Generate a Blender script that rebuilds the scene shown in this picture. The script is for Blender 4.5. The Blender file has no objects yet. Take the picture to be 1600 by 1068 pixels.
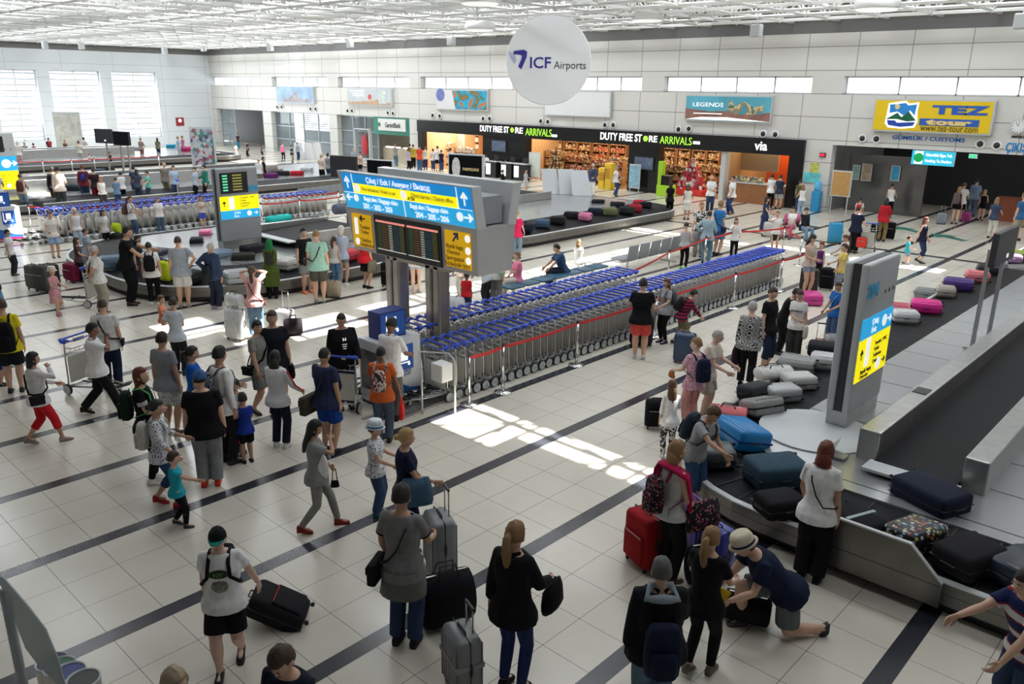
import bpy, bmesh, math, random
from mathutils import Vector, Matrix
R=math.radians; PI=math.pi
random.seed(7)
sc=bpy.context.scene
COL=sc.collection
# ---------------------------------------------------------------- camera, exposure, world, sun
CAMH=5.5; FPX=1265.18
YAW,PIT,ROL=R(132.9596),R(17.3361),R(0.7326)
_fw=Vector((math.cos(YAW)*math.cos(PIT),math.sin(YAW)*math.cos(PIT),-math.sin(PIT)))
_r=Vector((math.sin(YAW),-math.cos(YAW),0)); _u=_r.cross(_fw)
_r2=_r*math.cos(ROL)+_u*math.sin(ROL); _u2=-_r*math.sin(ROL)+_u*math.cos(ROL)
cam=bpy.data.cameras.new('camera'); co=bpy.data.objects.new('camera',cam); COL.objects.link(co)
cam.sensor_width=36; cam.lens=36*FPX/1600; cam.clip_end=600
m=Matrix((( _r2.x,_u2.x,-_fw.x,0),(_r2.y,_u2.y,-_fw.y,0),(_r2.z,_u2.z,-_fw.z,CAMH),(0,0,0,1)))
co.matrix_world=m; sc.camera=co
sc.view_settings.view_transform='Standard'; sc.view_settings.look='None'; sc.view_settings.gamma=1
sc.view_settings.exposure=0.36; sc.view_settings.use_curve_mapping=False
cy=sc.cycles; cy.max_bounces=6; cy.diffuse_bounces=3; cy.glossy_bounces=3; cy.transmission_bounces=4; cy.transparent_max_bounces=8
cy.use_denoising=True; cy.caustics_reflective=False; cy.caustics_refractive=False; cy.sample_clamp_indirect=6
w=bpy.data.worlds.new('sky'); sc.world=w; w.use_nodes=True
nt=w.node_tree; bg=nt.nodes['Background']; bg.inputs[0].default_value=(.86,.93,1,1); bg.inputs[1].default_value=3.0
SUN_AZ=R(50); SUN_EL=R(58)          # sun stands towards +X+Y
sl=bpy.data.lights.new('sun','SUN'); sl.energy=22; sl.angle=R(.6); sl.color=(1,.97,.9)
so=bpy.data.objects.new('sun',sl); COL.objects.link(so)
sdir=Vector((math.cos(SUN_AZ)*math.cos(SUN_EL),math.sin(SUN_AZ)*math.cos(SUN_EL),math.sin(SUN_EL)))
so.rotation_euler=sdir.to_track_quat('Z','Y').to_euler(); so.location=sdir*60
def area(name,loc,sx,sy,energy,color=(1,1,1),d=(0,0,-1),spread=PI):
    l=bpy.data.lights.new(name,'AREA'); l.shape='RECTANGLE'; l.size=sx; l.size_y=sy; l.energy=energy; l.color=color; l.spread=spread
    o=bpy.data.objects.new(name,l); COL.objects.link(o); o.location=loc
    o.rotation_euler=Vector(d).to_track_quat('-Z','Y').to_euler(); return o
# daylight of the roof skylights: one light in each glazed bay of the roof (bays built further down)
ROOFZ=10.9
SKYBAYS=[]
for i in range(10):
    for j in range(5):
        SKYBAYS.append((-70+i*7.6,6.3+j*7.2,4.6,1.7))  # bays nearest the camera added to brighten the near hall
for (x,y,sx,sy) in SKYBAYS:
    area('skylight_daylight',(x,y,ROOFZ-.06),sx-.1,sy-.1,(270 if y>15 else 270 if y>9 else 110)*(1.12 if x<-30 else .78),(.93,.97,1))
# ---------------------------------------------------------------- pixel <-> place (photo frame 1600x1068)
def ray(x,y):
    return (_r2*((x-800)/FPX)+_u2*(-(y-534)/FPX)+_fw)
def G(x,y,z=0.0):
    d=ray(x,y); t=(CAMH-z)/-d.z; return Vector((d.x*t,d.y*t,z))
def WY(x,y,Y):
    d=ray(x,y); t=Y/d.y; return Vector((d.x*t,Y,CAMH+d.z*t))
def WYp(x,y,Y):
    p=G(x,y)
    return p if p.y<=Y else WY(x,y,Y)*1
def WX(x,y,X):
    d=ray(x,y); t=X/d.x; return Vector((X,d.y*t,CAMH+d.z*t))
def PJ(P):
    v=Vector(P)-Vector((0,0,CAMH)); z=v.dot(_fw); return 800+FPX*v.dot(_r2)/z, 534-FPX*v.dot(_u2)/z
def height_at(g,yt):
    lo,hi=0,4.8
    for _ in range(40):
        mm=(lo+hi)/2
        if PJ((g.x,g.y,mm))[1]>yt: lo=mm
        else: hi=mm
    return lo
# ---------------------------------------------------------------- materials
_M={}
def mat(name,col,rough=.5,metal=0,var=.06,scale=30,emit=0,bump=0,spec=.5,alpha=1,trans=0):
    if name in _M: return _M[name]
    m=bpy.data.materials.new(name); m.use_nodes=True; n=m.node_tree.nodes; L=m.node_tree.links
    b=n['Principled BSDF']; b.inputs['Roughness'].default_value=rough; b.inputs['Metallic'].default_value=metal
    b.inputs['Specular IOR Level'].default_value=spec
    c=tuple(col)+(1,)
    tc=n.new('ShaderNodeTexCoord'); nz=n.new('ShaderNodeTexNoise'); nz.inputs['Scale'].default_value=scale; nz.inputs['Detail'].default_value=3
    L.new(tc.outputs['Object'],nz.inputs['Vector'])
    mx=n.new('ShaderNodeMix'); mx.data_type='RGBA'
    mx.inputs[6].default_value=tuple(max(0,v*(1-var*2)) for v in col)+(1,); mx.inputs[7].default_value=tuple(min(1,v*(1+var*2)) for v in col)+(1,)
    L.new(nz.outputs['Fac'],mx.inputs[0]); L.new(mx.outputs[2],b.inputs['Base Color'])
    if emit:
        b.inputs['Emission Color'].default_value=c; b.inputs['Emission Strength'].default_value=emit
    if bump:
        bp=n.new('ShaderNodeBump'); bp.inputs['Strength'].default_value=bump; bp.inputs['Distance'].default_value=.01
        L.new(nz.outputs['Fac'],bp.inputs['Height']); L.new(bp.outputs['Normal'],b.inputs['Normal'])
    if alpha<1: b.inputs['Alpha'].default_value=alpha
    if trans: b.inputs['Transmission Weight'].default_value=trans
    _M[name]=m; return m
def cmat(col,rough=.75,kind='cloth'):
    """plain cloth/plastic by colour"""
    key='%s_%02x%02x%02x'%(kind,*[int(255*v) for v in col])
    if kind=='hard': return mat(key,col,.3,0,.04,40,spec=.5)
    if kind=='gloss': return mat(key,col,.12,0,.02,20)
    return mat(key,col,rough,0,.12,14,bump=.25,spec=.12)
def pattern(name,kind,cols,scale=12,rough=.75):
    """printed cloth: kind 'spots','rings','stripes','plaid','blotch'"""
    if name in _M: return _M[name]
    m=bpy.data.materials.new(name); m.use_nodes=True; n=m.node_tree.nodes; L=m.node_tree.links
    b=n['Principled BSDF']; b.inputs['Roughness'].default_value=rough; b.inputs['Specular IOR Level'].default_value=.15 if rough>.6 else .5
    tc=n.new('ShaderNodeTexCoord'); cr=n.new('ShaderNodeValToRGB'); cr.color_ramp.interpolation='CONSTANT'
    el=cr.color_ramp.elements
    while len(el)<len(cols): el.new(.5)
    for i,c in enumerate(cols): el[i].position=i/len(cols); el[i].color=tuple(c)+(1,)
    if kind=='stripes':
        t=n.new('ShaderNodeTexWave'); t.bands_direction='Z'; t.inputs['Scale'].default_value=scale; L.new(tc.outputs['Object'],t.inputs['Vector']); L.new(t.outputs['Fac'],cr.inputs['Fac'])
    elif kind=='plaid':
        t=n.new('ShaderNodeTexWave'); t.bands_direction='Z'; t.inputs['Scale'].default_value=scale
        t2=n.new('ShaderNodeTexWave'); t2.bands_direction='X'; t2.inputs['Scale'].default_value=scale
        for q in (t,t2): L.new(tc.outputs['Object'],q.inputs['Vector'])
        a=n.new('ShaderNodeMath'); a.operation='MAXIMUM'; L.new(t.outputs['Fac'],a.inputs[0]); L.new(t2.outputs['Fac'],a.inputs[1]); L.new(a.outputs[0],cr.inputs['Fac'])
    elif kind=='rings':
        t=n.new('ShaderNodeTexVoronoi'); t.inputs['Scale'].default_value=scale; t.inputs['Randomness'].default_value=.15
        s=n.new('ShaderNodeMath'); s.operation='SINE'; k=n.new('ShaderNodeMath'); k.operation='MULTIPLY'; k.inputs[1].default_value=26
        h=n.new('ShaderNodeMath'); h.operation='MULTIPLY_ADD'; h.inputs[1].default_value=.5; h.inputs[2].default_value=.5
        L.new(tc.outputs['Object'],t.inputs['Vector']); L.new(t.outputs['Distance'],k.inputs[0]); L.new(k.outputs[0],s.inputs[0]); L.new(s.outputs[0],h.inputs[0]); L.new(h.outputs[0],cr.inputs['Fac'])
    elif kind=='dots':
        t=n.new('ShaderNodeTexVoronoi'); t.inputs['Scale'].default_value=scale
        L.new(tc.outputs['Object'],t.inputs['Vector']); sp=n.new('ShaderNodeSeparateColor'); L.new(t.outputs['Color'],sp.inputs[0])
        lt=n.new('ShaderNodeMath'); lt.operation='LESS_THAN'; lt.inputs[1].default_value=.38; L.new(t.outputs['Distance'],lt.inputs[0])
        ml=n.new('ShaderNodeMath'); ml.operation='MULTIPLY_ADD'; ml.inputs[1].default_value=.999-1/len(cols); ml.inputs[2].default_value=1/len(cols); L.new(sp.outputs[0],ml.inputs[0])
        mm=n.new('ShaderNodeMath'); mm.operation='MULTIPLY'; L.new(lt.outputs[0],mm.inputs[0]); L.new(ml.outputs[0],mm.inputs[1]); L.new(mm.outputs[0],cr.inputs['Fac'])
    elif kind=='spots':
        t=n.new('ShaderNodeTexVoronoi'); t.inputs['Scale'].default_value=scale
        L.new(tc.outputs['Object'],t.inputs['Vector']); sp=n.new('ShaderNodeSeparateColor'); L.new(t.outputs['Color'],sp.inputs[0]); L.new(sp.outputs[0],cr.inputs['Fac'])
    else:
        t=n.new('ShaderNodeTexNoise'); t.inputs['Scale'].default_value=scale; t.inputs['Detail'].default_value=2
        k=n.new('ShaderNodeMath'); k.operation='MULTIPLY_ADD'; k.inputs[1].default_value=3.0; k.inputs[2].default_value=-1.0; k.use_clamp=True
        L.new(tc.outputs['Object'],t.inputs['Vector']); L.new(t.outputs['Fac'],k.inputs[0]); L.new(k.outputs[0],cr.inputs['Fac'])
    L.new(cr.outputs[0],b.inputs['Base Color']); _M[name]=m; return m
STEEL=mat('brushed_steel',(.48,.48,.47),.32,.85,.10,6)
CHROME=mat('chrome',(.72,.72,.72),.16,1,.03,10)
DARKM=mat('dark_metal',(.06,.06,.065),.45,.5)
GREYM=mat('grey_panel',(.33,.35,.37),.4,.25,.04,3)
LGREY=mat('light_grey_paint',(.55,.57,.58),.45,.1,.04,3)
WHITE=mat('white_paint',(.78,.79,.78),.5,0,.03,2)
BLACK=mat('black_plastic',(.012,.012,.014),.4)
RUBBER=mat('black_rubber',(.02,.02,.022),.7,0,.15,8,bump=.3)
BLUE=mat('handle_blue',(.03,.08,.58),.35)
RED=mat('belt_red',(.62,.03,.03),.6)
SIGNY=mat('sign_yellow',(1.0,.86,0.0),.5,emit=.6)
SIGNB=mat('sign_blue',(.0,.26,.68),.5,emit=.45)
SIGNC=mat('sign_cyan',(.02,.42,.82),.5,emit=.45)
SIGNA=mat('sign_amber',(.90,.50,.0),.5,emit=.25)
TXW=mat('text_white',(.95,.95,.95),.6,0,0,emit=.5)
TXK=mat('text_black',(.015,.015,.02),.6)
TXB=mat('text_blue',(.01,.12,.45),.5)
# ---------------------------------------------------------------- mesh helpers
class MB:
    """collects faces of ONE mesh object; several material slots"""
    def __init__(s): s.v=[]; s.f=[]; s.mi=[]; s.mats=[]; s.cur=0
    def mat(s,m):
        if m not in s.mats: s.mats.append(m)
        s.cur=s.mats.index(m); return s
    def add(s,vs,fs,M=None):
        o=len(s.v)
        s.v+= [tuple(M@Vector(p)) for p in vs] if M is not None else [tuple(p) for p in vs]
        for f in fs: s.f.append(tuple(i+o for i in f)); s.mi.append(s.cur)
        return s
    def box(s,c,d,M=None,bev=0,rz=0):
        x,y,z=d[0]/2,d[1]/2,d[2]/2
        T=Matrix.Translation(c)@Matrix.Rotation(rz,4,'Z')
        if M is not None: T=M@T
        if bev>0:
            e=min(bev,x*.98,y*.98,z*.98)
            rings=[]
            for (zz,ins) in ((-z,e),(-z+e*.3,e*.3),(-z+e,0),(z-e,0),(z-e*.3,e*.3),(z,e)):
                X,Y=x-ins,y-ins; q=[]
                ee=max(e-ins,e*.25)
                for (sx,sy,a0) in ((1,1,0),(-1,1,90),(-1,-1,180),(1,-1,270)):
                    for k in range(3):
                        a=R(a0+k*45); q.append((sx*(X-ee)+ee*math.cos(a),sy*(Y-ee)+ee*math.sin(a),zz))
                rings.append(q)
            return s.loft(rings,True,T)
        vs=[(a*x,b*y,cc*z) for cc in (-1,1) for b in (-1,1) for a in (-1,1)]
        return s.add(vs,[(0,2,3,1),(4,5,7,6),(0,1,5,4),(2,6,7,3),(0,4,6,2),(1,3,7,5)],T)
    def loft(s,rings,cap=True,M=None,close=False):
        n=len(rings[0]); vs=[p for r in rings for p in r]; fs=[]
        m=len(rings)
        for i in range(m-1 if not close else m):
            a=i*n; b=((i+1)%m)*n
            for k in range(n):
                k2=(k+1)%n; fs.append((a+k,a+k2,b+k2,b+k))
        if cap and not close:
            fs.append(tuple(reversed(range(n)))); fs.append(tuple(range((m-1)*n,m*n)))
        return s.add(vs,fs,M)
    def tube(s,pts,r,n=8,cap=True,M=None,closed=False,flat=1.0,up=None):
        pts=[Vector(p) for p in pts]; rr=r if isinstance(r,(list,tuple)) else [r]*len(pts)
        N=len(pts); rings=[]; t0=None; u=None
        for i,p in enumerate(pts):
            if closed: t=(pts[(i+1)%N]-pts[i-1]).normalized()
            elif i==0: t=(pts[1]-p).normalized()
            elif i==N-1: t=(p-pts[i-1]).normalized()
            else:
                t=((pts[i+1]-p).normalized()+(p-pts[i-1]).normalized())
                t=t.normalized() if t.length>1e-6 else (pts[i+1]-p).normalized()
            if u is None:
                ref=Vector(up) if up else (Vector((0,0,1)) if abs(t.z)<.9 else Vector((1,0,0)))
                u=(ref-t*ref.dot(t)).normalized()
            else:
                u=(u-t*u.dot(t)); u=u.normalized() if u.length>1e-6 else t.orthogonal().normalized()
            v=t.cross(u)
            R_=rr[i]; ra,rb=(R_ if isinstance(R_,(tuple,list)) else (R_,R_*flat))
            rings.append([p+u*(ra*math.cos(2*PI*k/n))+v*(rb*math.sin(2*PI*k/n)) for k in range(n)])
        return s.loft(rings,cap,M,closed)
    def lathe(s,prof,n=16,M=None,cap=True):
        rings=[[(r*math.cos(2*PI*k/n),r*math.sin(2*PI*k/n),z) for k in range(n)] for r,z in prof]
        return s.loft(rings,cap,M)
    def ell(s,c,r,n=12,m=8,M=None,fn=None):
        rings=[]
        for i in range(m+1):
            th=PI*(i+.0001*(i==0)-.0001*(i==m))/m; z=-math.cos(th); q=max(math.sin(th),.02)
            ring=[]
            for k in range(n):
                a=2*PI*k/n; d=Vector((q*math.cos(a),q*math.sin(a),z))
                if fn: d=fn(d)
                ring.append((c[0]+d.x*r[0],c[1]+d.y*r[1],c[2]+d.z*r[2]))
            rings.append(ring)
        return s.loft(rings,True,M)
    def poly(s,pts,t=.004,M=None):
        """flat outline in local xy, thickness t along z"""
        n=len(pts); vs=[(x,y,0) for x,y in pts]+[(x,y,t) for x,y in pts]
        fs=[tuple(range(n,2*n)),tuple(reversed(range(n)))]+[(k,(k+1)%n,(k+1)%n+n,k+n) for k in range(n)]
        return s.add(vs,fs,M)
    def mesh(s,name,smooth=False):
        me=bpy.data.meshes.new(name); me.from_pydata(s.v,[],s.f)
        for m in s.mats: me.materials.append(m)
        if len(s.mats)>1: me.polygons.foreach_set('material_index',s.mi)
        if smooth: me.polygons.foreach_set('use_smooth',[True]*len(me.polygons))
        me.update(); return me
    def obj(s,name,m=None,parent=None,smooth=False,loc=None,rot=None,mw=None):
        if m is not None and not s.mats: s.mats=[m]
        o=bpy.data.objects.new(name,s.mesh(name,smooth)); COL.objects.link(o)
        if parent is not None: o.parent=parent
        if mw is not None: o.matrix_local=mw
        if loc is not None: o.location=loc
        if rot is not None: o.rotation_euler=rot
        return o
def tag(o,label=None,cat=None,group=None,kind=None):
    if label: o['label']=label
    if cat: o['category']=cat
    if group: o['group']=group
    if kind: o['kind']=kind
    return o
def root(name,loc,rz=0,label=None,cat=None,group=None,kind=None,mw=None):
    o=bpy.data.objects.new(name,None); COL.objects.link(o); o.location=loc; o.rotation_euler=(0,0,rz); o.empty_display_size=.1
    if mw is not None: o.matrix_world=mw
    return tag(o,label,cat,group,kind)
def struct(o): o['kind']='structure'; return o
def dup(o,parent=None,**kw):
    c=o.copy(); COL.objects.link(c); c.parent=parent
    for k,v in kw.items(): setattr(c,k,v)
    for ch in KIDS(o): dup(ch,c)
    return c
_kids={}
def KIDS(o):
    if o.name not in _kids: _kids[o.name]=list(o.children)
    return _kids[o.name]
def text(s,size,m,parent,loc=(0,0,0),rot=(0,0,0),align='CENTER',bold=0,sx=1,name='lettering',ext=.002,shear=0,fw=None,fh=None):
    c=bpy.data.curves.new(name,'FONT'); c.body=s; c.size=size; c.align_x=align; c.align_y='CENTER'; c.extrude=ext; c.offset=bold; c.shear=shear
    c.materials.append(m); c.resolution_u=3
    t=bpy.data.objects.new(name,c); me=bpy.data.meshes.new_from_object(t); bpy.data.objects.remove(t); bpy.data.curves.remove(c)
    if (fw or fh) and len(me.vertices):
        xs=[v.co.x for v in me.vertices]; ys=[v.co.y for v in me.vertices]
        kx=fw/(max(xs)-min(xs)) if fw else 1; ky=fh/(max(ys)-min(ys)) if fh else 1; cx=(max(xs)+min(xs))/2 if fw else 0; cy_=(max(ys)+min(ys))/2 if fh else 0
        for v in me.vertices: v.co.x=(v.co.x-cx)*kx; v.co.y=(v.co.y-cy_)*ky
    o=bpy.data.objects.new(name,me); COL.objects.link(o); o.parent=parent; o.location=loc; o.rotation_euler=rot; o.scale=(sx,1,1); return o
def fitpx(s,x0,y0,x1,y1,Y,m,parent,bold=.006,ref=None,out=.012):
    """letters spanning the photo box (x0,y0)-(x1,y1) on the wall plane y=Y"""
    a=WY(x0,(y0+y1)/2,Y); b=WY(x1,(y0+y1)/2,Y); c=WY((x0+x1)/2,y0,Y); d=WY((x0+x1)/2,y1,Y)
    L=parent.location
    return text(s,1,m,parent,((a.x+b.x)/2-L.x,Y-L.y,(c.z+d.z)/2-L.z),(PI/2,0,0),bold=bold,fw=abs(b.x-a.x),fh=abs(c.z-d.z),ext=out)
def board(name,BL,TR,normal,depth,label,cat,group=None,framem=LGREY,facem=WHITE,border=.05):
    """flat board on a vertical plane; returns root whose local x=right,y=up,z=out"""
    BL=Vector(BL);TR=Vector(TR); n=Vector(normal).normalized(); up=Vector((0,0,1)); x=up.cross(n).normalized()
    w_=(TR-BL).dot(x); h_=TR.z-BL.z
    mw=Matrix(((x.x,up.x,n.x,0),(x.y,up.y,n.y,0),(x.z,up.z,n.z,0),(0,0,0,1))); c=(BL+TR)/2
    mw.translation=c
    rt=root(name,(0,0,0),0,label,cat,group,mw=mw)
    f=MB().box((0,0,-depth/2+.0),(w_,h_,depth)); f.obj('frame',framem,rt)
    MB().box((0,0,.008),(w_-2*border,h_-2*border,.012)).obj('face',facem,rt)
    return rt,w_,h_
# ---------------------------------------------------------------- floor
WYF=39.2; LXW=-76.0
def floor_material():
    m=bpy.data.materials.new('floor_tiles'); m.use_nodes=True; n=m.node_tree.nodes; L=m.node_tree.links; b=n['Principled BSDF']
    tc=n.new('ShaderNodeTexCoord'); sp=n.new('ShaderNodeSeparateXYZ'); L.new(tc.outputs['Object'],sp.inputs[0])
    def M_(op,a,c=None,d=None):
        q=n.new('ShaderNodeMath'); q.operation=op
        for i,v in enumerate((a,c,d)):
            if v is None: continue
            if isinstance(v,(int,float)): q.inputs[i].default_value=v
            else: L.new(v,q.inputs[i])
        return q.outputs[0]
    X,Y=sp.outputs[0],sp.outputs[1]
    def dist(c,off,p):   # distance to nearest line of the family off+k*p
        t=M_('DIVIDE',M_('SUBTRACT',c,off),p); fr=M_('FRACT',M_('ADD',t,.5)); return M_('MULTIPLY',M_('ABSOLUTE',M_('SUBTRACT',fr,.5)),p)
    band=M_('LESS_THAN',dist(X,-9.92,2.02),.105)
    crossb=M_('LESS_THAN',M_('ABSOLUTE',M_('SUBTRACT',Y,31.0)),.16)
    band=M_('MAXIMUM',band,crossb)
    gx=M_('MINIMUM',M_('MINIMUM',dist(X,-9.92+.105+.603,2.02),dist(X,-9.92-.105-.603,2.02)),dist(X,-9.92+.105,2.02))
    gy=dist(Y,3.0,.608)
    gr=M_('LESS_THAN',M_('MINIMUM',gx,gy),.0036)
    gr=M_('MULTIPLY',gr,M_('SUBTRACT',1,band))
    nz=n.new('ShaderNodeTexNoise'); nz.inputs['Scale'].default_value=1.6; nz.inputs['Detail'].default_value=5; L.new(tc.outputs['Object'],nz.inputs['Vector'])
    nf=n.new('ShaderNodeTexNoise'); nf.inputs['Scale'].default_value=60; nf.inputs['Detail'].default_value=2; L.new(tc.outputs['Object'],nf.inputs['Vector'])
    def mix(f,a,c):
        q=n.new('ShaderNodeMix'); q.data_type='RGBA'
        for i,v in ((0,f),(6,a),(7,c)):
            if isinstance(v,tuple): q.inputs[i].default_value=v+(1,)
            elif isinstance(v,(int,float)): q.inputs[i].default_value=v
            else: L.new(v,q.inputs[i])
        return q.outputs[2]
    tile=mix(nz.outputs['Fac'],(.60,.56,.475),(.70,.66,.57))
    bnd=mix(nf.outputs['Fac'],(.008,.009,.014),(.055,.058,.075))
    col=mix(band,tile,bnd); col=mix(gr,col,(.17,.15,.125))
    L.new(col,b.inputs['Base Color'])
    rg=M_('MULTIPLY_ADD',nz.outputs['Fac'],.14,.15); L.new(rg,b.inputs['Roughness']); b.inputs['Specular IOR Level'].default_value=.5
    bp=n.new('ShaderNodeBump'); bp.inputs['Strength'].default_value=.25; bp.inputs['Distance'].default_value=.004; bp.invert=True
    L.new(gr,bp.inputs['Height']); L.new(bp.outputs[0],b.inputs['Normal'])
    return m
fl=MB(); fl.mat(floor_material()).box((-34,19.6,-.1),(92,56,.2)); struct(fl.obj('floor'))
# ---------------------------------------------------------------- walls
def panel_wall_mat(name,col,px,pz,ax='X',offx=0,offz=0,joint=(.25,.25,.25)):
    m=bpy.data.materials.new(name); m.use_nodes=True; n=m.node_tree.nodes; L=m.node_tree.links; b=n['Principled BSDF']; b.inputs['Roughness'].default_value=.42
    tc=n.new('ShaderNodeTexCoord'); sp=n.new('ShaderNodeSeparateXYZ'); L.new(tc.outputs['Object'],sp.inputs[0])
    def M_(op,a,c=None):
        q=n.new('ShaderNodeMath'); q.operation=op
        for i,v in enumerate((a,c)):
            if v is None: continue
            if isinstance(v,(int,float)): q.inputs[i].default_value=v
            else: L.new(v,q.inputs[i])
        return q.outputs[0]
    def dist(c,off,p):
        t=M_('DIVIDE',M_('SUBTRACT',c,off),p); return M_('MULTIPLY',M_('ABSOLUTE',M_('SUBTRACT',M_('FRACT',M_('ADD',t,.5)),.5)),p)
    c1=sp.outputs[0] if ax=='X' else sp.outputs[1]
    g=M_('LESS_THAN',M_('MINIMUM',dist(c1,offx,px),dist(sp.outputs[2],offz,pz)),.018)
    q=n.new('ShaderNodeMix'); q.data_type='RGBA'; L.new(g,q.inputs[0]); q.inputs[6].default_value=col+(1,); q.inputs[7].default_value=joint+(1,)
    L.new(q.outputs[2],b.inputs['Base Color']); return m
def holed(name,axis,pos,thick,a0,a1,z0,z1,holes,m):
    """wall slab with rectangular openings; axis 'X': runs along x at y=pos"""
    A=sorted({a0,a1}|{v for h in holes for v in h[:2]}); Z=sorted({z0,z1}|{v for h in holes for v in h[2:]})
    A=[v for v in A if a0<=v<=a1]; Z=[v for v in Z if z0<=v<=z1]
    solid=lambda a,z: not any(h[0]<a<h[1] and h[2]<z<h[3] for h in holes)
    b=MB().mat(m)
    for j in range(len(Z)-1):
        zc=(Z[j]+Z[j+1])/2; i=0
        while i<len(A)-1:
            if not solid((A[i]+A[i+1])/2,zc): i+=1; continue
            k=i
            while k+1<len(A)-1 and solid((A[k+1]+A[k+2])/2,zc): k+=1
            L_=A[k+1]-A[i]; c=(A[k+1]+A[i])/2
            if axis=='X': b.box((c,pos+thick/2,zc),(L_,thick,Z[j+1]-Z[j]))
            else: b.box((pos-thick/2,c,zc),(thick,L_,Z[j+1]-Z[j]))
            i=k+1
    return struct(b.obj(name))
WM=panel_wall_mat('wall_panels',(.66,.645,.61),2.35,1.05,'X',-8.2,5.46)
clere=[(328,407),(425,512),(528,640),(657,800),(857,1003),(1037,1269),(1318,1700)]
opens=[(341,412),(425,515),(527,640)]
holes=[]; CL=[]
zt,zb=6.25,5.46
for a,b_ in clere:
    x0=WY(a,130,WYF).x; x1=WY(b_,130,WYF).x; holes.append((x0,x1,zb,zt)); CL.append((x0,x1))
OP=[]
for a,b_ in opens:
    x0=WY(a,200,WYF).x; x1=WY(b_,200,WYF).x; holes.append((x0,x1,0,3.4)); OP.append((x0,x1))
SHX0,SHX1=WY(655,210,WYF).x,WY(1257,250,WYF).x
holes.append((SHX0,SHX1,0,3.32)); 
CUX0=WY(1297,260,WYF).x; CUX1=-4.0
holes.append((CUX0,CUX1,0,3.16))
holed('wall_far','X',WYF,.5,LXW-.5,9,0,8.15,holes,WM)
GLASS=mat('window_glass',(.80,.88,.92),.05,alpha=.25,var=0)
FROST=mat('blind_slat_grey',(.55,.58,.62),.6)  # one even grey for the blind slats
for i,(x0,x1) in enumerate(CL):
    n_=4; f=MB()
    for k in range(n_+1): f.box((x0+(x1-x0)*k/n_,WYF+.42,(zb+zt)/2),(.07,.06,zt-zb))
    f.box(((x0+x1)/2,WYF+.42,zb+.03),(x1-x0,.06,.06)); f.box(((x0+x1)/2,WYF+.42,zt-.03),(x1-x0,.06,.06))
    o=struct(f.obj('window_%d'%(i+1),WHITE)); MB().box(((x0+x1)/2,WYF+.46,(zb+zt)/2),(x1-x0,.01,zt-zb)).obj('pane',GLASS,o)
# dark band between wall top and roof
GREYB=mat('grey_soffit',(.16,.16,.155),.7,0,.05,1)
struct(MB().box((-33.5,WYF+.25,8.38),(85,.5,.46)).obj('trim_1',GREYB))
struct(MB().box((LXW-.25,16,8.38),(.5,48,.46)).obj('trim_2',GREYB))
# upper wall above the band up to the roof
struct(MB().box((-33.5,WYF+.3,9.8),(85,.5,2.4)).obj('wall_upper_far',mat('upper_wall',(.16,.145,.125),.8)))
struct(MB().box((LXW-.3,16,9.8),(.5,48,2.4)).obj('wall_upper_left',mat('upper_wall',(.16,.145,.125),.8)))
# left wall with three tall windows
LWM=panel_wall_mat('wall_panels_side',(.70,.74,.76),4.2,1.15,'Y',1.0,.2,(.5,.53,.55))
LW=[]
for a,b_ in ((-95,-25),(-12,56),(76,155),(173,243)):
    LW.append((WX(a,110,LXW).y,WX(b_,112,LXW).y))
holed('wall_left','Y',LXW,.5,-8,WYF+.5,0,8.15,[(a,b_,.95,6.5) for a,b_ in LW],LWM)
for i,(a,b_) in enumerate(LW):
    f=MB(); mid=(a+b_)/2
    for y in (a+.05,mid,b_-.05): f.box((LXW-.3,y,3.72),(.08,.09,5.55))
    for z in (.98,6.47): f.box((LXW-.3,mid,z),(.08,b_-a,.08))
    o=struct(f.obj('window_%d'%(i+11),WHITE))
    MB().box((LXW-.42,mid,3.72),(.01,b_-a,5.55)).obj('pane',GLASS,o)
    s=MB()
    for k in range(12): s.box((LXW-.36,mid,1.2+k*.46),(.05,b_-a,.10))
    s.obj('blind',FROST,o)
# sun shade lamella outside / daylight at those windows
for a,b_ in LW: area('window_daylight',(LXW-.2,(a+b_)/2,3.7),5.3,b_-a-.2,420,(.92,.97,1),(1,0,0))
# side walls out of frame that close the hall
struct(MB().box((9.2,16,5.5),(.4,48,11)).obj('wall_right',WHITE))
struct(MB().box((-33.5,-8.2,5.5),(85,.4,11)).obj('wall_near',WHITE))
# ---------------------------------------------------------------- roof: opaque panels with glazed bays, slots cut to shape sun patches on the floor
ROOFM=mat('roof_panel',(.22,.20,.18),.7,0,.10,.6)
off=Vector((sdir.x,sdir.y))*(ROOFZ/sdir.z)
SLOT=[(-9.9,-5.7,8.55,9.75),(-20.2,-17.3,7.5,8.9),(-16.9,-15.4,8.4,11.6),(-16.9,-15.35,12.2,26.0),(-40,-33,8.6,10.2),(-13.6,-11.2,28.4,29.8),(-19.5,-14.2,27.4,28.5),(-10.4,-7.4,28.1,28.9),(-28.5,-24.5,35.0,36.2),(-6.5,-1.5,27.6,33.5),(-53,-44,20.5,22.5),(-70,-50,31,33),(-46,-40,12,13.2),(-39,-35,33,34.4)]
holes=[(a+off.x,b_+off.x,c+off.y,d+off.y) for a,b_,c,d in SLOT]+[(x-sx/2,x+sx/2,y-sy/2,y+sy/2) for x,y,sx,sy in SKYBAYS]
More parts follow.
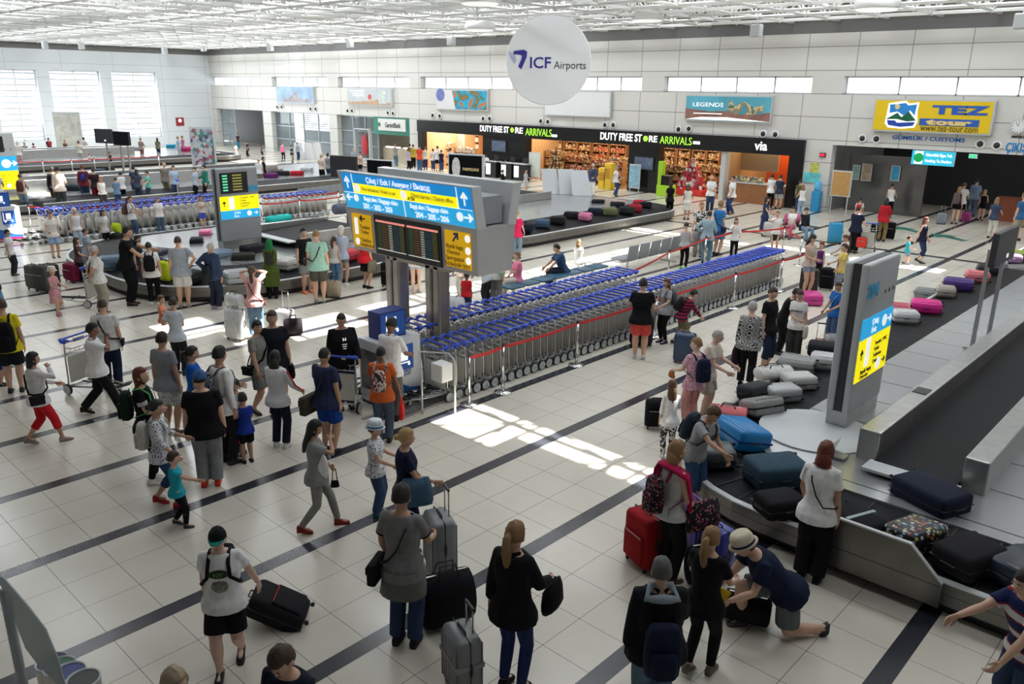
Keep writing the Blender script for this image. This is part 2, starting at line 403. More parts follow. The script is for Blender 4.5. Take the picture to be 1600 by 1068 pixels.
def roof_slab():
    a0,a1,y0,y1=LXW-.5,9.4,-8.4,WYF+14
    A=sorted({a0,a1}|{max(a0,min(a1,v)) for h in holes for v in h[:2]}); Y=sorted({y0,y1}|{max(y0,min(y1,v)) for h in holes for v in h[2:]})
    solid=lambda a,z: not any(h[0]<a<h[1] and h[2]<z<h[3] for h in holes)
    b=MB().mat(ROOFM)
    for j in range(len(Y)-1):
        yc=(Y[j]+Y[j+1])/2; i=0
        while i<len(A)-1:
            if not solid((A[i]+A[i+1])/2,yc): i+=1; continue
            k=i
            while k+1<len(A)-1 and solid((A[k+1]+A[k+2])/2,yc): k+=1
            b.box(((A[k+1]+A[i])/2,yc,ROOFZ+.05),(A[k+1]-A[i],Y[j+1]-Y[j],.1)); i=k+1
    return struct(b.obj('ceiling'))
roof_slab()
# glazed skylight bays: frosted glass, sky light put in as a glow
SKYG=mat('skylight_glass',(.9,.95,1),.5,0,0,emit=1.0)
for (x,y,sx,sy) in SKYBAYS:
    o=struct(MB().box((x,y,ROOFZ+.06),(sx,sy,.02)).obj('window_skylight',SKYG))
# ---------------------------------------------------------------- white space-frame roof trusses
TW=mat('truss_white',(.72,.72,.70),.45,0,.03,2)
def truss_row(y,name):
    b=MB().mat(TW); st=2.2; n_=39; x0=LXW+.3; zb_,zt_=8.68,10.3; r=.05
    for i in range(n_-1):
        x=x0+i*st
        b.tube([(x,y,zb_),(x+st,y,zb_)],.075,5,False)
        b.tube([(x+st/2,y+st/2,zt_),(x+st*1.5,y+st/2,zt_)],.075,5,False)
        b.tube([(x,y,zb_),(x,y+st,zb_)],.065,5,False)
        b.tube([(x+st/2,y+st/2,zt_),(x+st/2,y+st*1.5,zt_)],.065,5,False)
        for dx in (0,1):
            for dy in (0,1): b.tube([(x+dx*st,y+dy*st,zb_),(x+st/2,y+st/2,zt_)],.045,4,False)
        b.ell((x,y,zb_),(.11,.11,.11),6,4); b.ell((x+st/2,y+st/2,zt_),(.10,.10,.10),6,4)
    return struct(b.obj(name))
for j in range(14): truss_row(9.2+j*2.2,'ceiling_truss')
# heavier lattice girders below the frame
def girder(p0,p1,name='ceiling_girder',w=1.1,h=1.15,z=9.0,n_=26):
    b=MB().mat(TW); p0=Vector(p0);p1=Vector(p1); d=(p1-p0).normalized(); s=Vector((-d.y,d.x,0)); L_=(p1-p0).length/n_
    P=lambda t,a,zz: p0+d*t+s*a+Vector((0,0,zz))
    for a in (-w/2,w/2): b.tube([P(0,a,z),P(L_*n_,a,z)],.075,6,False)
    b.tube([P(0,0,z-h),P(L_*n_,0,z-h)],.085,6,False)
    for i in range(n_):
        for a in (-w/2,w/2):
            b.tube([P(i*L_,a,z),P((i+.5)*L_,0,z-h)],.035,4,False); b.tube([P((i+.5)*L_,0,z-h),P((i+1)*L_,a,z)],.035,4,False)
        b.tube([P(i*L_,-w/2,z),P(i*L_,w/2,z)],.035,4,False)
        b.tube([P(i*L_,-w/2,z),P((i+1)*L_,w/2,z)],.03,4,False)
    return struct(b.obj(name))
for y in (19,25.5,32): girder((LXW+.5,y,.35),(8.5,y,.35),z=9.5,h=.9,n_=44)
for x in (-64,-50,-36,-22,-8): girder((x,9,.2),(x,WYF,.2),z=9.6,h=.9,n_=16)
# hanging round lamps of the roof (white shallow drums)
LAMPW=mat('lamp_shell',(.85,.85,.85),.35,0,.02,3)
LAMPG=mat('lamp_diffuser',(.9,.9,.88),.4,0,.02,3,emit=.5)
lamps=[(490,20,24),(750,45,30),(750,3,22),(1370,12,30),(1012,30,33),(190,45,28),(320,35,26),(563,52,34),(110,53,28),(420,60,36),(300,66,32),(480,58,37)]
for i,(px,py,Y) in enumerate(lamps):
    p=WY(px,py,Y); 
    r0=root('ceiling_lamp',p,0,['round white roof lamp hanging under the trusses above the advert of the blue sky','round white roof lamp left of the big disc sign, lower one','round white roof lamp cut by the top of the photo, left of the disc sign','large round roof lamp above the yellow tour sign','round roof lamp just right of the big disc sign','roof lamp above the middle tall window','roof lamp in front of the far left corner of the hall','roof lamp above the second wall advert','roof lamp above the leftmost tall window','small far roof lamp near the hall corner, right one','small far roof lamp near the hall corner, left one','small far roof lamp above the first wall advert'][i],'lamp','round lamps under the roof trusses')
    MB().lathe([(.3,.38),(.66,.34),(.74,.2),(.75,-.02),(.70,-.05)],24).obj('shell',LAMPW,r0,True)
    MB().lathe([(.69,-.051),(.62,-.10),(.2,-.12)],24).obj('diffuser',LAMPG,r0,True)
    MB().tube([(0,0,.3),(0,0,max(.6,9.4-p.z))],.03,6).obj('suspension_rod',TW,r0)
# big disc sign
c=WY(857,95,24)
n_=(Vector((0,0,c.z))-c); n_.z=0; n_.normalize(); n_=(Matrix.Rotation(R(-6),3,'Z')@n_)
xx=Vector((0,0,1)).cross(n_); mw=Matrix(((xx.x,0,n_.x,c.x),(xx.y,0,n_.y,c.y),(0,1,n_.z,c.z),(0,0,0,1)))
rr=(c-Vector((0,0,5.5))).dot(_fw)*66.5/FPX
disc=root('disc_sign',c,0,'huge round white hanging sign with a navy airport logo','sign',mw=mw)
MB().lathe([(rr*.985,-.12),(rr,-.09),(rr,.09),(rr*.985,.12)],64).obj('disc',mat('disc_white',(.80,.82,.84),.5,0,.01,2),disc,False)
u=rr/66.5
NAVY=mat('logo_navy',(.03,.03,.28),.5); PALE=mat('logo_pale',(.45,.47,.68),.5)
P=lambda q:[(x*u,-y*u) for x,y in q]
MB().poly(P([(-54,-14),(-38,-16),(-33,-13),(-34,-4),(-42,13),(-47,9),(-42,-2),(-41,-7),(-46,-9),(-55,-9)]),.02).obj('logo_mark',NAVY,disc,loc=(0,0,.12))
MB().poly(P([(-62,-12),(-52,-8),(-50,0),(-53,5),(-59,-3)]),.02).obj('logo_mark',PALE,disc,loc=(0,0,.122))
text('ICF',27*u,NAVY,disc,(-12*u,-3*u,.13),bold=.012,fw=33*u,fh=17*u)
text('Airports',19*u,TXK,disc,(34*u,-8*u,.13),fw=50*u,fh=15*u)
MB().tube([(-.8,rr*.8,0),(-.8,9.2-c.z,0)],.025,6).obj('cable',TW,disc); MB().tube([(.8,rr*.8,0),(.8,9.2-c.z,0)],.025,6).obj('cable',TW,disc)
# camera boxes under the trusses
for i,(px,py) in enumerate([(70,70),(127,71),(257,79),(318,75),(422,74),(547,68),(705,64),(1182,48),(1597,33),(688,34)]):
    p=WY(px,py,36 if i>3 else 30)
    if i<4: p=WX(px,py,-70)
    k=MB().box((0,0,0),(.5,.35,.55),bev=.05); k.tube([(0,0,.2),(0,0,max(.5,8.75-p.z))],.03,6)
    tag(k.obj('loudspeaker',LGREY,None,loc=p),'small pale box hanging under the roof edge','loudspeaker','pale boxes hung along the roof edge')
# ---------------------------------------------------------------- boards on the far wall
def wb(px0,py0,px1,py1,label,name='billboard',Y=WYF,cat='billboard',group=None,face=WHITE,frame=LGREY,depth=.18,border=.06):
    a=WY(px0,py0,Y-depth); b_=WY(px1,py1,Y-depth)
    return board(name,(a.x,Y-depth,a.z),(b_.x,Y-depth,b_.z),(0,-1,0),depth-.005,label,cat,group,frame,face,border)
AD1=pattern('ad_castle','blotch',[(.25,.45,.7),(.45,.6,.8),(.7,.6,.6),(.35,.25,.3)],1.1)
rt,w_,h_=wb(433,160,489,135,'framed wall advert with a pale blue city skyline, leftmost advert',face=mat('ad_sky',(.30,.45,.65),.5,var=.3,scale=1.0))
MB().poly([(-w_*.35,-h_*.42),(-w_*.3,-h_*.1),(-w_*.2,-h_*.3),(-w_*.05,-h_*.02),(.02*w_,h_*.2),(.08*w_,-h_*.1),(.2*w_,-h_*.28),(.4*w_,-h_*.2),(.42*w_,-h_*.42)],.01).obj('skyline_print',mat('ad_town',(.42,.36,.38),.6,var=.4,scale=2),rt,loc=(0,0,.015))
rt,w_,h_=wb(543,164,612,138,'framed wall advert with a small red balloon over a pale landscape',face=mat('ad_haze',(.52,.55,.58),.5,var=.12,scale=.8))
MB().poly([(-w_*.47,-h_*.43),(-w_*.47,-h_*.30),(-w_*.1,-h_*.24),(.2*w_,-h_*.12),(.3*w_,-h_*.25),(.47*w_,-h_*.3),(.47*w_,-h_*.43)],.01).obj('land_print',mat('ad_land',(.55,.36,.24),.6,var=.3,scale=2),rt,loc=(0,0,.015))
MB().lathe([(.02,-.26),(.16,-.1),(.22,.06),(.16,.22),(.02,.27)],14).obj('balloon_print',mat('ad_balloon',(.6,.08,.06),.5),rt,rot=(0,0,0),loc=(w_*.02,0,.02)).scale=(1,.9,.06)
MB().poly([(w_*.22,-h_*.38),(w_*.22,h_*.34),(w_*.38,h_*.34),(w_*.38,-h_*.38)],.01).obj('label_print',mat('ad_green',(.55,.68,.6),.5,var=.3,scale=5),rt,loc=(0,0,.02))
k=MB()
for j in range(3): k.box((-w_*.27+.1*j,h_*(.32-.13*j),.018),(w_*(.34-.05*j),h_*.04,.006))
k.obj('pale_text_lines',TXW,rt)
rt,w_,h_=wb(681,171,762,140,'framed wall advert with a turquoise resort pool photograph',face=mat('ad_white',(.72,.72,.74),.5))
MB().poly([(-w_*.17,h_*.44),(-w_*.1,-h_*.44),(w_*.485,-h_*.44),(w_*.485,h_*.44)],.01).obj('pool_print',pattern('ad_pool','blotch',[(.5,.16,.06),(.16,.2,.08),(.05,.3,.5),(.03,.42,.6),(.5,.2,.1)],1.5),rt,loc=(0,0,.015))
MB().lathe([(.42,0),(.42,.01)],20).obj('crest_print',mat('ad_crest',(.15,.18,.45),.5,var=.4,scale=6),rt,loc=(-w_*.4,h_*.22,.016))
wb(850,180,955,143,'blank white advert board partly behind the round sign',face=mat('ad_blank',(.74,.74,.76),.5))
rt,w_,h_=wb(1069,188,1208,150,'framed wall advert reading LEGENDS with a colourful park',face=mat('ad_teal',(.10,.40,.52),.5,var=.25,scale=.6))
MB().poly([(-w_*.488,-h_*.44),(-w_*.488,-.02*h_),(-.2*w_,-.12*h_),(.15*w_,-.05*h_),(.3*w_,-.18*h_),(.488*w_,-.1*h_),(.488*w_,-h_*.44)],.01).obj('land_print',mat('ad_rust',(.27,.13,.10),.6,var=.4,scale=1.2),rt,loc=(0,0,.015))
MB().poly([(-w_*.488,-h_*.44),(-w_*.3,-h_*.34),(0,-h_*.32),(w_*.488,-h_*.44)],.01).obj('white_print',TXW,rt,loc=(0,0,.03))
MB().poly([(.0*w_,-h_*.1),(.04*w_,h_*.36),(.09*w_,h_*.1),(.2*w_,h_*.28),(.3*w_,h_*.08),(.42*w_,h_*.16),(.4*w_,-h_*.18),(.1*w_,-h_*.2)],.01).obj('park_print',pattern('ad_park','blotch',[(.12,.2,.16),(.6,.5,.3),(.3,.25,.15),(.1,.3,.4)],1.6),rt,loc=(0,0,.022))
text('LEGENDS',h_*.22,TXW,rt,(-w_*.22,h_*.14,.03),fw=w_*.36,fh=h_*.15); MB().box((-w_*.22,-h_*.2,.03),(w_*.34,h_*.035,.004)).obj('small_text_line',TXW,rt)
# yellow tour board
rt,w_,h_=wb(1361,204,1557,157,'big yellow TEZ tour billboard with mountain logo',face=mat('tez_yellow',(.80,.55,.005),.45,var=.02),depth=.3)
lb=lambda x,y:((x/742-.5)*w_,(.5-y/222)*h_)   # drawing frame 742 x 222
MB().poly([lb(*q) for q in [(85,165),(90,110),(95,30),(150,20),(205,12),(225,30),(290,20),(285,80),(295,150),(280,190),(200,200),(110,195)]],.01).obj('logo_outline',TXW,rt,loc=(0,0,.02))
MB().poly([lb(*q) for q in [(108,95),(105,38),(150,35),(205,25),(222,42),(278,34),(272,110),(240,75),(200,110),(160,85)]],.01).obj('logo_sky',mat('tez_sky',(.02,.25,.7),.5),rt,loc=(0,0,.03))
MB().poly([lb(155+17*math.cos(a/8*PI),52+17*math.sin(a/8*PI)) for a in range(16,0,-1)],.01).obj('logo_sun',mat('tez_sun',(.75,.6,.3),.5),rt,loc=(0,0,.041))
MB().poly([lb(*q) for q in [(90,138),(160,92),(190,122),(232,82),(285,142),(230,150),(160,135)]],.01).obj('logo_hills',mat('tez_green',(.0,.12,.05),.5),rt,loc=(0,0,.042))
MB().poly([lb(*q) for q in [(98,145),(150,145),(165,160),(282,152),(270,178),(190,188),(110,178)]],.01).obj('logo_sea',mat('tez_sea',(.01,.06,.42),.5),rt,loc=(0,0,.032))
TZB=mat('tez_blue',(.02,.10,.45),.5)
text('TEZ',h_*.46,TZB,rt,(w_*.235,h_*.20,.03),bold=.035,fw=w_*.46,fh=h_*.27)
a=lb(308,126);b_=lb(668,172)
MB().poly([(a[0],b_[1]),(b_[0],b_[1]),(b_[0],a[1]),(a[0],a[1])],.01).obj('name_band',TZB,rt,loc=(0,0,.02))
text('tour',h_*.30,mat('tez_gold',(.8,.62,.25),.5),rt,((a[0]+b_[0])/2,(a[1]+b_[1])/2,.045),bold=.03,fw=w_*.38,fh=h_*.17)
text('www.tez-tour.com',h_*.185,TXK,rt,(w_*.165,-h_*.36,.035),fw=w_*.47,fh=h_*.15)
# lettering fixed to the wall
def wall_text(s,px,py,sz,m,label,sx=1,bold=.01,Y=WYF):
    p=WY(px,py,Y); r0=root('wall_lettering',(p.x,Y-.012,p.z),0,label,'lettering'); text(s,sz,m,r0,(0,0,0),(PI/2,0,0),bold=bold,sx=sx,ext=.01); return r0
def wall_letters(s_,x0,y0,x1,y1,m,label,bold=.012):
    p=WY((x0+x1)/2,(y0+y1)/2,WYF); r0=root('wall_lettering',(p.x,WYF-.012,p.z),0,label,'lettering'); fitpx(s_,x0,y0,x1,y1,WYF-.012,m,r0,bold); return r0
wall_letters('GÜMRÜK / CUSTOMS',1394,212,1508,220,TXB,'blue customs lettering under the yellow billboard',.02)
wall_letters('ÇIKIŞ / EXIT',1571,223,1648,243,mat('letter_cyan',(.0,.22,.55),.5),'cyan exit lettering at the right edge of the photo',.02)
wall_text('ANTALYA',1593,214,.12,TXK,'tiny black city name under the wall clock',1.1)
# wall clock
p=WY(1592,197,WYF); ck=root('wall_clock',(p.x,WYF-.05,p.z),0,'round white wall clock right of the yellow billboard','clock')
rot=Matrix.Rotation(PI/2,4,'X')
MB().lathe([(.30,0),(.30,.05),(.27,.06),(.27,.045)],28,rot).obj('case',LGREY,ck)
MB().lathe([(.27,.02),(.265,.046)],28,rot).obj('dial',WHITE,ck)
k=MB()
for a in range(12): k.box((.22*math.sin(a*PI/6),-.05,.22*math.cos(a*PI/6)),(.02,.006,.05))
k.obj('hour_marks',TXK,ck)
MB().tube([(0,-.055,0),(-.08,-.055,.13)],.008,5).obj('hand',TXK,ck); MB().tube([(0,-.055,0),(.03,-.055,.2)],.006,5).obj('hand',TXK,ck)
# air nozzles in pairs
noz=[(98+336,167),(441,167),(486,170),(494,170),(544,173),(551,173),(607,176),(615,177),(677,180),(688,181),(756,185),(766,185),(846,189),(857,190),(946,195),(959,195),(1061,202),(1077,201),(1193,209),(1212,210),(1348,216),(1370,217),(1532,225),(1558,227)]
for i,(px,py) in enumerate(noz):
    p=WY(px,py,WYF); o=root('air_nozzle',(p.x,WYF-.02,p.z),0,'round black air nozzle with a pale ring in the far wall','air nozzle','air nozzles along the far wall')
    MB().lathe([(.20,0),(.20,.04),(.13,.06),(.12,.0)],18,rot).obj('ring',WHITE,o); MB().ell((0,-.03,0),(.12,.10,.12),12,8).obj('ball',BLACK,o,True)
# ---------------------------------------------------------------- openings left: corridor, glazed fronts, bank
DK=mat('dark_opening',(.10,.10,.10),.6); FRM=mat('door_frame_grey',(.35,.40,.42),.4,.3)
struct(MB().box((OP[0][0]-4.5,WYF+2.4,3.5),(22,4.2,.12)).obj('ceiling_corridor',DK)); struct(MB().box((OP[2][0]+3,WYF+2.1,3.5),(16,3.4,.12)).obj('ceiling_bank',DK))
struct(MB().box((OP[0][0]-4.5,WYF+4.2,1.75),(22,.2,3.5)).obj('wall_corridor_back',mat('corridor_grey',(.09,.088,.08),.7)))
for i,(x0,x1) in enumerate(OP[:2]):
    if i==0: x1=x0+(x1-x0)*.3
    f=MB(); nn=4 if i else 2
    for k in range(nn+1): f.box((x0+(x1-x0)*k/nn,WYF+.45,1.7),(.1,.08,3.4))
    for z in (.05,1.1,2.2,3.35): f.box(((x0+x1)/2,WYF+.45,z),(x1-x0,.08,.08))
    o=struct(f.obj('window_%d'%(i+21),FRM)); MB().box(((x0+x1)/2,WYF+.47,1.7),(x1-x0,.01,3.4)).obj('pane',mat('front_glass',(.3,.36,.4),.05,alpha=.35,var=0),o)
x0,x1=OP[1]
b=MB()
for k in range(9): b.box(((x0+x1)/2,WYF+3.0,2.0+k*.17),(x1-x0,.08,.06))
b.box(((x0+x1)/2,WYF+3.4,.8),(x1-x0,.1,1.9)); struct(b.obj('wall_beyond_glass',mat('beyond_pale',(.5,.52,.53),.6)))
x0,x1=OP[2]; xm=x0+(x1-x0)*.52
f=MB()
for k in range(4): f.box((x0+(xm-x0)*k/3,WYF+.45,1.7),(.1,.08,3.4))
for z in (.05,1.1,2.2,3.35): f.box(((x0+xm)/2,WYF+.45,z),(xm-x0,.08,.08))
o=struct(f.obj('window_23',FRM)); MB().box(((x0+xm)/2,WYF+.47,1.7),(xm-x0,.01,3.4)).obj('pane',mat('front_glass',(.3,.36,.4),.05,alpha=.35,var=0),o)
p=root('display_case',((x0+xm)/2+.9,WYF+.1,0),0,'glass case with a red figure beside the bank booth','display case')
f=MB()
for sx in (-.9,.9):
    f.box((sx,0,1.2),(.08,.3,2.4))
f.box((0,0,2.4),(1.9,.3,.08)); f.box((0,0,.1),(1.9,.3,.2)); f.obj('frame',LGREY,p)
MB().ell((0,.1,1.2),(.4,.1,.85),10,8).obj('poster',mat('case_red',(.5,.02,.03),.5),p)
struct(MB().box(((x0+x1)/2-1.5,WYF+3.5,1.75),(x1-x0+7,.2,3.5)).obj('wall_bank_back',mat('bank_wall',(.42,.38,.30),.6)))
bk=root('bank_booth',((xm+x1)/2,WYF,0),0,'bank booth with white fascia sign and teller counter','booth')
ww=x1-xm
MB().box((0,.1,2.75),(ww,.12,1.25)).obj('fascia',mat('bank_green',(.02,.22,.16),.5),bk)
MB().box((.15,-.02,2.85),(ww*.74,.1,.85)).obj('sign_face',mat('bank_white',(.75,.75,.72),.5),bk)
text('GarantiBank',.5,TXK,bk,(.3,-.08,2.82),(PI/2,0,0),sx=.72,bold=.01)
MB().lathe([(.18,0),(.18,.02)],4,rot).obj('logo_mark',mat('bank_green2',(.0,.15,.08),.5),bk,loc=(-ww*.30,-.08,2.85))
MB().box((0,1.2,.55),(ww,.6,1.1)).obj('counter',mat('counter_beige',(.55,.47,.36),.5),bk)
for sx in (-ww*.25,ww*.25): MB().box((sx,1.0,1.15),(ww*.35,.25,.06)).obj('counter_light',mat('counter_lamp',(1,.97,.85),.5,emit=3),bk)
area('booth_lamp',((xm+x1)/2,WYF+1.5,3.2),3,1.5,30,(1,.9,.7))
# small red sign on the left wall, poster stand on it
p=WX(281,190,LXW); o=root('exit_notice',p,PI/2,'small square red notice on the left wall','notice'); MB().box((0,-.03,0),(.75,.05,.75)).obj('plate',mat('notice_red',(.30,.01,.02),.5),o); MB().lathe([(.16,0),(.16,.01)],16,rot@Matrix.Translation((0,.1,.055))).obj('symbol',TXW,o)
# ---------------------------------------------------------------- duty free shops
FAS=mat('fascia_black',(.008,.008,.009),.25,0,0); 
sh=root('shop_fascia',((SHX0+SHX1)/2,WYF,0),0,'long black fascia over the duty free shops and the cafe','fascia')
W_=SHX1-SHX0
MB().box((0,-.06,2.93),(W_,.3,.78)).obj('fascia_board',FAS,sh)
PX=lambda a,y=250: WY(a,y,WYF).x
pil=[(655,661),(756,824),(984,1031),(1129,1136),(1235,1258)]
def shop_pillar(a,b_,i):
    x0,x1=PX(a,240),PX(b_,240); return struct(MB().box(((x0+x1)/2,WYF+.15,1.28),(x1-x0,.5,2.56)).obj('wall_shop_pillar',FAS if i not in (3,) else LGREY))
for i,(a,b_) in enumerate(pil): shop_pillar(a,b_,i)
LIME=mat('letter_lime',(.35,.75,.05),.5,emit=.6)
for (t_,x0,y0,x1,y1,m_,bo) in (('DUTY FREE ST',750,196.5,795,206.5,TXW,.022),('RE',805,199,817,208.5,TXW,.022),('ARRIVALS',821,201,862,212.5,LIME,.0),('DUTY FREE ST',938,208,1003,220,TXW,.022),('RE',1014,212,1027,222,TXW,.022),('ARRIVALS',1031,213.5,1081,225.5,LIME,.0),('via',1179,221,1199,235,TXW,.022)):
    fitpx(t_,x0,y0,x1,y1,WYF-.23,m_,sh,bo)
for px,py in ((800,203),(1008.5,216.5)):
    q=WY(px,py,WYF-.24); MB().lathe([(.17,0),(.17,.02)],6,Matrix.Rotation(PI/2,4,'X')).obj('letter_mark',LIME,sh,loc=(q.x-sh.location.x,-.22,q.z-sh.location.z))
for px,py in ((866,212),(1088,223)):
    q=WY(px,py,WYF-.24); MB().box((q.x-sh.location.x,-.22,q.z-sh.location.z),(.42,.02,.15)).obj('small_label',TXW,sh)
# interior
WARMW=mat('shop_wall',(.55,.33,.16),.6); SHF=mat('shelf_wood',(.35,.17,.07),.5)
struct(MB().box(((SHX0+SHX1)/2,WYF+6.2,1.7),(W_+.6,.2,3.6)).obj('wall_shop_back',WARMW))
struct(MB().box(((SHX0+SHX1)/2,WYF+3.3,3.5),(W_+.6,6.0,.12)).obj('ceiling_shop',mat('shop_ceiling',(.5,.42,.32),.6)))
struct(MB().box(((SHX0+SHX1)/2,WYF+3.3,.012),(W_,5.9,.02)).obj('floor_shop',mat('shop_floor',(.30,.17,.09),.25)))
for i,x in enumerate((SHX0+.1,PX(790,240),PX(1132,240),SHX1-.1)):
    struct(MB().box((x,WYF+3.3,1.7),(.2,5.8,3.5)).obj('wall_shop_side',WARMW))
for k in range(7):
    x=SHX0+W_*(k+.5)/7
    area('shop_lamp',(x,WYF+2.6,3.35),W_/7-1.0,3.2,(420,230,170,160,140,150,120)[k],(1,.84,.60) if k else (1,.92,.8))
PROD=[pattern('goods_warm','spots',[(.35,.12,.05),(.62,.42,.2),(.12,.06,.03),(.75,.68,.5),(.3,.2,.12),(.07,.04,.03),(.5,.3,.1)],13,.4),
      pattern('goods_red','spots',[(.45,.03,.02),(.6,.15,.06),(.75,.65,.45),(.15,.03,.02),(.5,.3,.12),(.08,.04,.03)],13,.4),
      pattern('goods_pale','spots',[(.8,.72,.58),(.9,.86,.8),(.55,.4,.25),(.5,.25,.15),(.85,.82,.7)],14,.4),
      pattern('goods_mixed','spots',[(.1,.25,.1),(.7,.5,.1),(.4,.06,.05),(.8,.75,.6),(.12,.08,.05),(.2,.3,.4)],14,.4)]
def shelf_unit(x,y,w_,h_,rz,prod,label,d=.45,group='stocked shelves inside the duty free shop'):
    r0=root('shop_shelf',(x,y,0.022),rz,label,'shelf',group)
    f=MB(); f.box((0,d/2-.02,h_/2),(w_,.04,h_)); nl=max(2,int(h_/.42))
    for s in (-1,1): f.box((s*w_/2,0,h_/2),(.05,d,h_))
    f.obj('frame',SHF,r0)
    for k in range(nl): MB().box((0,0,.12+k*h_/nl),(w_-.06,d-.04,.03)).obj('shelf_board',SHF,r0)
    b=MB()
    for k in range(nl):
        x_=-w_/2+.12
        while x_<w_/2-.15:
            bw=random.uniform(.08,.22); bh=random.uniform(.5,.85)*h_/nl
            b.box((x_+bw/2,-.04,.137+k*h_/nl+bh/2),(bw*.9,d*.6,bh)); x_+=bw
    tag(b.obj('goods',PROD[prod],r0),kind='stuff'); return r0
sx_=[(665,752,5.6,2.9,2),(835,880,5.4,2.9,2),(882,925,5.4,2.9,0),(926,980,5.4,2.9,1),(1036,1080,5.4,2.9,0),(1082,1126,5.4,2.9,0),(1140,1175,5.4,2.0,3)]
nm=['behind the queue','left of the second shop front','in the middle of the second shop','under red lights of the second shop','left of the third shop','right of the third shop','behind the cafe counter']
for (a,b_,yo,hh,pr),l in zip(sx_,nm):
    x0,x1=WY(a,262,WYF+yo).x,WY(b_,262,WYF+yo).x
    for k in range(2):
        shelf_unit(x0+(x1-x0)*(.25+.5*k),WYF+yo,(x1-x0)/2-.1,hh,0,pr,'tall stocked shelf '+l+(', left one' if k==0 else ', right one'))
for i,(a,yo,w_,hh,pr) in enumerate([(905,2.0,2.2,1.5,1),(950,1.6,2.4,1.4,1),(870,3.0,2.0,1.6,0),(968,2.9,1.8,1.5,3),(1052,1.8,2.0,1.4,0),(1112,2.6,2.0,1.5,0),(690,2.6,2.6,1.6,2),(730,1.6,2.2,1.5,2)]):
    x=WY(a,270,WYF+yo).x; shelf_unit(x,WYF+yo,w_,hh,0,pr,'low stocked shelf in the duty free shop, '+['second from the mascot-free black pillar','beside the black middle pillar','behind the spinning stand','far right of the second shop','left of the red pyramid display','right of the red pyramid display','behind the white queue posts','behind the cash desk'][i].replace('mascot-free ',''))
# conical product stands
def cone_stand(px,py,h_,r_,prod,label):
    g=WY(px,py,WYF+1.2); r0=root('display_stand',(g.x,g.y,.022),0,label,'display stand')
    MB().tube([(0,0,0),(0,0,h_)],.04,6).obj('pole',DARKM,r0)
    for k in range(5):
        z=.25+k*(h_-.4)/5; r=r_*(1-.13*k); MB().lathe([(r,z),(r,z+.03)],14).obj('tray',DARKM,r0)
        b=MB()
        for j in range(10): b.box(((r-.12)*math.cos(j*PI/5),(r-.12)*math.sin(j*PI/5),z+.03+.11),(.12,.12,.2),rz=0)
        tag(b.obj('goods',PROD[prod],r0),kind='stuff')
cone_stand(868,276,2.0,.6,0,'round stand full of small goods just inside the second shop')
# red pyramid of goods
r0=root('display_pyramid',(WY(1080,290,WYF+.9).x,WYF+.9,.022),0,'red and white pyramid of boxed goods before the third shop','display')
MB().box((0,0,.15),(1.9,1.0,.3)).obj('plinth',RED,r0)
b=MB().mat(pattern('goods_gift','spots',[(.5,.02,.04),(.75,.7,.72),(.3,.02,.04),(.55,.1,.15)],6,.4))
for k in range(7):
    n_=7-k
    for j in range(n_): b.box(((j-(n_-1)/2)*.24,0,.3+.11+k*.24),(.20,.6-.07*k,.22))
tag(b.obj('goods',None,r0),kind='stuff')
# cafe
x0,x1=PX(1140,280),PX(1234,280); cf=root('cafe_counter',((x0+x1)/2,WYF+.3,0),0,'wood-fronted cafe counter under the via sign','counter')
MB().box((0,0,.5),(x1-x0-.1,.6,1.0)).obj('front',mat('counter_wood',(.30,.12,.045),.45,var=.15,scale=3),cf)
MB().box((0,0,1.02),(x1-x0,.7,.05)).obj('worktop',LGREY,cf)
b=MB()
for k in range(34): b.box((random.uniform(-.46,.46)*(x1-x0),random.uniform(-.2,.2),1.05+.12),(.14,.14,random.uniform(.15,.35)))
tag(b.obj('goods',PROD[3],cf),kind='stuff')
struct(MB().box((PX(1208,250),WYF+3.0,1.9),(3.4,.1,2.4)).obj('wall_cafe_orange',mat('cafe_orange',(.62,.08,.01),.5)))
struct(MB().box((PX(1157,250),WYF+1.7,2.1),(2.6,.1,1.2)).obj('wall_cafe_beige',mat('cafe_beige',(.45,.33,.20),.5)))
# pillar poster, lime stands, lightbox
def sign_stand(px,py,w_,h_,m,label,z0=.2,name='poster_stand',rz=0,poster=None):
    g=WYp(px,py,WYF-.5); r0=root(name,(g.x,g.y,0),rz,label,'sign')
    MB().box((0,0,z0+h_/2),(w_,.06,h_),bev=.02).obj('board',LGREY,r0); MB().box((0,-.036,z0+h_/2),(w_*.88,.01,h_*.9)).obj('poster',poster or m,r0)
    for s in (-1,1): MB().tube([(s*w_*.4,0,z0),(s*w_*.4,0,0)],.025,6).obj('leg',LGREY,r0); MB().box((s*w_*.4,0,.015),(.06,.4,.03)).obj('foot',LGREY,r0)
    return r0
sign_stand(835,273,.95,1.55,mat('poster_pale',(.62,.66,.60),.5,var=.1,scale=3),'pale poster stand at the entrance of the second shop')
sign_stand(991,289,.75,1.35,mat('poster_blue',(.25,.45,.65),.5,var=.4,scale=5),'blue and white light box against the black shop pillar')
sign_stand(1272,0+321,.1,.1,LGREY,'thin grey post with a small plate beside the cafe') if False else None
for (px,py,l) in ((943,285,'yellow box display in front of the second shop'),(952,284,'taller yellow display at the second shop entrance'),(1278,303,None)):
    if l:
        g=WYp(px,py,WYF-.5); r0=root('display_box',(g.x,g.y,0),0,l,'display'); hh=1.2 if px<950 else 1.5
        MB().box((0,0,hh/2),(.5,.4,hh),bev=.02).obj('body',mat('display_yellow',(.75,.50,.03),.5),r0); MB().box((0,-.21,hh*.6),(.36,.01,hh*.4)).obj('label_panel',mat('display_text',(.5,.25,.02),.5,var=.5,scale=20),r0)
g=G(1281,305) if False else G(1282,307)
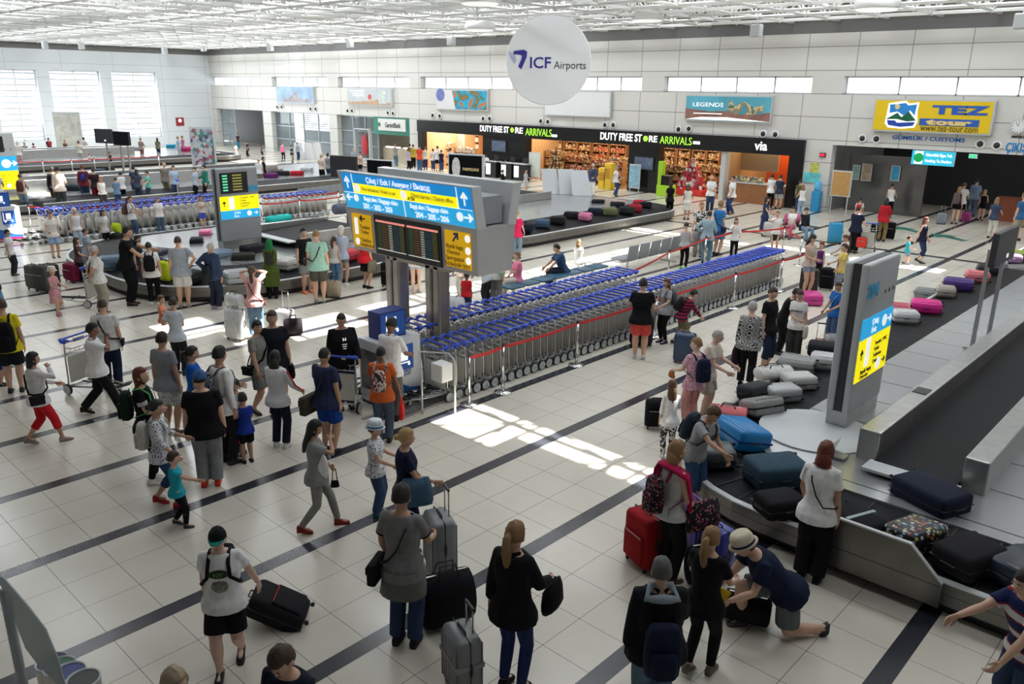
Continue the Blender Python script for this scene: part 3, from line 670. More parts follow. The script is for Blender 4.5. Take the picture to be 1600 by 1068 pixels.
r0=root('lime_display',(WY(1033,300,WYF-.7).x,WYF-.7,0),0,'lime green shop display with dark basket at the third shop','display')
MB().box((.3,0,.3),(.95,.5,.6),bev=.02).obj('base',mat('lime',(.35,.62,.02),.5),r0); MB().box((-.05,0,1.2),(.3,.3,1.3),bev=.02).obj('column',mat('lime',(.35,.62,.02),.5),r0)
f=MB()
for k in range(5): f.box((.12+.12*k,-.1,.85),(.03,.3,.5))
f.box((.36,-.1,1.1),(.55,.32,.04)); f.obj('basket',DARKM,r0)
# pillar screen
for a,b_,py,l in ((770,790,228,'dim screen on the black pillar between the first two shops'),(995,1018,255,'dim screen on the black pillar between the second and third shops')):
    p=WY((a+b_)/2,py,WYF-.11); p.x+=.0; o=root('wall_screen',p,0,l,'screen'); MB().box((0,-.02,0),(1.35,.05,.75),bev=.01).obj('case',BLACK,o); MB().box((0,-.05,0),(1.22,.01,.64)).obj('screen',mat('screen_dim',(.07,.09,.14),.3,emit=.35,var=.5,scale=4),o)
# cash desks and belts of the first shop
for i,(px,py) in enumerate(((771,274),(795,277),(815,279))):
    g=WYp(px,py,WYF-.9); r0=root('cash_desk',(g.x,g.y,0),0,['black cash desk with white sheet, leftmost','grey-topped cash desk in the middle','black cash desk nearest the poster stand'][i],'desk','cash desks before the duty free shop')
    MB().box((0,0,.5),(.95,.55,1.0)).obj('body',BLACK,r0); MB().box((0,0,1.02),(1.05,.65,.04)).obj('worktop',LGREY,r0); MB().box((-.2,-.29,.55),(.4,.01,.7)).obj('sheet',TXW,r0)
    f=MB(); f.box((.2,.1,1.25),(.4,.05,.3)); f.box((.2,.1,1.08),(.06,.06,.1)); f.obj('monitor',BLACK,r0)
# ---------------------------------------------------------------- customs hall opening
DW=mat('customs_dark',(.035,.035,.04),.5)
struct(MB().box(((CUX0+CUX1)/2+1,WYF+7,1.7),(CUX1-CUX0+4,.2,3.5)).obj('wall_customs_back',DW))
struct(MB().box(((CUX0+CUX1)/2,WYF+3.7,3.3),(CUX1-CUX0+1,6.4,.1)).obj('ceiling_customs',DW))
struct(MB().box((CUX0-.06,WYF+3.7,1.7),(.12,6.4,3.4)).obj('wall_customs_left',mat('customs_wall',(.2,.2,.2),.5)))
x0=CUX0; x1=PX(1415,300)
struct(MB().box(((x0+x1)/2+.3,WYF+1.6,1.35),(x1-x0,.12,2.7)).obj('wall_customs_glass',mat('metal_wall',(.17,.17,.17),.25,.8,.2,1.5)))
for i,(a,b_,y0,y1,m_,l) in enumerate([(1330,1345,258,280,mat('poster_green',(.25,.42,.33),.5,var=.3,scale=6),'pale green poster in the customs hall'),(1344,1364,256,282,mat('poster_brown',(.40,.30,.2),.5,var=.5,scale=4),'framed photo poster in the customs hall'),(1390,1408,259,282,mat('poster_cyan',(.03,.35,.62),.5,var=.3,scale=5),'cyan poster with white circle in the customs hall')]):
    rt,w_,h_=wb(a,y1,b_,y0,l,'wall_poster',WYF+1.5,'poster',None,m_,LGREY,.06,.05)
rt,w_,h_=wb(1423,256,1493,238,'cyan nothing to declare sign with a green disc','hanging_sign',WYF+.02,'sign',None,mat('declare_cyan',(.02,.42,.60),.5,emit=.5),LGREY,.15,.0)
MB().box((-w_*.33,0,.02),(w_*.2,h_*.9,.01)).obj('symbol_plate',TXW,rt)
MB().lathe([(h_*.33,0),(h_*.33,.01)],20).obj('symbol_disc',mat('declare_green',(0,.35,.08),.5,emit=.3),rt,loc=(-w_*.33,0,.03))
text('Gümrüklü Eşya Yok',h_*.34,TXW,rt,(w_*.14,h_*.2,.03),bold=.006,fw=w_*.62,fh=h_*.28); text('Nothing To Declare',h_*.34,TXW,rt,(w_*.14,-h_*.22,.03),bold=.006,fw=w_*.62,fh=h_*.28)
rt,w_,h_=wb(1280,245,1290,239,'small red digit display on the wall left of customs','digital_display',WYF,'display',None,mat('led_red',(.8,.02,.05),.4,emit=1),BLACK,.08,.04)
rt,w_,h_=wb(1513,247,1527,241,'green emergency exit sign above the customs opening','exit_sign',WYF+.02,'sign',None,mat('exit_green',(.05,.5,.25),.4,emit=.8),WHITE,.1,.02)
# bright glimpse of outdoors through the customs exit
struct(MB().box((PX(1570,270)+1.5,WYF+6.85,1.6),(3.2,.1,2.2)).obj('window_customs_exit',mat('daylight_glimpse',(.6,.62,.85),.5,emit=.9,var=.5,scale=1.5)))
area('customs_lamp',((CUX0+CUX1)/2-2,WYF+3.2,3.2),6,3,22,(1,.95,.9))
g=G(1577,345); r0=root('customs_desk',(g.x+1.2,g.y,0),0,'reddish wooden desk at the customs exit','desk')
MB().box((0,0,.5),(3.4,.7,1.0)).obj('body',mat('desk_red_wood',(.33,.09,.04),.5,var=.15,scale=3),r0); MB().box((0,0,1.03),(3.6,.8,.06)).obj('worktop',mat('desk_red_wood',(.33,.09,.04),.5),r0)
sign_stand(1310,321,.95,1.2,None,'wooden notice board on a white stand beside customs',.85,'notice_board',poster=mat('cork',(.50,.28,.09),.7,var=.1,scale=8))
# wall posters right of the cafe
rt,w_,h_=wb(1264,275,1281,254,'yellow and white penguin-like poster right of the cafe'.replace('penguin-like ',''),'wall_poster',WYF,'poster',None,mat('poster_sun',(.75,.5,.1),.5,var=.5,scale=6),WHITE,.03,.02)
rt,w_,h_=wb(1254,284,1283,270,'turquoise wave-shaped wall panel right of the cafe','wall_panel',WYF,'poster',None,mat('poster_turq',(.12,.55,.68),.5,var=.4,scale=3),WHITE,.04,.02)
g=WY(1274,322,WYF-.35); g.z=0
r0=root('water_dispenser',g,0,'blue water dispenser standing against the wall right of the cafe','dispenser')
MB().box((0,0,.5),(.4,.35,1.0),bev=.04).obj('body',mat('disp_blue',(.03,.30,.60),.4),r0); MB().lathe([(.13,1.0),(.16,1.1),(.16,1.4),(.1,1.45)],14).obj('bottle',mat('disp_bottle',(.1,.45,.75),.1),r0,True)
# floor arrows near customs
GRN=mat('floor_green',(.01,.16,.11),.4)
for px,py,l in ((1415,358,'green arrow on the floor nearer the red jacket person'),(1480,370,'green arrow on the floor, right one')):
    g=G(px,py); o=MB().poly([(-.9,-.2),(0,-.2),(0,-.55),(.9,0),(0,.55),(0,.2),(-.9,.2)],.004).obj('floor_arrow',GRN,loc=(g.x,g.y,.001),rot=(0,0,R(150))); tag(o,l,'floor marking')
# ---------------------------------------------------------------- baggage carousels
BELT=mat('carousel_belt',(.009,.009,.011),.6,0,.25,5,bump=.3,spec=.18)
SKIRT=mat('skirt_steel',(.20,.195,.18),.34,.85,.12,4)
PLAT=panel_wall_mat('island_plates',(.40,.41,.42),1.1,50,'Y',0,.03,(.12,.12,.12)); PLAT.node_tree.nodes['Principled BSDF'].inputs['Roughness'].default_value=.22; PLAT.node_tree.nodes['Principled BSDF'].inputs['Metallic'].default_value=.55
def rrect(x0,x1,y0,y1,r,n=8):
    pts=[]
    for cx,cy_,a0 in ((x1-r,y1-r,0),(x0+r,y1-r,90),(x0+r,y0+r,180),(x1-r,y0+r,270)):
        for k in range(n+1):
            a=R(a0+90*k/n); pts.append((cx+r*math.cos(a),cy_+r*math.sin(a)))
    return pts
RINGS_=[]
def carousel(x0,x1,y0,y1,r,w_,label,zo=.42,zi=.5,island=.52,kick=.15):
    RINGS_.append((x0,x1,y0,y1))
    rt=root('baggage_carousel',((x0+x1)/2,(y0+y1)/2,0),0,label,'baggage carousel')
    ox,oy=rt.location.x,rt.location.y
    def ring(d,z): return [(x-ox,y-oy,z) for x,y in rrect(x0+d,x1-d,y0+d,y1-d,max(r-d,.25))]
    MB().loft([ring(.12,0),ring(.12,kick)],False).obj('kick_base',BLACK,rt)
    MB().loft([ring(.12,kick),ring(0,kick),ring(0,zo),ring(.06,zo+.015),ring(.09,zo)],False).obj('steel_skirt',SKIRT,rt)
    MB().loft([ring(.0,zo-.012),ring(-.004,zo-.006),ring(.0,zo+.006),ring(.07,zo+.018),ring(.09,zo+.004)],False).obj('rim',LGREY,rt)
    MB().loft([ring(-.002,(kick+zo)/2-.004),ring(-.002,(kick+zo)/2+.004)],False).obj('skirt_seam',DARKM,rt)
    MB().loft([ring(.09,zo-.01),ring(w_,zi-.01)],False).obj('belt',BELT,rt)
    # overlapping belt plates drawn by thin seams
    s=MB(); P=ring(.1,zo),ring(w_-.02,zi)
    N=len(P[0])
    for k in range(N):
        a0,a1=Vector(P[0][k]),Vector(P[0][(k+1)%N]); b0,b1=Vector(P[1][k]),Vector(P[1][(k+1)%N]); L_=(a1-a0).length; n_=max(1,int(L_/.45))
        for j in range(n_):
            t=j/n_; p=a0.lerp(a1,t); q=b0.lerp(b1,t); dd=(a1-a0).normalized()*.012 if L_>0 else Vector((0,.01,0)); up=Vector((0,0,.004))
            s.add([p+up-dd,p+up+dd,q+up+dd,q+up-dd],[(0,1,2,3)])
    s.obj('belt_seams',RUBBER,rt)
    MB().loft([ring(w_,zi-.05),ring(w_,island),ring(w_+.02,island)],True).obj('island_platform',PLAT,rt)
    return rt
c204=carousel(-6.1,1.2,8.85,36.0,2.2,1.22,'near baggage carousel at the right with a steel skirt')
c203=carousel(-29.2,-19.35,8.4,18.6,3.4,1.7,'baggage carousel around the 203 sign pylon',zi=.62,island=.64)
c206=carousel(-29.2,-19.4,19.7,33.0,2.3,1.7,'baggage carousel with white boards before the duty free shops',zi=.62,island=.64)
c202=carousel(-50,-39.5,5.5,34,2.2,1.5,'baggage carousel in the left middle of the hall')
c201=carousel(-69,-58.5,9,33,2.2,1.5,'farthest baggage carousel along the window wall')
# raised guard on the near carousel
P0=G(1283,830,.5);  gr=MB().mat(SKIRT)
ys=8.80
xa,xb,xc=WY(1281,800,ys).x,WY(1425,850,ys).x,WY(1475,905,ys).x
gr.poly([(xa,.14),(xc,.14),(xc,.44),(xb,.78),(xa,.78)],.04,Matrix.Translation((0,ys,0))@Matrix.Rotation(PI/2,4,'X'))
gr.mat(LGREY).poly([(xa,.765),(xb,.765),(xc,.425),(xc,.44),(xb,.785),(xa,.785)],.05,Matrix.Translation((0,ys+.005,0))@Matrix.Rotation(PI/2,4,'X'))
gr.mat(DARKM).box(((xa+xc)/2,ys-.042,.40),(xc-xa-.05,.004,.008))
tag(gr.obj('guard_plate'),'raised steel guard plate on the front of the near carousel','guard')
# feed conveyors on the islands
def feed(x0,x1,y0,y1,zt,label,wall=.3,drop=.35,base=.5):
    rt=root('feed_conveyor',((x0+x1)/2,(y0+y1)/2,base),0,label,'conveyor'); L_=y1-y0; W_=x1-x0
    for s in (-1,1):
        MB().box((s*(W_/2-wall/2),0,(zt-base)/2),(wall,L_,zt-base),bev=.02).obj('side_wall',STEEL,rt)
    b=MB(); t=zt-base-.12
    b.add([(-W_/2+wall,-L_/2-.15,t-drop),(W_/2-wall,-L_/2-.15,t-drop),(W_/2-wall,L_/2,t),(-W_/2+wall,L_/2,t),(-W_/2+wall,-L_/2-.15,.0),(W_/2-wall,-L_/2-.15,.0),(W_/2-wall,L_/2,0),(-W_/2+wall,L_/2,0)],[(0,1,2,3),(4,7,6,5),(0,4,5,1),(3,2,6,7),(0,3,7,4),(1,5,6,2)])
    b.obj('belt',BELT,rt)
    MB().box((0,-L_/2-.3,t-drop-.02),(W_-2*wall+.1,.34,.04)).obj('lip_plate',LGREY,rt)
    MB().box((-(W_/2-wall/2),-L_/2+2.2,zt-base+.005),(wall*.7,.3,.012)).obj('control_plate',DARKM,rt)
    return rt
feed(-3.62,-1.95,11.15,30,.98,'sloping feed conveyor with steel walls on the near carousel island',.30,drop=.24)
feed(-24.6,-22.0,13.9,16.6,1.1,'grey feed conveyor on the island behind the 203 sign',.12,.1,.64)
feed(-27.0,-24.6,23.5,29,1.0,'dark feed slab on the island in front of the white boards',.1,.3,.64)
feed(-45.5,-43.2,11,26,1.1,'feed conveyor on the left middle carousel',.2,.2)
feed(-65,-63,14,26,1.1,'feed conveyor on the farthest carousel',.2,.2)
# round plate and small bracket near the 204 sign
g=G(1275,672,.53); o=MB().lathe([(.85,0),(.85,.02)],32).obj('round_floor_plate',LGREY,loc=(g.x,g.y,.52)); tag(o,'round pale plate on the island beside the 204 sign','plate')
g=G(1293,708,.53); o=MB().box((0,0,.12),(.03,.42,.24),Matrix.Rotation(R(20),4,'Y')); o.box((.12,0,.02),(.3,.2,.03)); tag(o.obj('metal_bracket',STEEL,loc=(g.x,g.y,.53)),'small tilted steel bracket on the island edge','bracket')
# white boards leaning on the far islands
for i,(px,py,w_) in enumerate([(860,303,.72),(886,304,.72),(907,306,.78)]):
    g=G(px,py,.64); r0=root('white_board',(g.x,g.y,.64),R(42),['plain white board on the carousel island, leftmost of three','white board with grey printed lines, middle of three','plain white board on the island, rightmost of three'][i],'board','white boards on the carousel island')
    T=Matrix.Rotation(R(-14),4,'X')
    MB().poly([(-w_/2-.0,0),(w_/2+.15,0),(w_/2-.1,1.22),(-w_/2-.12,1.22)],.04,T@Matrix.Rotation(PI/2,4,'X')).obj('panel',mat('board_white',(.74,.77,.79),.5),r0)
    if i==1:
        k=MB()
        for j in range(9): k.box((-.0,-.035,.2+j*.10),(w_*.6,.006,.018),T)
        k.obj('printed_lines',mat('print_grey',(.45,.47,.5),.5),r0)
for i,(px,py) in enumerate([(468,243),(484,243),(497,243)]):
    g=G(px,py+6,0); r0=root('white_board',(g.x,g.y,0),R(42),['leftmost white board near the glazed fronts','middle white board near the glazed fronts','rightmost white board near the glazed fronts'][i],'board','white boards near the far glazed fronts')
    MB().poly([(-.42,0),(.42,0),(.25,1.3),(-.35,1.3)],.04,Matrix.Rotation(PI/2,4,'X')).obj('panel',mat('board_white',(.74,.77,.79),.5),r0)
# ---------------------------------------------------------------- pylon signs on the islands
def pylon(x,y0,y1,z0,zt,num,label,screen,yellow,blue,backx=.36):
    """sign slab, its broad face towards +X"""
    L_=y1-y0; rt=root('carousel_sign',(x,(y0+y1)/2,z0),0,label,'sign'); h=zt-z0
    MB().box((-backx/2,0,.14),(backx*.9,L_*.96,.28)).obj('plinth',STEEL,rt)
    b=MB(); 
    for dx in (-backx*.5,): b.box((dx,0,.28+(h-.28)/2),(backx*.3,L_*.94,h-.3))
    b.obj('core',DARKM,rt)
    for k,dx in enumerate((-backx*.84,-backx*.16)):
        MB().box((dx,0,.27+(h-.27)/2),(backx*.32,L_,h-.27),bev=.03).obj('shell',LGREY if num!='203' else GREYM,rt)
    F=Matrix(((0,0,1,0),(1,0,0,0),(0,1,0,-z0),(0,0,0,1)))   # face frame: local x -> +Y, y -> z(abs)
    def face(y,z,name,m,w_,hh,t=.012,o_=.0): 
        return MB().box((0,0,t/2),(w_,hh,t)).obj(name,m,rt,mw=F@Matrix.Translation((y,z,o_+.001)))
    face(0,(yellow[0]+yellow[1])/2,'yellow_panel',SIGNY,L_*.96,yellow[1]-yellow[0])
    face(0,(blue[0]+blue[1])/2,'blue_panel',SIGNC,L_*.96,blue[1]-blue[0])
    rot_=(PI/2,0,PI/2)
    def T(s,y,z,size,m,b=0,al='CENTER'): return text(s,size,m,rt,(.016,y,z-z0),rot_,bold=b,align=al,ext=.003)
    bc=(blue[0]+blue[1])/2; bh=blue[1]-blue[0]
    T('Çıkış',-.08*L_,bc+bh*.2,bh*.40,TXW,.0); T('Exit',-.1*L_,bc-bh*.22,bh*.40,TXW,.0)
    MB().lathe([(bh*.3,0),(bh*.3,.006)],20).obj('symbol_disc',TXW,rt,mw=F@Matrix.Translation((L_*.22,bc,.013)))
    arrow(rt,F@Matrix.Translation((L_*.39,bc,.013)),bh*.28,0,TXW)
    yc=(yellow[0]+yellow[1])/2; yh=yellow[1]-yellow[0]
    arrow(rt,F@Matrix.Translation((-L_*.38,yc+(.0 if num=='203' else yh*.15),.013)),.09,90,TXK)
    MB().box((0,0,0),(.17,min(yh*.85,.46),.006),bev=.002).obj('symbol_plate',TXW,rt,mw=F@Matrix.Translation((-L_*.2,yc+(.0 if num=='203' else yh*.14),.015)))
    for j,s in enumerate(['Tuvalet / WC','Toilet','Toiletten','Туалет']): T(s,.0,yc+yh*(.34-.2*j)*(1 if num=='203' else .75),.095,TXK,0,'LEFT')
    if num!='203':
        T('Büyük bagaj',-L_*.35,yc-yh*.30,.095,TXK,0,'LEFT'); T('Oversize',-L_*.35,yc-yh*.42,.095,TXK,0,'LEFT')
        MB().lathe([(.1,0),(.1,.006)],18).obj('symbol_disc',TXW,rt,mw=F@Matrix.Translation((L_*.2,yc-yh*.3,.013))); arrow(rt,F@Matrix.Translation((L_*.38,yc-yh*.28,.013)),.08,0,TXK)
        k=MB()
        for j in range(3): k.box((L_*(.12+.13*j),.0,0),(.03,.06,.006))
        k.obj('bolt_heads',DARKM,rt,mw=F@Matrix.Translation((0,blue[1]+.32,.004)))
    if screen:
        a,b_,c,d=screen
        face((a+b_)/2-(y0+y1)/2,(c+d)/2,'screen_case',BLACK,b_-a,d-c,.02)
        k=MB(); rows=6
        for j in range(rows):
            z=(c+d)/2+(d-c)*(.36-.14*j); k.mat(mat('led_green',(.1,.55,.3),.5,emit=.8)).box(((a+b_)/2-(y0+y1)/2-(b_-a)*.33,z,.0),(.16,.045,.004)); k.mat(mat('led_olive',(.28,.26,.06),.5,emit=.5)).box(((a+b_)/2-(y0+y1)/2+.1,z,0),(.3,.04,.004))
        k.obj('screen_lines',None,rt,mw=F@Matrix.Translation((0,0,.026)))
    T(num,L_*(.36 if num=='203' else -.3),(2.46 if num=='203' else blue[1]+.42 if num=='204' else 2.5),.22 if num=='203' else .3,mat('digit_cyan',(.03,.45,.8),.5),.008)
    return rt
def arrow(parent,M,s,deg,m,name='arrow'):
    a=MB().poly([(-s,-s*.14),(s*.2,-s*.14),(-s*.1,-s*.55),(s*.15,-s*.7),(s*.95,0),(s*.15,s*.7),(-s*.1,s*.55),(s*.2,s*.14),(-s,s*.14)],.006)
    return a.obj(name,m,parent,mw=M@Matrix.Rotation(R(deg),4,'Z'))
pylon(-23.3,11.93,13.28,.62,3.10,'203','grey 203 sign pylon with a black arrivals screen',(12.02,12.92,2.36,2.98),(1.84,2.27),(1.58,1.84))
pylon(-4.1,12.02,13.35,.5,3.12,'204','near silver 204 sign pylon on the right carousel island',None,(1.27,1.95),(1.95,2.27))
a=WX(0,262,-43).y
pylon(-43.2,a-.9,WX(31,262,-43).y,.5,3.3,'202','grey sign pylon cut by the left edge of the photo',(a-.8,a+.35,2.45,3.15),(.75,1.6),(1.6,2.25))
# ---------------------------------------------------------------- the big overhead sign on two pillars
BY=10.1; bs=root('overhead_sign',(-12.2,BY+.45,0),0,'big blue and yellow overhead direction sign on two steel pillars','sign')
ox,oy=bs.location.x,bs.location.y
PILL=mat('pillar_steel',(.46,.43,.39),.28,.8,.18,2.5)
for px in (620.5,683):
    x=WY(px,420,BY+.35).x-ox
    for k,dx in enumerate((-.115,.115)): MB().box((dx,-.1,1.15),(.20,.30,2.3),bev=.04,M=Matrix.Translation((x,0,0))).obj('pillar_half',PILL,bs)
    MB().box((x,-.1,1.15),(.06,.24,2.28)).obj('pillar_core',DARKM,bs)
    MB().box((x,-.1,.05),(.8,.7,.1),bev=.02).obj('pillar_base',PILL,bs)
# lower box: trapezoid along x
xl,xr=-13.97-ox,-10.25-ox; z0,z1,z2=2.24,3.10,3.86
GBOX=mat('sign_box_grey',(.50,.50,.51),.4,.3,.04,2)
MB().loft([[(xl+.02,-.45,z0),(xr-.02,-.45,z0),(xr-.02,.45,z0),(xl+.02,.45,z0)],[(xl-.22,-.50,z1+.02),(xr+.0,-.50,z1+.02),(xr+.0,.50,z1+.02),(xl-.22,.50,z1+.02)]]).obj('lower_box',GBOX,bs)
for s,nm in ((-1,'front_panel'),(1,'rear_panel')):
    y=s*.50; t=s*.14
    MB().loft([[(xl-.10,y,z1),(xr+.02,y,z1),(xr+.02,y-s*.22,z1),(xl-.10,y-s*.22,z1)],[(xl-.26,y+t,z2),(xr+.02,y+t,z2),(xr+.02,y+t-s*.22,z2),(xl-.26,y+t-s*.22,z2)]]).obj(nm,LGREY,bs)
MB().box(((xl+xr)/2-.1,0,z1+.3),(xr-xl,.5,.5)).obj('inner_box',GREYM,bs)
tilt=math.atan2(.14,z2-z1); F=Matrix.Translation((0,-.505,z1))@Matrix.Rotation(PI/2+tilt,4,'X')
Wp=xr-xl+.16; cxp=(xl+xr)/2-.06; Hp=(z2-z1)/math.cos(tilt)
def fp(name,m,x0,x1,y0,y1,o_=.004): # fractions of the panel
    return MB().box((cxp+Wp*((x0+x1)/2-.5),Hp*(y0+y1)/2,0),(Wp*(x1-x0),Hp*(y1-y0),.008)).obj(name,m,bs,mw=F@Matrix.Translation((0,0,o_)))
fp('blue_field',SIGNB,.01,.99,.46,.97); fp('cyan_field',SIGNC,.01,.99,.03,.46); fp('yellow_field',SIGNY,.10,.90,.46,.72,.012)
fp('divider',TXW,.10,.104,.46,.97,.02); fp('divider',TXW,.896,.90,.46,.97,.02); fp('divider',TXW,.01,.99,.455,.465,.02); fp('divider',TXW,.498,.502,.03,.46,.02)
def ft(s,x,y,size,m=TXW,b=.006,sx=1): 
    o=text(s,size,m,bs,bold=b,sx=sx); o.matrix_local=F@Matrix.Translation((cxp+Wp*(x-.5),Hp*y,.024))@Matrix.Diagonal((sx,1,1,1)); return o
ft('Çıkış / Exit / Ausgang / Выход',.47,.845,.155,b=.003,sx=.98)
ft('Oto kiralama / Rent a car',.31,.60,.105,mat('sign_dim',(.45,.40,.05),.5),.002); ft('Döviz bürosu / Change office',.72,.62,.115,mat('sign_dim',(.45,.40,.05),.5),.002,.85); ft('ATM',.565,.52,.10,mat('sign_dim',(.45,.40,.05),.5),.004)
ft('Bagaj alım / Baggage claim',.315,.345,.125,b=.002,sx=.83); ft('201 - 202 - 203',.28,.14,.15,b=.004); ft('Bagaj alım / Baggage claim',.685,.345,.125,b=.002,sx=.83); ft('204 - 205 - 206',.70,.14,.15,b=.004)
for x,y,r in ((.135,.60,.085),(.51,.60,.085),(.11,.33,.075),(.90,.27,.085)): MB().lathe([(r,0),(r,.006)],20).obj('symbol_disc',TXW,bs,mw=F@Matrix.Translation((cxp+Wp*(x-.5),Hp*y,.018)))
for x,y,d,s in ((.055,.74,90,.13),(.945,.72,90,.13),(.05,.33,180,.11),(.96,.27,0,.12)): arrow(bs,F@Matrix.Translation((cxp+Wp*(x-.5),Hp*y,.018)),s,d,TXW)
# lower face: amber panels and flight screens
F2=Matrix.Translation((0,-.453,z0))@Matrix.Rotation(PI/2+math.atan2(.05,z1-z0),4,'X'); H2=z1-z0; W2=xr-xl; c2=(xl+xr)/2-.1
def f2(name,m,x0,x1,y0,y1,o_=.01,t=.012): return MB().box((c2+W2*((x0+x1)/2-.5),H2*(y0+y1)/2,0),(W2*(x1-x0),H2*(y1-y0),t)).obj(name,m,bs,mw=F2@Matrix.Translation((0,0,o_)))
def t2(s,x,y,size,m=TXK,b=0,sx=1):
    o=text(s,size,m,bs,bold=b); o.matrix_local=F2@Matrix.Translation((c2+W2*(x-.5),H2*y,.022))@Matrix.Diagonal((sx,1,1,1)); return o
f2('amber_panel',SIGNA,.03,.205,.10,.90); f2('amber_panel',SIGNA,.80,.985,.10,.90)
f2('screen_case',BLACK,.235,.77,.03,.95,.014,.03)
SCRR=mat('screen_rows',(.05,.06,.03),.4,emit=.5,var=.5,scale=40)
f2('screen',mat('screen_black',(.012,.012,.010),.3),.255,.495,.17,.80,.031); f2('screen',mat('screen_black',(.012,.012,.010),.3),.515,.755,.17,.80,.031)
for b0 in (.255,.515):
    f2('screen_bar',mat('screen_red',(.75,.25,.2),.4,emit=.6),b0,b0+.24,.80,.845,.034); f2('screen_bar',mat('screen_pale',(.7,.7,.65),.4,emit=.6),b0,b0+.24,.155,.17,.034)
    for x,m_,w_ in ((.015,mat('scr_green',(.03,.10,.03),.5,emit=.2,var=.5,scale=60),.03),(.05,mat('scr_brown',(.12,.05,.02),.5,emit=.2,var=.5,scale=60),.05),(.107,mat('scr_white',(.30,.30,.24),.5,emit=.4,var=.5,scale=22),.028),(.142,mat('scr_blue',(.01,.05,.08),.5,emit=.2,var=.5,scale=60),.05),(.197,mat('scr_olive',(.10,.10,.02),.5,emit=.2,var=.5,scale=60),.035)):
        k=MB()
        for j in range(11): k.box((c2+W2*(b0+x+w_/2-.5),H2*(.20+.055*j),0),(W2*w_,H2*.032,.004))
        k.obj('screen_text_column',m_,bs,mw=F2@Matrix.Translation((0,0,.04)))
arrow(bs,F2@Matrix.Translation((c2+W2*(.125-.5),H2*.80,.018)),.10,180,TXK); arrow(bs,F2@Matrix.Translation((c2+W2*(.88-.5),H2*.78,.018)),.12,50,mat('arrow_navy',(.02,.02,.2),.5))
for s,x,y in (('Tuvalet',.145,.60),('Toilet',.14,.48),('Telefon',.145,.28),('Telephone',.15,.17)): t2(s,x,y,.115)
for s,x,y in (('Büyük bagaj',.87,.56),('Oversize',.86,.43),('Sperrgepäck',.87,.30),('Большой груз',.885,.17)): t2(s,x,y,.115,TXK,0,.85)
f2('symbol_plate',TXW,.055,.083,.40,.80,.02); 
for x,y in ((.07,.22),(.965,.78),(.965,.52),(.965,.30)): MB().lathe([(.07,0),(.07,.006)],18).obj('symbol_disc',TXW,bs,mw=F2@Matrix.Translation((c2+W2*(x-.5),H2*y,.018)))
MB().box((-.0,0,z0-.06),(1.9,.5,.12)).obj('cross_beam',PILL,bs)
# ---------------------------------------------------------------- display screens on posts
def tv(P,w_,h_,rz,label,z0,two=True,back=False,img=None,pf=.22):
    """P: top centre"""
    r0=root('display_screen_stand',(P.x,P.y,z0),rz,label,'screen'); hh=P.z-z0
    for s in ((-1,1) if two else (0,)): MB().box((s*w_*pf,0,(hh-h_*.5)/2),(.07,.07,hh-h_*.5)).obj('post',STEEL,r0)
    MB().box((0,0,.02),(w_*.75 if two else .5,.35,.04)).obj('base_plate',STEEL,r0)
    MB().box((0,-.09,hh-h_/2),(w_,.12,h_),bev=.02).obj('case',LGREY if img=='ad' else DARKM,r0)
    if not back:
        MB().box((0,-.153,hh-h_/2),(w_*.93,.008,h_*.9)).obj('screen',mat('screen_off',(.004,.005,.007),.5,spec=.12),r0)
    else:
        MB().box((w_*.1,-.155,hh-h_*.8),(.12,.01,.08)).obj('label_plate',TXW,r0)
    return r0,hh
P=G(731,240,3.6); r0,hh=tv(P,1.25,.85,R(15),'black advert screen reading PARMIGIANI above the overhead sign',.0,False,img='ad')
text('PARMIGIANI',.1,mat('ad_gold',(.55,.42,.2),.5,emit=.5),r0,(.2,-.17,hh-.45),(PI/2,0,0),fw=.56,fh=.09)
MB().lathe([(.06,-.30),(.13,-.2),(.16,0),(.13,.2),(.06,.30)],14).obj('watch_print',mat('ad_silver',(.5,.52,.5),.4,emit=.2,var=.5,scale=20),r0,loc=(-.33,-.155,hh-.42)).scale=(1,.06,1)
P=G(597,249,3.3); r0,hh=tv(P,1.05,.6,R(14),'black advert screen with a pink streak behind the overhead sign',.5,False,img='ad')
MB().box((.25,-.16,hh-.22),(.25,.01,.06),Matrix.Identity(4)).obj('pink_print',mat('ad_pink',(.5,.08,.35),.5,emit=.3),r0)
P=G(539,243,3.2); tv(P,1.1,.75,R(20),'dark back of a screen on a post left of the overhead sign',.0,False,True)
P=G(163,201,3.2); tv(P,1.25,.75,R(20),'dark back of a display screen, left one of the far pair',0,False,True)
P=G(191,205,3.2); tv(P,1.25,.7,R(15),'black display screen on two posts, right one of the far pair',0,True)
r0,hh=tv(Vector((-3.88,18.55,2.95)),1.55,.68,R(90),'dark screen on two tall posts on the near carousel island',.52,True,True,pf=.40)
P=G(103,181,2.6); 
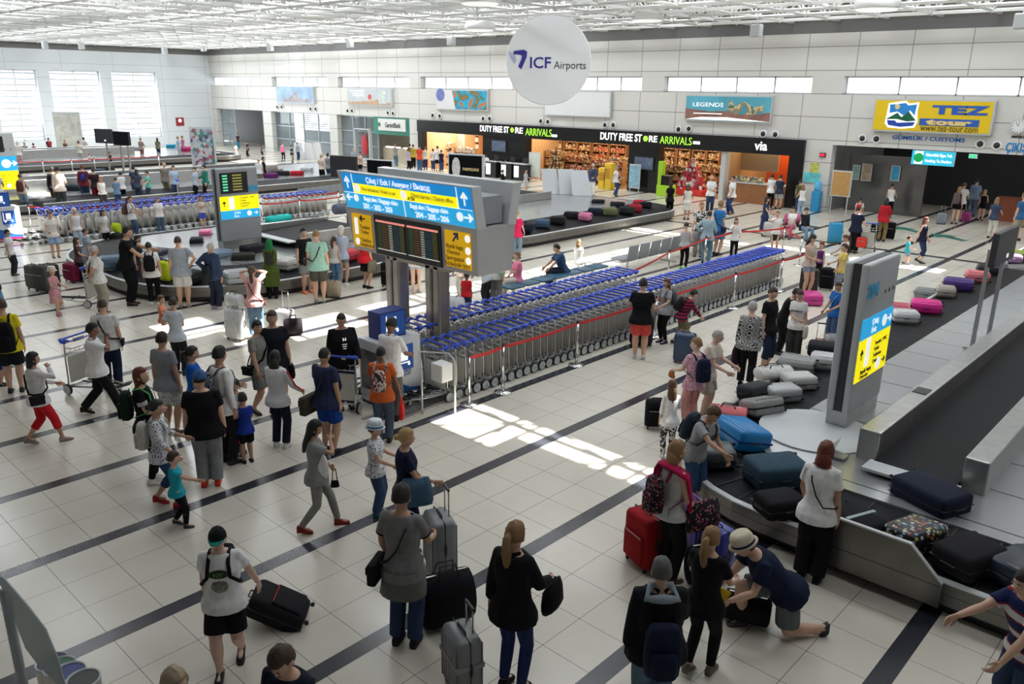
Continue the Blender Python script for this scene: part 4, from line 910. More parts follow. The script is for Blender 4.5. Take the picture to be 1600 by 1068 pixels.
# poster stands far left
def poster(px0,py0,px1,py1,z,label,m,rz):
    p=G((px0+px1)/2,py1,0); g=G((px0+px1)/2,py1,z); 
    H_=height_at(g-Vector((0,0,z)),py0) if z==0 else 2.0
    return p
for (px,py,w_,h_,label,m,rz) in [(322,278,1.6,3.0,'tall poster board showing a crowd, left of the 203 sign',pattern('crowd_print','spots',[(.45,.5,.55),(.08,.25,.2),(.4,.12,.15),(.1,.1,.16),(.55,.55,.55),(.3,.35,.45),(.5,.5,.52)],5),R(35)),(112,240,2.0,3.2,'pale poster panel standing before the tall windows',mat('map_print',(.55,.55,.5),.6,var=.3,scale=2),R(60))]:
    g=G(px,py); r0=root('poster_stand',(g.x,g.y,0),rz,label,'poster stand')
    MB().box((0,0,h_/2+.2),(w_,.12,h_-.2),bev=.02).obj('board',LGREY,r0); MB().box((0,-.065,h_/2+.3),(w_*.92,.01,h_-.7)).obj('poster',m,r0)
    for s in (-1,1): MB().box((s*w_*.4,0,.15),(.08,.4,.3)).obj('foot',LGREY,r0)
# ---------------------------------------------------------------- baggage trolleys
def trolley(detail=True):
    r0=root('baggage_trolley',(0,0,0),0)
    f=MB()
    for s in (-1,1):
        f.tube([(s*.30,-.02,1.0),(s*.31,.0,.75),(s*.32,.0,.3),(s*.32,.02,.14)],.016,6)
        f.tube([(s*.30,-.02,.98),(s*.25,-.10,1.02)],.012,5)
        f.tube([(s*.32,.02,.16),(s*.22,-.45,.17),(s*.10,-.92,.20)],.018,6)
    f.tube([(-.31,.0,.78),(.31,.0,.78)],.012,5); f.tube([(-.32,.0,.16),(.32,.0,.16)],.016,5)
    f.tube([(-.30,.0,.90),(-.2,-.05,.86),(.2,-.05,.86),(.30,.0,.90)],.010,5)
    for k in range(5): f.tube([(-.2+.1*k,-.04,.86),(-.2+.1*k,-.0,.78)],.006,4)
    b=MB(); b.tube([(.10,-.92,.20),(.16,-1.02,.24),(.0,-1.12,.26),(-.16,-1.02,.24),(-.10,-.92,.20)],.022,6)
    for s in (-1,1): b.tube([(s*.06,-.05,.19),(s*.05,-.95,.20)],.016,5)
    b.tube([(-.22,-.45,.19),(.22,-.45,.19)],.014,5)
    h=MB(); h.tube([(-.30,-.03,.99),(-.335,.0,1.03),(-.32,.05,1.05),(-.25,.06,1.05),(.25,.06,1.05),(.32,.05,1.05),(.335,.0,1.03),(.30,-.03,.99)],[.024,.040,.036,.019,.019,.036,.040,.024],6)
    h.tube([(-.25,-.10,1.02),(.25,-.10,1.02)],.012,5)
    for s in (-1,1): h.tube([(s*.31,.03,1.045),(s*.26,-.10,1.03)],[.034,.016],6)
    p=MB(); p.box((0,-.01,.47),(.56,.012,.50)); p.box((0,-.03,1.0),(.24,.012,.07))
    def wheel(x,y,r,t):
        w_=MB(); T=Matrix.Rotation(PI/2,4,'Y')
        w_.mat(RUBBER).lathe([(r*.75,-t/2),(r,-t/2+.008),(r,t/2-.008),(r*.75,t/2)],14,T)
        w_.mat(mat('wheel_hub',(.50,.54,.56),.30,.5)).lathe([(r*.86,-t/2-.006),(r*.3,-t/2-.014),(r*.3,t/2+.014),(r*.86,t/2+.006)],12,T)
        return w_,(x,y,r)
    W=[wheel(.345,.02,.105,.045),wheel(-.345,.02,.105,.045),wheel(0,-.86,.06,.04)]
    TP=mat('trolley_panel',(.50,.49,.44),.5,0,.08,3)
    if detail:
        f.obj('frame',STEEL,r0,True); b.obj('front_bumper',BLACK,r0,True); h.obj('handle',BLUE,r0,True); p.obj('panel',TP,r0)
        for w_,l in W: w_.obj('wheel',None,r0,False,loc=l)
        return r0
    bpy.data.objects.remove(r0)
    a=MB()
    for q,m_ in ((f,STEEL),(b,BLACK),(h,BLUE),(p,TP)): a.mat(m_); a.add(q.v,q.f)
    for w_,l in W:
        for mm in (0,1):
            pass
        a.mat(mat('wheel_hub',(.50,.54,.56),.30,.5)); a.add(w_.v,w_.f,Matrix.Translation(l))
    return a.obj('baggage_trolley',None,None,True)
TR=trolley(); first=[True]
def put_trolley(x,y,rz,label,group):
    o=TR if first[0] else dup(TR)
    first[0]=False
    o.location=(x,y,0); o.rotation_euler=(0,0,rz); tag(o,label,'baggage trolley',group); return o
random.seed(3)
n1=59
for i in range(n1):
    y=9.35+i*.232
    lab='blue-handled baggage trolley nested in the front row behind the red belt'
    grp='trolleys in the front nested row'
    if i==0: lab,grp='end trolley of the front row, bumper out beside the white box',None
    if i==n1-1: lab,grp='farthest trolley at the right end of the front row',None
    put_trolley(-10.62+random.uniform(-.012,.012),y,random.uniform(-.01,.01),lab,grp)
for i in range(32):
    y=9.86+i*.236
    lab='blue-handled baggage trolley nested in the second row beside the bench'; grp='trolleys in the second nested row'
    if i==0: lab,grp='end trolley of the second row beside the sign pillar',None
    if i==31: lab,grp='last trolley of the second row, below the grey chairs',None
    put_trolley(-11.95+random.uniform(-.012,.012),y,random.uniform(-.01,.01),lab,grp)
for i in range(4):
    g=G(672-9*i,512-4*i,1.05) if False else None
for i,(px,py) in enumerate([]):
    g=G(px,py,1.05); put_trolley(g.x,g.y-.0,0,['trolley just left of the right sign pillar','trolley between the two sign pillars','leftmost trolley between the sign pillars, near the cart box'][i],'trolleys between the sign pillars')
# the trolleys of single people
g=G(553,640); put_trolley(g.x-.1,g.y-.2,R(-150),'baggage trolley held by the man in the black hooded jacket',None)
g=G(120,524,1.05); put_trolley(g.x,g.y,R(112),'baggage trolley behind the man with hand at his mouth',None)
g=G(147,476); put_trolley(g.x,g.y,R(-47),'empty flat trolley between the pink-dress child and khaki trousers man',None)
g=G(280,315); put_trolley(g.x,g.y,R(160),'trolley loaded with red bags in the back of the hall',None)
TS=trolley(False); fs=[True]
def small_trolley(x,y,rz,label,group):
    o=TS if fs[0] else TS.copy()
    if not fs[0]: COL.objects.link(o)
    fs[0]=False; o.location=(x,y,0); o.rotation_euler=(0,0,rz); tag(o,label,'baggage trolley',group)
for i in range(26): small_trolley(-31.9,9.7+i*.30,0,'small far baggage trolley in the near left row','trolleys in the near left row')
for i in range(26): small_trolley(-33.3,10.0+i*.30,0,'small far baggage trolley in the rear left row','trolleys in the rear left row')
for i in range(11): small_trolley(-31.2,18.1+i*.28,0,'small far baggage trolley right of the 203 sign','trolleys right of the 203 sign')
# rails on the floor
for x,l in ((-10.62,'steel floor rail under the front trolley row'),(-11.95,'steel floor rail under the second trolley row')):
    b=MB()
    for s in (-.12,.12): b.box((x+s,15.5,.012),(.07,15.5,.024))
    tag(b.obj('floor_rail',STEEL),l,'rail')
# ---------------------------------------------------------------- belt barriers
def stanchion(x,y,label,h=.95,grp='belt barrier posts around the trolleys'):
    r0=root('barrier_post',(x,y,0),0,label,'barrier post',grp)
    MB().tube([(0,0,.02),(0,0,h)],.028,10).obj('post',CHROME,r0,True); MB().lathe([(.17,0),(.17,.02),(.04,.045)],20).obj('base',CHROME,r0,True)
    MB().lathe([(.034,h-.03),(.036,h+.03),(.02,h+.04)],12).obj('belt_head',DARKM,r0); return r0
def belt(pts,label,z=.91):
    b=MB(); 
    for (x0,y0),(x1,y1) in zip(pts[:-1],pts[1:]):
        d=(Vector((x1,y1,0))-Vector((x0,y0,0))); L_=d.length; n=6
        s=Vector((-d.y,d.x,0)).normalized()*.004
        for k in range(n):
            t0,t1=k/n,(k+1)/n; sg=lambda t:-.03*4*t*(1-t)
            p0=Vector((x0,y0,z+sg(t0)))+d*t0; p1=Vector((x0,y0,z+sg(t1)))+d*t1; u=Vector((0,0,.028))
            b.add([p0-u-s,p1-u-s,p1+u-s,p0+u-s,p0-u+s,p1-u+s,p1+u+s,p0+u+s],[(0,1,2,3),(7,6,5,4),(3,2,6,7),(1,0,4,5)])
    return tag(b.obj('barrier_belt',RED),label,'barrier belt')
posts=[G(736,633),G(792,615),G(908,573),G(1030,528),G(1152,483),G(1218,455)]
names=['chrome belt post next to the white box','second chrome belt post of the front row','chrome belt post below the middle of the front row','chrome belt post beside the man in red shorts','chrome belt post beside the striped-shirt man','chrome belt post near the end of the front row']
for g,l in zip(posts,names): stanchion(-9.93,g.y,l)
belt([(-9.93,g.y) for g in posts]+[(-9.9,23.5)],'red belt along the front of the trolley row')
bp_=[(-13.1,19.9),(-12.95,22.6),(-12.9,25.0),(-12.0,27.4),(-10.6,27.6),(-9.5,24.6)]
B=[G(980,478),G(1043,440),G(1100,415),G(1145,403),G(1222,396),G(1248,415)]
for g,l in zip(B[1:],['rear belt post left of the grey tank top woman','rear belt post beside the light blue shirt man','rear belt post before the woman in the white shirt','rear belt post before the black skirt woman','rear belt post beside the crouching family']): stanchion(g.x,g.y,l)
belt([(g.x,g.y) for g in B],'red belt behind the trolley rows and round their end')
# white counter box on frame
x,y=-10.15,8.75; r0=root('token_box',(x,y,0),0,'white metal box on a steel frame at the end of the trolley row','box')
f=MB()
for dx,dy in ((-.05,-.1),(.35,.32)): f.tube([(dx,dy,0),(dx,dy,.98)],.02,8)
f.tube([(-.05,-.1,.98),(-.45,.2,1.0),(.0,.5,1.0),(.35,.32,.98)],.015,6); f.obj('frame',LGREY,r0,True)
MB().box((.2,.15,.80),(.30,.26,.32),bev=.02).obj('box',WHITE,r0); MB().box((.02,.15,.82),(.01,.2,.22),Matrix.Identity(4)).obj('slot_face',DARKM,r0)
# floor guide plates beside the first trolley
g=G(665,628); b=MB(); b.box((0,0,.02),(.12,2.0,.04)); b.box((.22,.1,.02),(.10,1.8,.04)); tag(b.obj('guide_rail',STEEL,loc=(g.x,g.y,0),rot=(0,0,R(4))),'pair of steel guide rails on the floor before the first trolley','rail')
# far red barriers
for pts,l in (([(530,318),(470,324),(415,330)],'red belt right of the 203 sign, upper one'),([(535,326),(470,333),(410,340)],'red belt right of the 203 sign, lower one'),([(50,345),(110,348),(180,344),(260,338),(332,333)],'red belt before the left trolley rows'),([(30,262),(70,262),(115,260),(150,257),(195,254),(250,251)],'red belt before the farthest carousel')):
    gs=[G(a,b_+14) for a,b_ in pts]; belt([(g.x,g.y) for g in gs],l)
    for k,g in enumerate(gs): stanchion(g.x,g.y,'thin barrier post holding the '+l[:40],grp='far barrier posts: '+l)
g=G(1330,318); stanchion(g.x,g.y,'barrier post left of the red jacket person',grp=None); g2=G(1375,318); stanchion(g2.x,g2.y,'barrier post behind the red jacket person',grp=None); belt([(g.x,g.y),(g2.x,g2.y)],'red belt in front of the metal customs wall')
# ---------------------------------------------------------------- seating
SEATB=mat('bench_blue',(.02,.09,.15),.4); SEATG=mat('chair_grey',(.26,.28,.30),.4)
def seat(x,y,back,label,group,m_,rz=0):
    r0=root('waiting_seat',(x,y,0),rz,label,'seat',group)
    MB().box((0,0,.42),(.52,.56,.06),bev=.03).obj('seat',m_,r0,True)
    if back: MB().box((.30,0,.70),(.05,.54,.52),Matrix.Translation((0,0,0))@Matrix.Rotation(R(10),4,'Y'),bev=.024).obj('backrest',m_,r0,True)
    return r0
for i in range(7): seat(-14.55,15.6+i*.62,False,'blue backless bench seat between the trolleys and the carousel','blue backless bench seats',SEATB)
for i in range(9): seat(-14.75,20.9+i*.62,True,'grey metal waiting chair with back beyond the blue bench','grey waiting chairs beyond the blue bench',SEATG)
for ya,yb,l in ((15.3,19.6,'long steel beam and legs under the blue bench'),(20.6,26.2,'long steel beam and legs under the grey chairs')):
    b=MB(); b.box((0,0,.36),(.1,yb-ya,.06))
    for y in (ya+.4-(ya+yb)/2,0,yb-.4-(ya+yb)/2): b.box((0,y,.18),(.06,.06,.36)); b.box((0,y,.02),(.6,.07,.04))
    tag(b.obj('bench_beam',STEEL,loc=(-14.6,(ya+yb)/2,0)),l,'bench frame')
for i in range(4): g=G(58+18*i,258-i); seat(g.x,g.y,True,'dark blue far seat before the farthest carousel','far blue seats',SEATB,R(20))
for i in range(7): g=G(466+11*i,322-i*1.5); seat(g.x,g.y,True,'grey far seat right of the 203 sign','far grey seats',SEATG,0)
# ---------------------------------------------------------------- cart information boxes
def cartbox(px,py,w_,d_,h_,h2,label,rz=0):
    g=G(px,py); r0=root('cart_info_box',(g.x,g.y,0),rz,label,'information box')
    MB().box((0,0,h_/2+.03),(w_,d_,h_-.06),bev=.015).obj('body',mat('box_white',(.66,.68,.72),.4,0,.02,2),r0)
    MB().box((0,0,.03),(w_*.95,d_*.95,.06)).obj('plinth',DARKM,r0)
    MB().box((-w_*.05,0,h_+h2/2),(w_*.62,d_*.55,h2),bev=.01).obj('top_box',mat('box_navy',(.02,.04,.22),.4),r0)
    q=mat('box_blue',(.02,.12,.50),.4)
    y=-d_/2-.004; x1=-w_*.05
    MB().box((x1,-d_*.275-.004,h_+h2/2),(w_*.56,.006,h2*.86)).obj('top_face',q,r0)
    def cart(cx,yy,cz,s,par):
        k=MB().mat(TXW)
        k.box((cx,yy,cz+s*.12),(s*.42,.006,s*.55)); k.box((cx-s*.05,yy,cz-s*.26),(s*.75,.006,s*.06)); k.box((cx-s*.42,yy,cz+s*.1),(s*.06,.006,s*.8))
        for xx in (-.3,.28): k.lathe([(s*.08,0),(s*.08,.006)],10,Matrix.Translation((cx+s*xx,yy+.003,cz-s*.36))@Matrix.Rotation(PI/2,4,'X'))
        k.obj('cart_symbol',None,par)
    cart(x1,-d_*.275-.01,h_+h2/2,h2*.7,r0)
    MB().box((w_*.08,y,h_*.70),(w_*.45,.006,w_*.5),bev=.002).obj('symbol_field',q,r0); cart(w_*.08,y-.006,h_*.70,w_*.4,r0)
    text('BAGGAGE',.07,TXB,r0,(w_*.08,y-.002,h_*.48),(PI/2,0,0)); text('TROLLEY',.07,TXB,r0,(w_*.08,y-.002,h_*.43),(PI/2,0,0))
    F_=Matrix.Translation((0,y,0))@Matrix.Rotation(PI/2,4,'X')
    MB().poly([(-w_*.48,.08),(w_*.48,.08),(w_*.48,.22),(w_*.2,.26),(-w_*.1,.42),(-w_*.35,h_*.4),(-w_*.48,h_*.42)],.006,F_).obj('blue_swoosh',mat('swoosh_blue',(.02,.12,.42),.4),r0)
    MB().poly([(-w_*.48,.08),(w_*.48,.08),(w_*.48,.14),(0,.18),(-w_*.48,.12)],.008,F_).obj('red_swoosh',mat('swoosh_red',(.42,.02,.10),.4),r0)
    MB().box((-w_/2-.004,0,h_*.55),(.006,d_*.8,h_*.6)).obj('side_picture',mat('side_grey',(.10,.10,.10),.3,var=.3,scale=3),r0)
    return r0
cartbox(612,622,.95,.60,1.22,.50,'white trolley information box with navy top, left of the pillars',R(90))
cartbox(12,376,.95,.60,1.25,.50,'far trolley information box at the left edge of the photo',R(90))
# ---------------------------------------------------------------- bottom left: bins and round mirror-like sign on post
g=[(82,1040),(102,1048),(118,1056),(136,1066)]
IN=[mat('bin_navy',(.01,.02,.12),.4),mat('bin_green',(.01,.12,.06),.4),mat('bin_blue',(.01,.03,.20),.4),BLACK]
ln=['recycling bin with navy inside, first from the left','recycling bin with green inside, second from the left','recycling bin with blue inside, third from the left','recycling bin with black inside, last of the four']
for k,((px,py),m_,l) in enumerate(zip([(81,1034),(93,1041),(108,1050),(130,1061)],IN,ln)):
    h_=.84+.045*k; p=G(px,py,h_); r0=root('waste_bin',(p.x,p.y,0),0,l,'waste bin','four recycling bins')
    MB().lathe([(.11,.02),(.128,h_)],28).obj('shell',STEEL,r0,False)
    MB().lathe([(.112,h_+.001),(.130,h_-.012),(.131,h_+.010),(.124,h_+.014),(.116,h_+.010),(.112,h_+.001)],28,cap=False).obj('rim',LGREY,r0,True)
    MB().lathe([(.112,h_+.003),(.02,h_+.001)],28).obj('liner',m_,r0)
p=G(8,930,1.9); r0=root('post_sign',(p.x,p.y,0),R(43),'grey post with a pale translucent leaf-shaped panel at the lower left','sign')
MB().tube([(0,0,0),(0,0,1.95)],.035,10).obj('post',GREYM,r0,True)
MB().poly([(0,1.95),(.08,1.45),(.16,1.28),(.34,1.02),(.31,1.36),(.26,1.62),(.16,1.82),(.02,2.06),(-.03,2.08)],.012,Matrix.Rotation(PI/2,4,'X')).obj('panel',mat('pale_glass',(.45,.52,.52),.3,alpha=.75,var=.02),r0)
# ---------------------------------------------------------------- people
def remeshed(mb,name,voxel,mats=None,smooth=1):
    """join the shapes of mb into one continuous surface"""
    o=bpy.data.objects.new('tmp',mb.mesh('tmp')); COL.objects.link(o)
    md=o.modifiers.new('r','REMESH'); md.mode='VOXEL'; md.voxel_size=voxel; md.use_smooth_shade=True
    if smooth: s=o.modifiers.new('s','SMOOTH'); s.factor=.5; s.iterations=smooth
    dg=bpy.context.evaluated_depsgraph_get(); me=bpy.data.meshes.new_from_object(o.evaluated_get(dg)); me.name=name
    old=o.data; bpy.data.objects.remove(o); bpy.data.meshes.remove(old)
    return me
def append_parts(me,mb,name,mats):
    """add mb's faces (with their slots) behind the faces of mesh me (slot 0)"""
    nv=len(me.vertices); co_=[0.0]*(nv*3); me.vertices.foreach_get('co',co_)
    vs=[tuple(co_[i*3:i*3+3]) for i in range(nv)]+list(mb.v)
    fs=[tuple(p.vertices) for p in me.polygons]+[tuple(i+nv for i in f) for f in mb.f]
    mi=[0]*len(me.polygons)+[i+1 for i in mb.mi]
    n=bpy.data.meshes.new(name); n.from_pydata(vs,[],fs)
    for m in mats: n.materials.append(m)
    n.polygons.foreach_set('material_index',mi); n.polygons.foreach_set('use_smooth',[True]*len(fs)); n.update()
    bpy.data.meshes.remove(me); return n
def ik(a,t,l1,l2,pole):
    d=t-a; L_=min(d.length,(l1+l2)*.998); d=d.normalized(); t=a+d*L_
    x=(l1*l1-l2*l2+L_*L_)/(2*L_); y=math.sqrt(max(l1*l1-x*x,0)); p=(pole-d*pole.dot(d))
    p=p.normalized() if p.length>1e-5 else d.orthogonal()
    return a+d*x+p*y,t
SKINS={'l':(.62,.38,.27),'m':(.50,.29,.19),'d':(.26,.13,.08),'p':(.70,.47,.37)}
HAIRC={'dg':(.09,.088,.085),'cb':(.34,.26,.17),'k':(.010,.008,.007),'b':(.045,.022,.012),'br':(.10,.05,.025),'bl':(.42,.28,.12),'g':(.38,.37,.35),'r':(.13,.025,.012),'w':(.62,.58,.50),'lb':(.25,.14,.06)}
EYEW=mat('eye_white',(.75,.73,.70),.3); EYED=mat('eye_dark',(.02,.015,.012),.3); LIPS=mat('lips',(.42,.14,.12),.5)
ARMS={ # hand targets in body heights from the shoulder: (out, forward, up)
 'down':(.045,.02,-.33),'fwd':(.02,.20,-.20),'hold':(.03,.13,-.27),'back':(.07,-.14,-.29),'phone':(-.06,.17,-.08),'face':(-.07,.13,.02),'ear':(.02,.06,.06),
 'cross':(-.15,.12,-.10),'hip':(.03,.01,-.21),'up':(-.03,.03,.13),'out':(.20,.10,-.22),'reach':(.03,.28,-.12),'bhind':(-.09,-.10,-.26),'low':(.0,.22,-.30),'lap':(-.06,.17,-.24),'belly':(-.12,.12,-.20),'strap':(-.05,.10,-.05),'knee':(.0,.26,-.26)}
class Person: pass
def person(label,foot=None,head=None,h=None,face=0,sex='m',skin='l',hair=('short','k'),top=('tee',(.5,.5,.5)),bottom=('pants',(.03,.03,.05)),shoes=(.05,.05,.05),
           pose='stand',arms=('down','down'),lean=0,stride=0,look=0,nod=0,det=1,fat=1.0,group=None,z0=0.0,roll=0,hmin=1.0,name=None,swap=False):
    """foot: pixel between the feet; head: pixel of the crown. Returns handle used to hang bags on."""
    rise={'stand':1.0,'sit':.74,'crouch':.66,'kneel':.70}.get(pose,1.0)
    if foot is not None:
        g=G(foot[0],foot[1],z0)
        if h is None:
            hh=height_at(g,head[1] if isinstance(head,tuple) else head)-z0; h=hh/rise
    else:
        h=h or 1.7; g=G(head[0],head[1],h*rise+z0); 
    if g.y>38.3 and g.x<CUX0: k_=38.3/g.y; h*=1-(1-k_)*(1-.3); g=Vector((g.x*k_,38.3,0))
    g=Vector((g.x,g.y,z0))
    v=Vector((g.x,g.y,0)).normalized(); rt_=Vector((v.y,-v.x,0))
    fdir=(-v)*math.cos(R(face))+rt_*math.sin(R(face))
    rz=math.atan2(fdir.y,fdir.x)-PI/2
    fem=sex=='f'; child=h<1.35
    hk=1.0 if not child else (1.12+ (1.35-h)*.55)      # bigger heads for children
    if hk>1.35: hk=1.35
    H=h
    vox={3:.011,2:.014,1:.020,0:.032}[det]
    S=lambda x,y,z: Vector((x*H,y*H,z*H))
    # pelvis and legs ------------------------------------------------
    hipz=.515; kneeL=.245; shinL=.235
    feet=[None,None]   # R(+x), L(-x)
    if pose=='stand':
        st=stride; pel=S(0,0,hipz-abs(st)*.05)
        feet=[[.052,st*.5,.042+(0.02 if st<0 else 0)],[-.052,-st*.5,.042+(.0 if st<=0 else .03)]]
        poles=[Vector((.1,1,0)),Vector((-.1,1,0))]
    elif pose=='sit':
        pel=S(0,-.02,.275); feet=[[.07,.24,.042],[-.07,.22,.042]]; poles=[Vector((.1,.6,1)),Vector((-.1,.6,1))]
    elif pose=='crouch':
        pel=S(0,-.06,.20); feet=[[.075,.10,.042],[-.075,.06,.042]]; poles=[Vector((.3,1,.7)),Vector((-.3,1,.7))]
    elif pose=='kneel':
        pel=S(0,0,.30); feet=[[.08,.20,.042],[-.06,-.25,.05]]; poles=[Vector((.1,1,.4)),Vector((-.05,1,-.9))]
    lean_=R(lean); cs,sn=math.cos(lean_),math.sin(lean_)
    def T(x,y,z):   # torso space (z above pelvis) leaned forward
        yy=y*cs+z*sn; zz=-y*sn+z*cs
        return pel+S(x,yy,zz)
    w_=(.92 if fem else 1.0)*(.95 if child else 1)
    fx=fat*(1.07 if not fem else 1.0)
    # torso rings: z, half width, half depth, y shift
    TR_=[(-.055,.062,.050,0),(-.03,.092*(1.04 if fem else 1),.064,-.004),(.01,.096*(1.06 if fem else .98),.068,-.006),(.06,.084*w_,.058,0),(.105,.076*(.90 if fem else 1.02),.054,.002),
         (.16,.086*w_,.062,.004),(.215,.094*w_,.068,.006),(.26,.098*w_,.062,.0),(.293,.090*w_,.048,-.004),(.315,.060,.038,-.004),(.330,.036,.034,0)]
    def torso(mb,grow=0,z0_=-1,z1_=9,flare=0,n=14):
        rings=[]
        for (z,a,b_,ys) in TR_:
            if z<z0_-1e-6 or z>z1_+1e-6: continue
            ff=fx if z<.24 else 1+(fx-1)*.4
            a_=a*ff+grow; bb=b_*(ff*1.02 if fx>1 else 1)+grow
            if flare and z<.05: a_+=flare; bb+=flare
            rings.append([T(a_*math.cos(2*PI*k/n)*(1+.0*k),ys+bb*math.sin(2*PI*k/n),z) for k in range(n)])
        mb.loft(rings)
    shx=.090*w_*(1+(fat-1)*.5)
    sh=[T(shx,-.004,.285),T(-shx,-.004,.285)]
    hip=[pel+S(.048,0,-.005),pel+S(-.048,0,-.005)]
    knees=[];anks=[]
    for i in (0,1):
        t=S(*feet[i]); k_,t_=ik(hip[i],t,kneeL*H,shinL*H,poles[i]); knees.append(k_); anks.append(t_)
    # arms
    aw=[];el=[];wr=[]
    UA,FA=.165*H,.145*H
    for i in (0,1):
        key=arms[i]; tg=ARMS[key] if isinstance(key,str) else key
        s=1 if i==0 else -1
        t=sh[i]+S(tg[0]*s,tg[1],tg[2])
        pole=Vector((.35*s,-.8,-.6))
        if key in ('cross','belly'): pole=Vector((.8*s,-.3,-.8))
        if key in ('up','ear','face'): pole=Vector((.9*s,.5,-.6))
        if key=='hip': pole=Vector((1*s,-.6,0))
        if stride and key=='down':
            t=sh[i]+S(.04*s,-.10*s*(1 if stride>0 else -1),-.31)
        e,t2=ik(sh[i],t,UA,FA,pole); el.append(e); wr.append(t2)
    skm=mat('skin_'+skin,SKINS[skin],.55,0,.04,20); q=.95 if fem else 1.08
    if child: q*=1.08
    q*= (1+(fat-1)*.6)
    # head frame
    nk=T(0,.0,.322); hd=T(0,.012,.405+(.012*(hk-1)/.3 if child else 0))
    if child: hd=T(0,.012,.40+.03*(hk-1)/.3)
    Hr=Matrix.Rotation(-R(look),4,'Z')@Matrix.Rotation(-R(nod)-lean_*.45,4,'X')
    HM=Matrix.Translation(hd)@Hr@Matrix.Diagonal((H*hk,H*hk,H*hk,1))
    body=MB(); torso(body,-.002)
    body.tube([T(0,-.004,.29),T(0,.0,.34),HM@Vector((0,-.004,-.02))],[.034*H,.031*H,.031*H*hk],10)
    def headfn(d):
        x,y,z=d
        if z<-.1: k=1-.30*min(1,(-z-.1)/.9); x*=k; y=y*(1-.12*(-z-.1))+.10*(-z-.1)
        if y<0: y*=1.02
        return Vector((x,y,z))
    body.ell((0,0,0),(.046,.057,.066),14,10,HM,headfn)
    if det>=1:
        body.loft([[(-.004,.050,.012),(.004,.050,.012),(.0,.046,.012)],[(-.009,.052,-.012),(.009,.052,-.012),(.0,.068,-.012)],[(-.008,.05,-.020),(.008,.05,-.020),(0,.060,-.020)]],True,HM)
        for s in (-1,1): body.ell((s*.046,-.004,-.004),(.008,.014,.020),8,6,HM)
    for i in (0,1):
        k_,a_=knees[i],anks[i]
        body.tube([hip[i]+S(0,0,.03),hip[i]*.7+k_*.3,k_*.9+hip[i]*.1,k_,k_*.7+a_*.3,k_*.25+a_*.75,a_],[.056*H*q,.052*H*q,.037*H*q,.034*H*q,.036*H*q,.023*H*q,.019*H*q],10)
        body.tube([sh[i]+S(-.02*(1 if i==0 else -1),0,.005),sh[i],sh[i]*.5+el[i]*.5,el[i],el[i]*.7+wr[i]*.3,wr[i]],[.026*H,.029*H*q,.025*H*q,.020*H*q,.021*H*q,.014*H*q],9)
        fd=Vector((0,1,0)); body.tube([a_+S(0,-.01,-.005),a_+S(0,.02,-.02),a_+S(0,.075,-.028)],[.020*H,.020*H,.014*H],8)
    me=remeshed(body,'person',vox,smooth=2 if det>1 else 1)
    # hands, eyes, mouth
    ex=MB(); ex.mat(skm)
    for i in (0,1):
        d=(wr[i]-el[i]).normalized(); s=1 if i==0 else -1
        side=Vector((-s,0,0)); side=(side-d*side.dot(d)); side=side.normalized() if side.length>.1 else d.orthogonal().normalized()   # palm normal towards the body
        fw_=d.cross(side)*(-s); fw_=fw_.normalized()                     # thumb side
        if fw_.y<0 and abs(d.y)<.9: fw_=-fw_
        hs=H*(1 if not fem else .93)
        P=lambda a,b,c: wr[i]+d*(a*hs)+fw_*(b*hs)+side*(c*hs)
        ex.loft([[P(-.006,.014*math.cos(t),.010*math.sin(t)) for t in [2*PI*k/8 for k in range(8)]],[P(.015,.020*math.cos(t),.010*math.sin(t)+.001) for t in [2*PI*k/8 for k in range(8)]],[P(.042,.024*math.cos(t),.009*math.sin(t)+.003) for t in [2*PI*k/8 for k in range(8)]],[P(.052,.022*math.cos(t),.006*math.sin(t)+.005) for t in [2*PI*k/8 for k in range(8)]]])
        if det>=0:
            for f_,(b0,ln) in enumerate(((.017,.040),(.0057,.045),(-.0057,.042),(-.017,.033))):
                c_=.35 if arms[i] in ('down','reach') else .8
                ex.tube([P(.046,b0,.004),P(.046+ln*.45,b0*1.05,.006+ln*.18*c_),P(.046+ln*.78,b0*1.05,.008+ln*.5*c_),P(.046+ln*(1-.25*c_),b0,.010+ln*.85*c_)],[.0055*hs,.0052*hs,.0048*hs,.0036*hs],5 if det>1 else 4)
            ex.tube([P(.008,.016,.003),P(.026,.030,.008),P(.046,.034,.014)],[.008*hs,.007*hs,.005*hs],5 if det>1 else 4)
    if det>=1:
        for s in (-1,1):
            ex.mat(EYEW).ell((s*.0175,.0505,.006),(.0075,.004,.0045),8,5,HM)
            ex.mat(EYED).ell((s*.0175,.0535,.006),(.0036,.002,.0036),6,4,HM)
            ex.mat(mat('hair_'+hair[1],HAIRC.get(hair[1],(.02,.02,.02)),.6)).box((s*.018,.0535,.018),(.020,.003,.0035),HM)
        ex.mat(LIPS).ell((0,.0535,-.033),(.012,.004,.004),8,4,HM)
    mats_=[skm]+ex.mats
    # the extra faces use slots 1.. ; slot 1 is skin again
    me=append_parts(me,ex,'person',mats_)
    ob=bpy.data.objects.new(name or 'person',me); COL.objects.link(ob); ob.location=g; ob.rotation_euler=(0,R(roll),rz)
    tag(ob,label,'person' if not child else 'child',group)
    cv=max(vox*.95,.012 if det>1 else .018)
    # ---- top
    kind,colr=top[0],top[1]; tm=colr if hasattr(colr,'node_tree') else cmat(colr)
    sl={'tee':.62,'tank':0,'long':1.9,'jacket':1.92,'dress':.35,'longdress':.5,'shirt':.75,'tee34':1.35,'coat':1.92}[kind]
    g_=.010 if kind in ('tee','tank','dress','longdress','tee34') else (.016 if kind in('shirt','long') else .022)
    t=MB(); zlow=-.055 if kind not in('tank',) else -.03
    if kind=='long' or kind=='tee': zlow=-.055
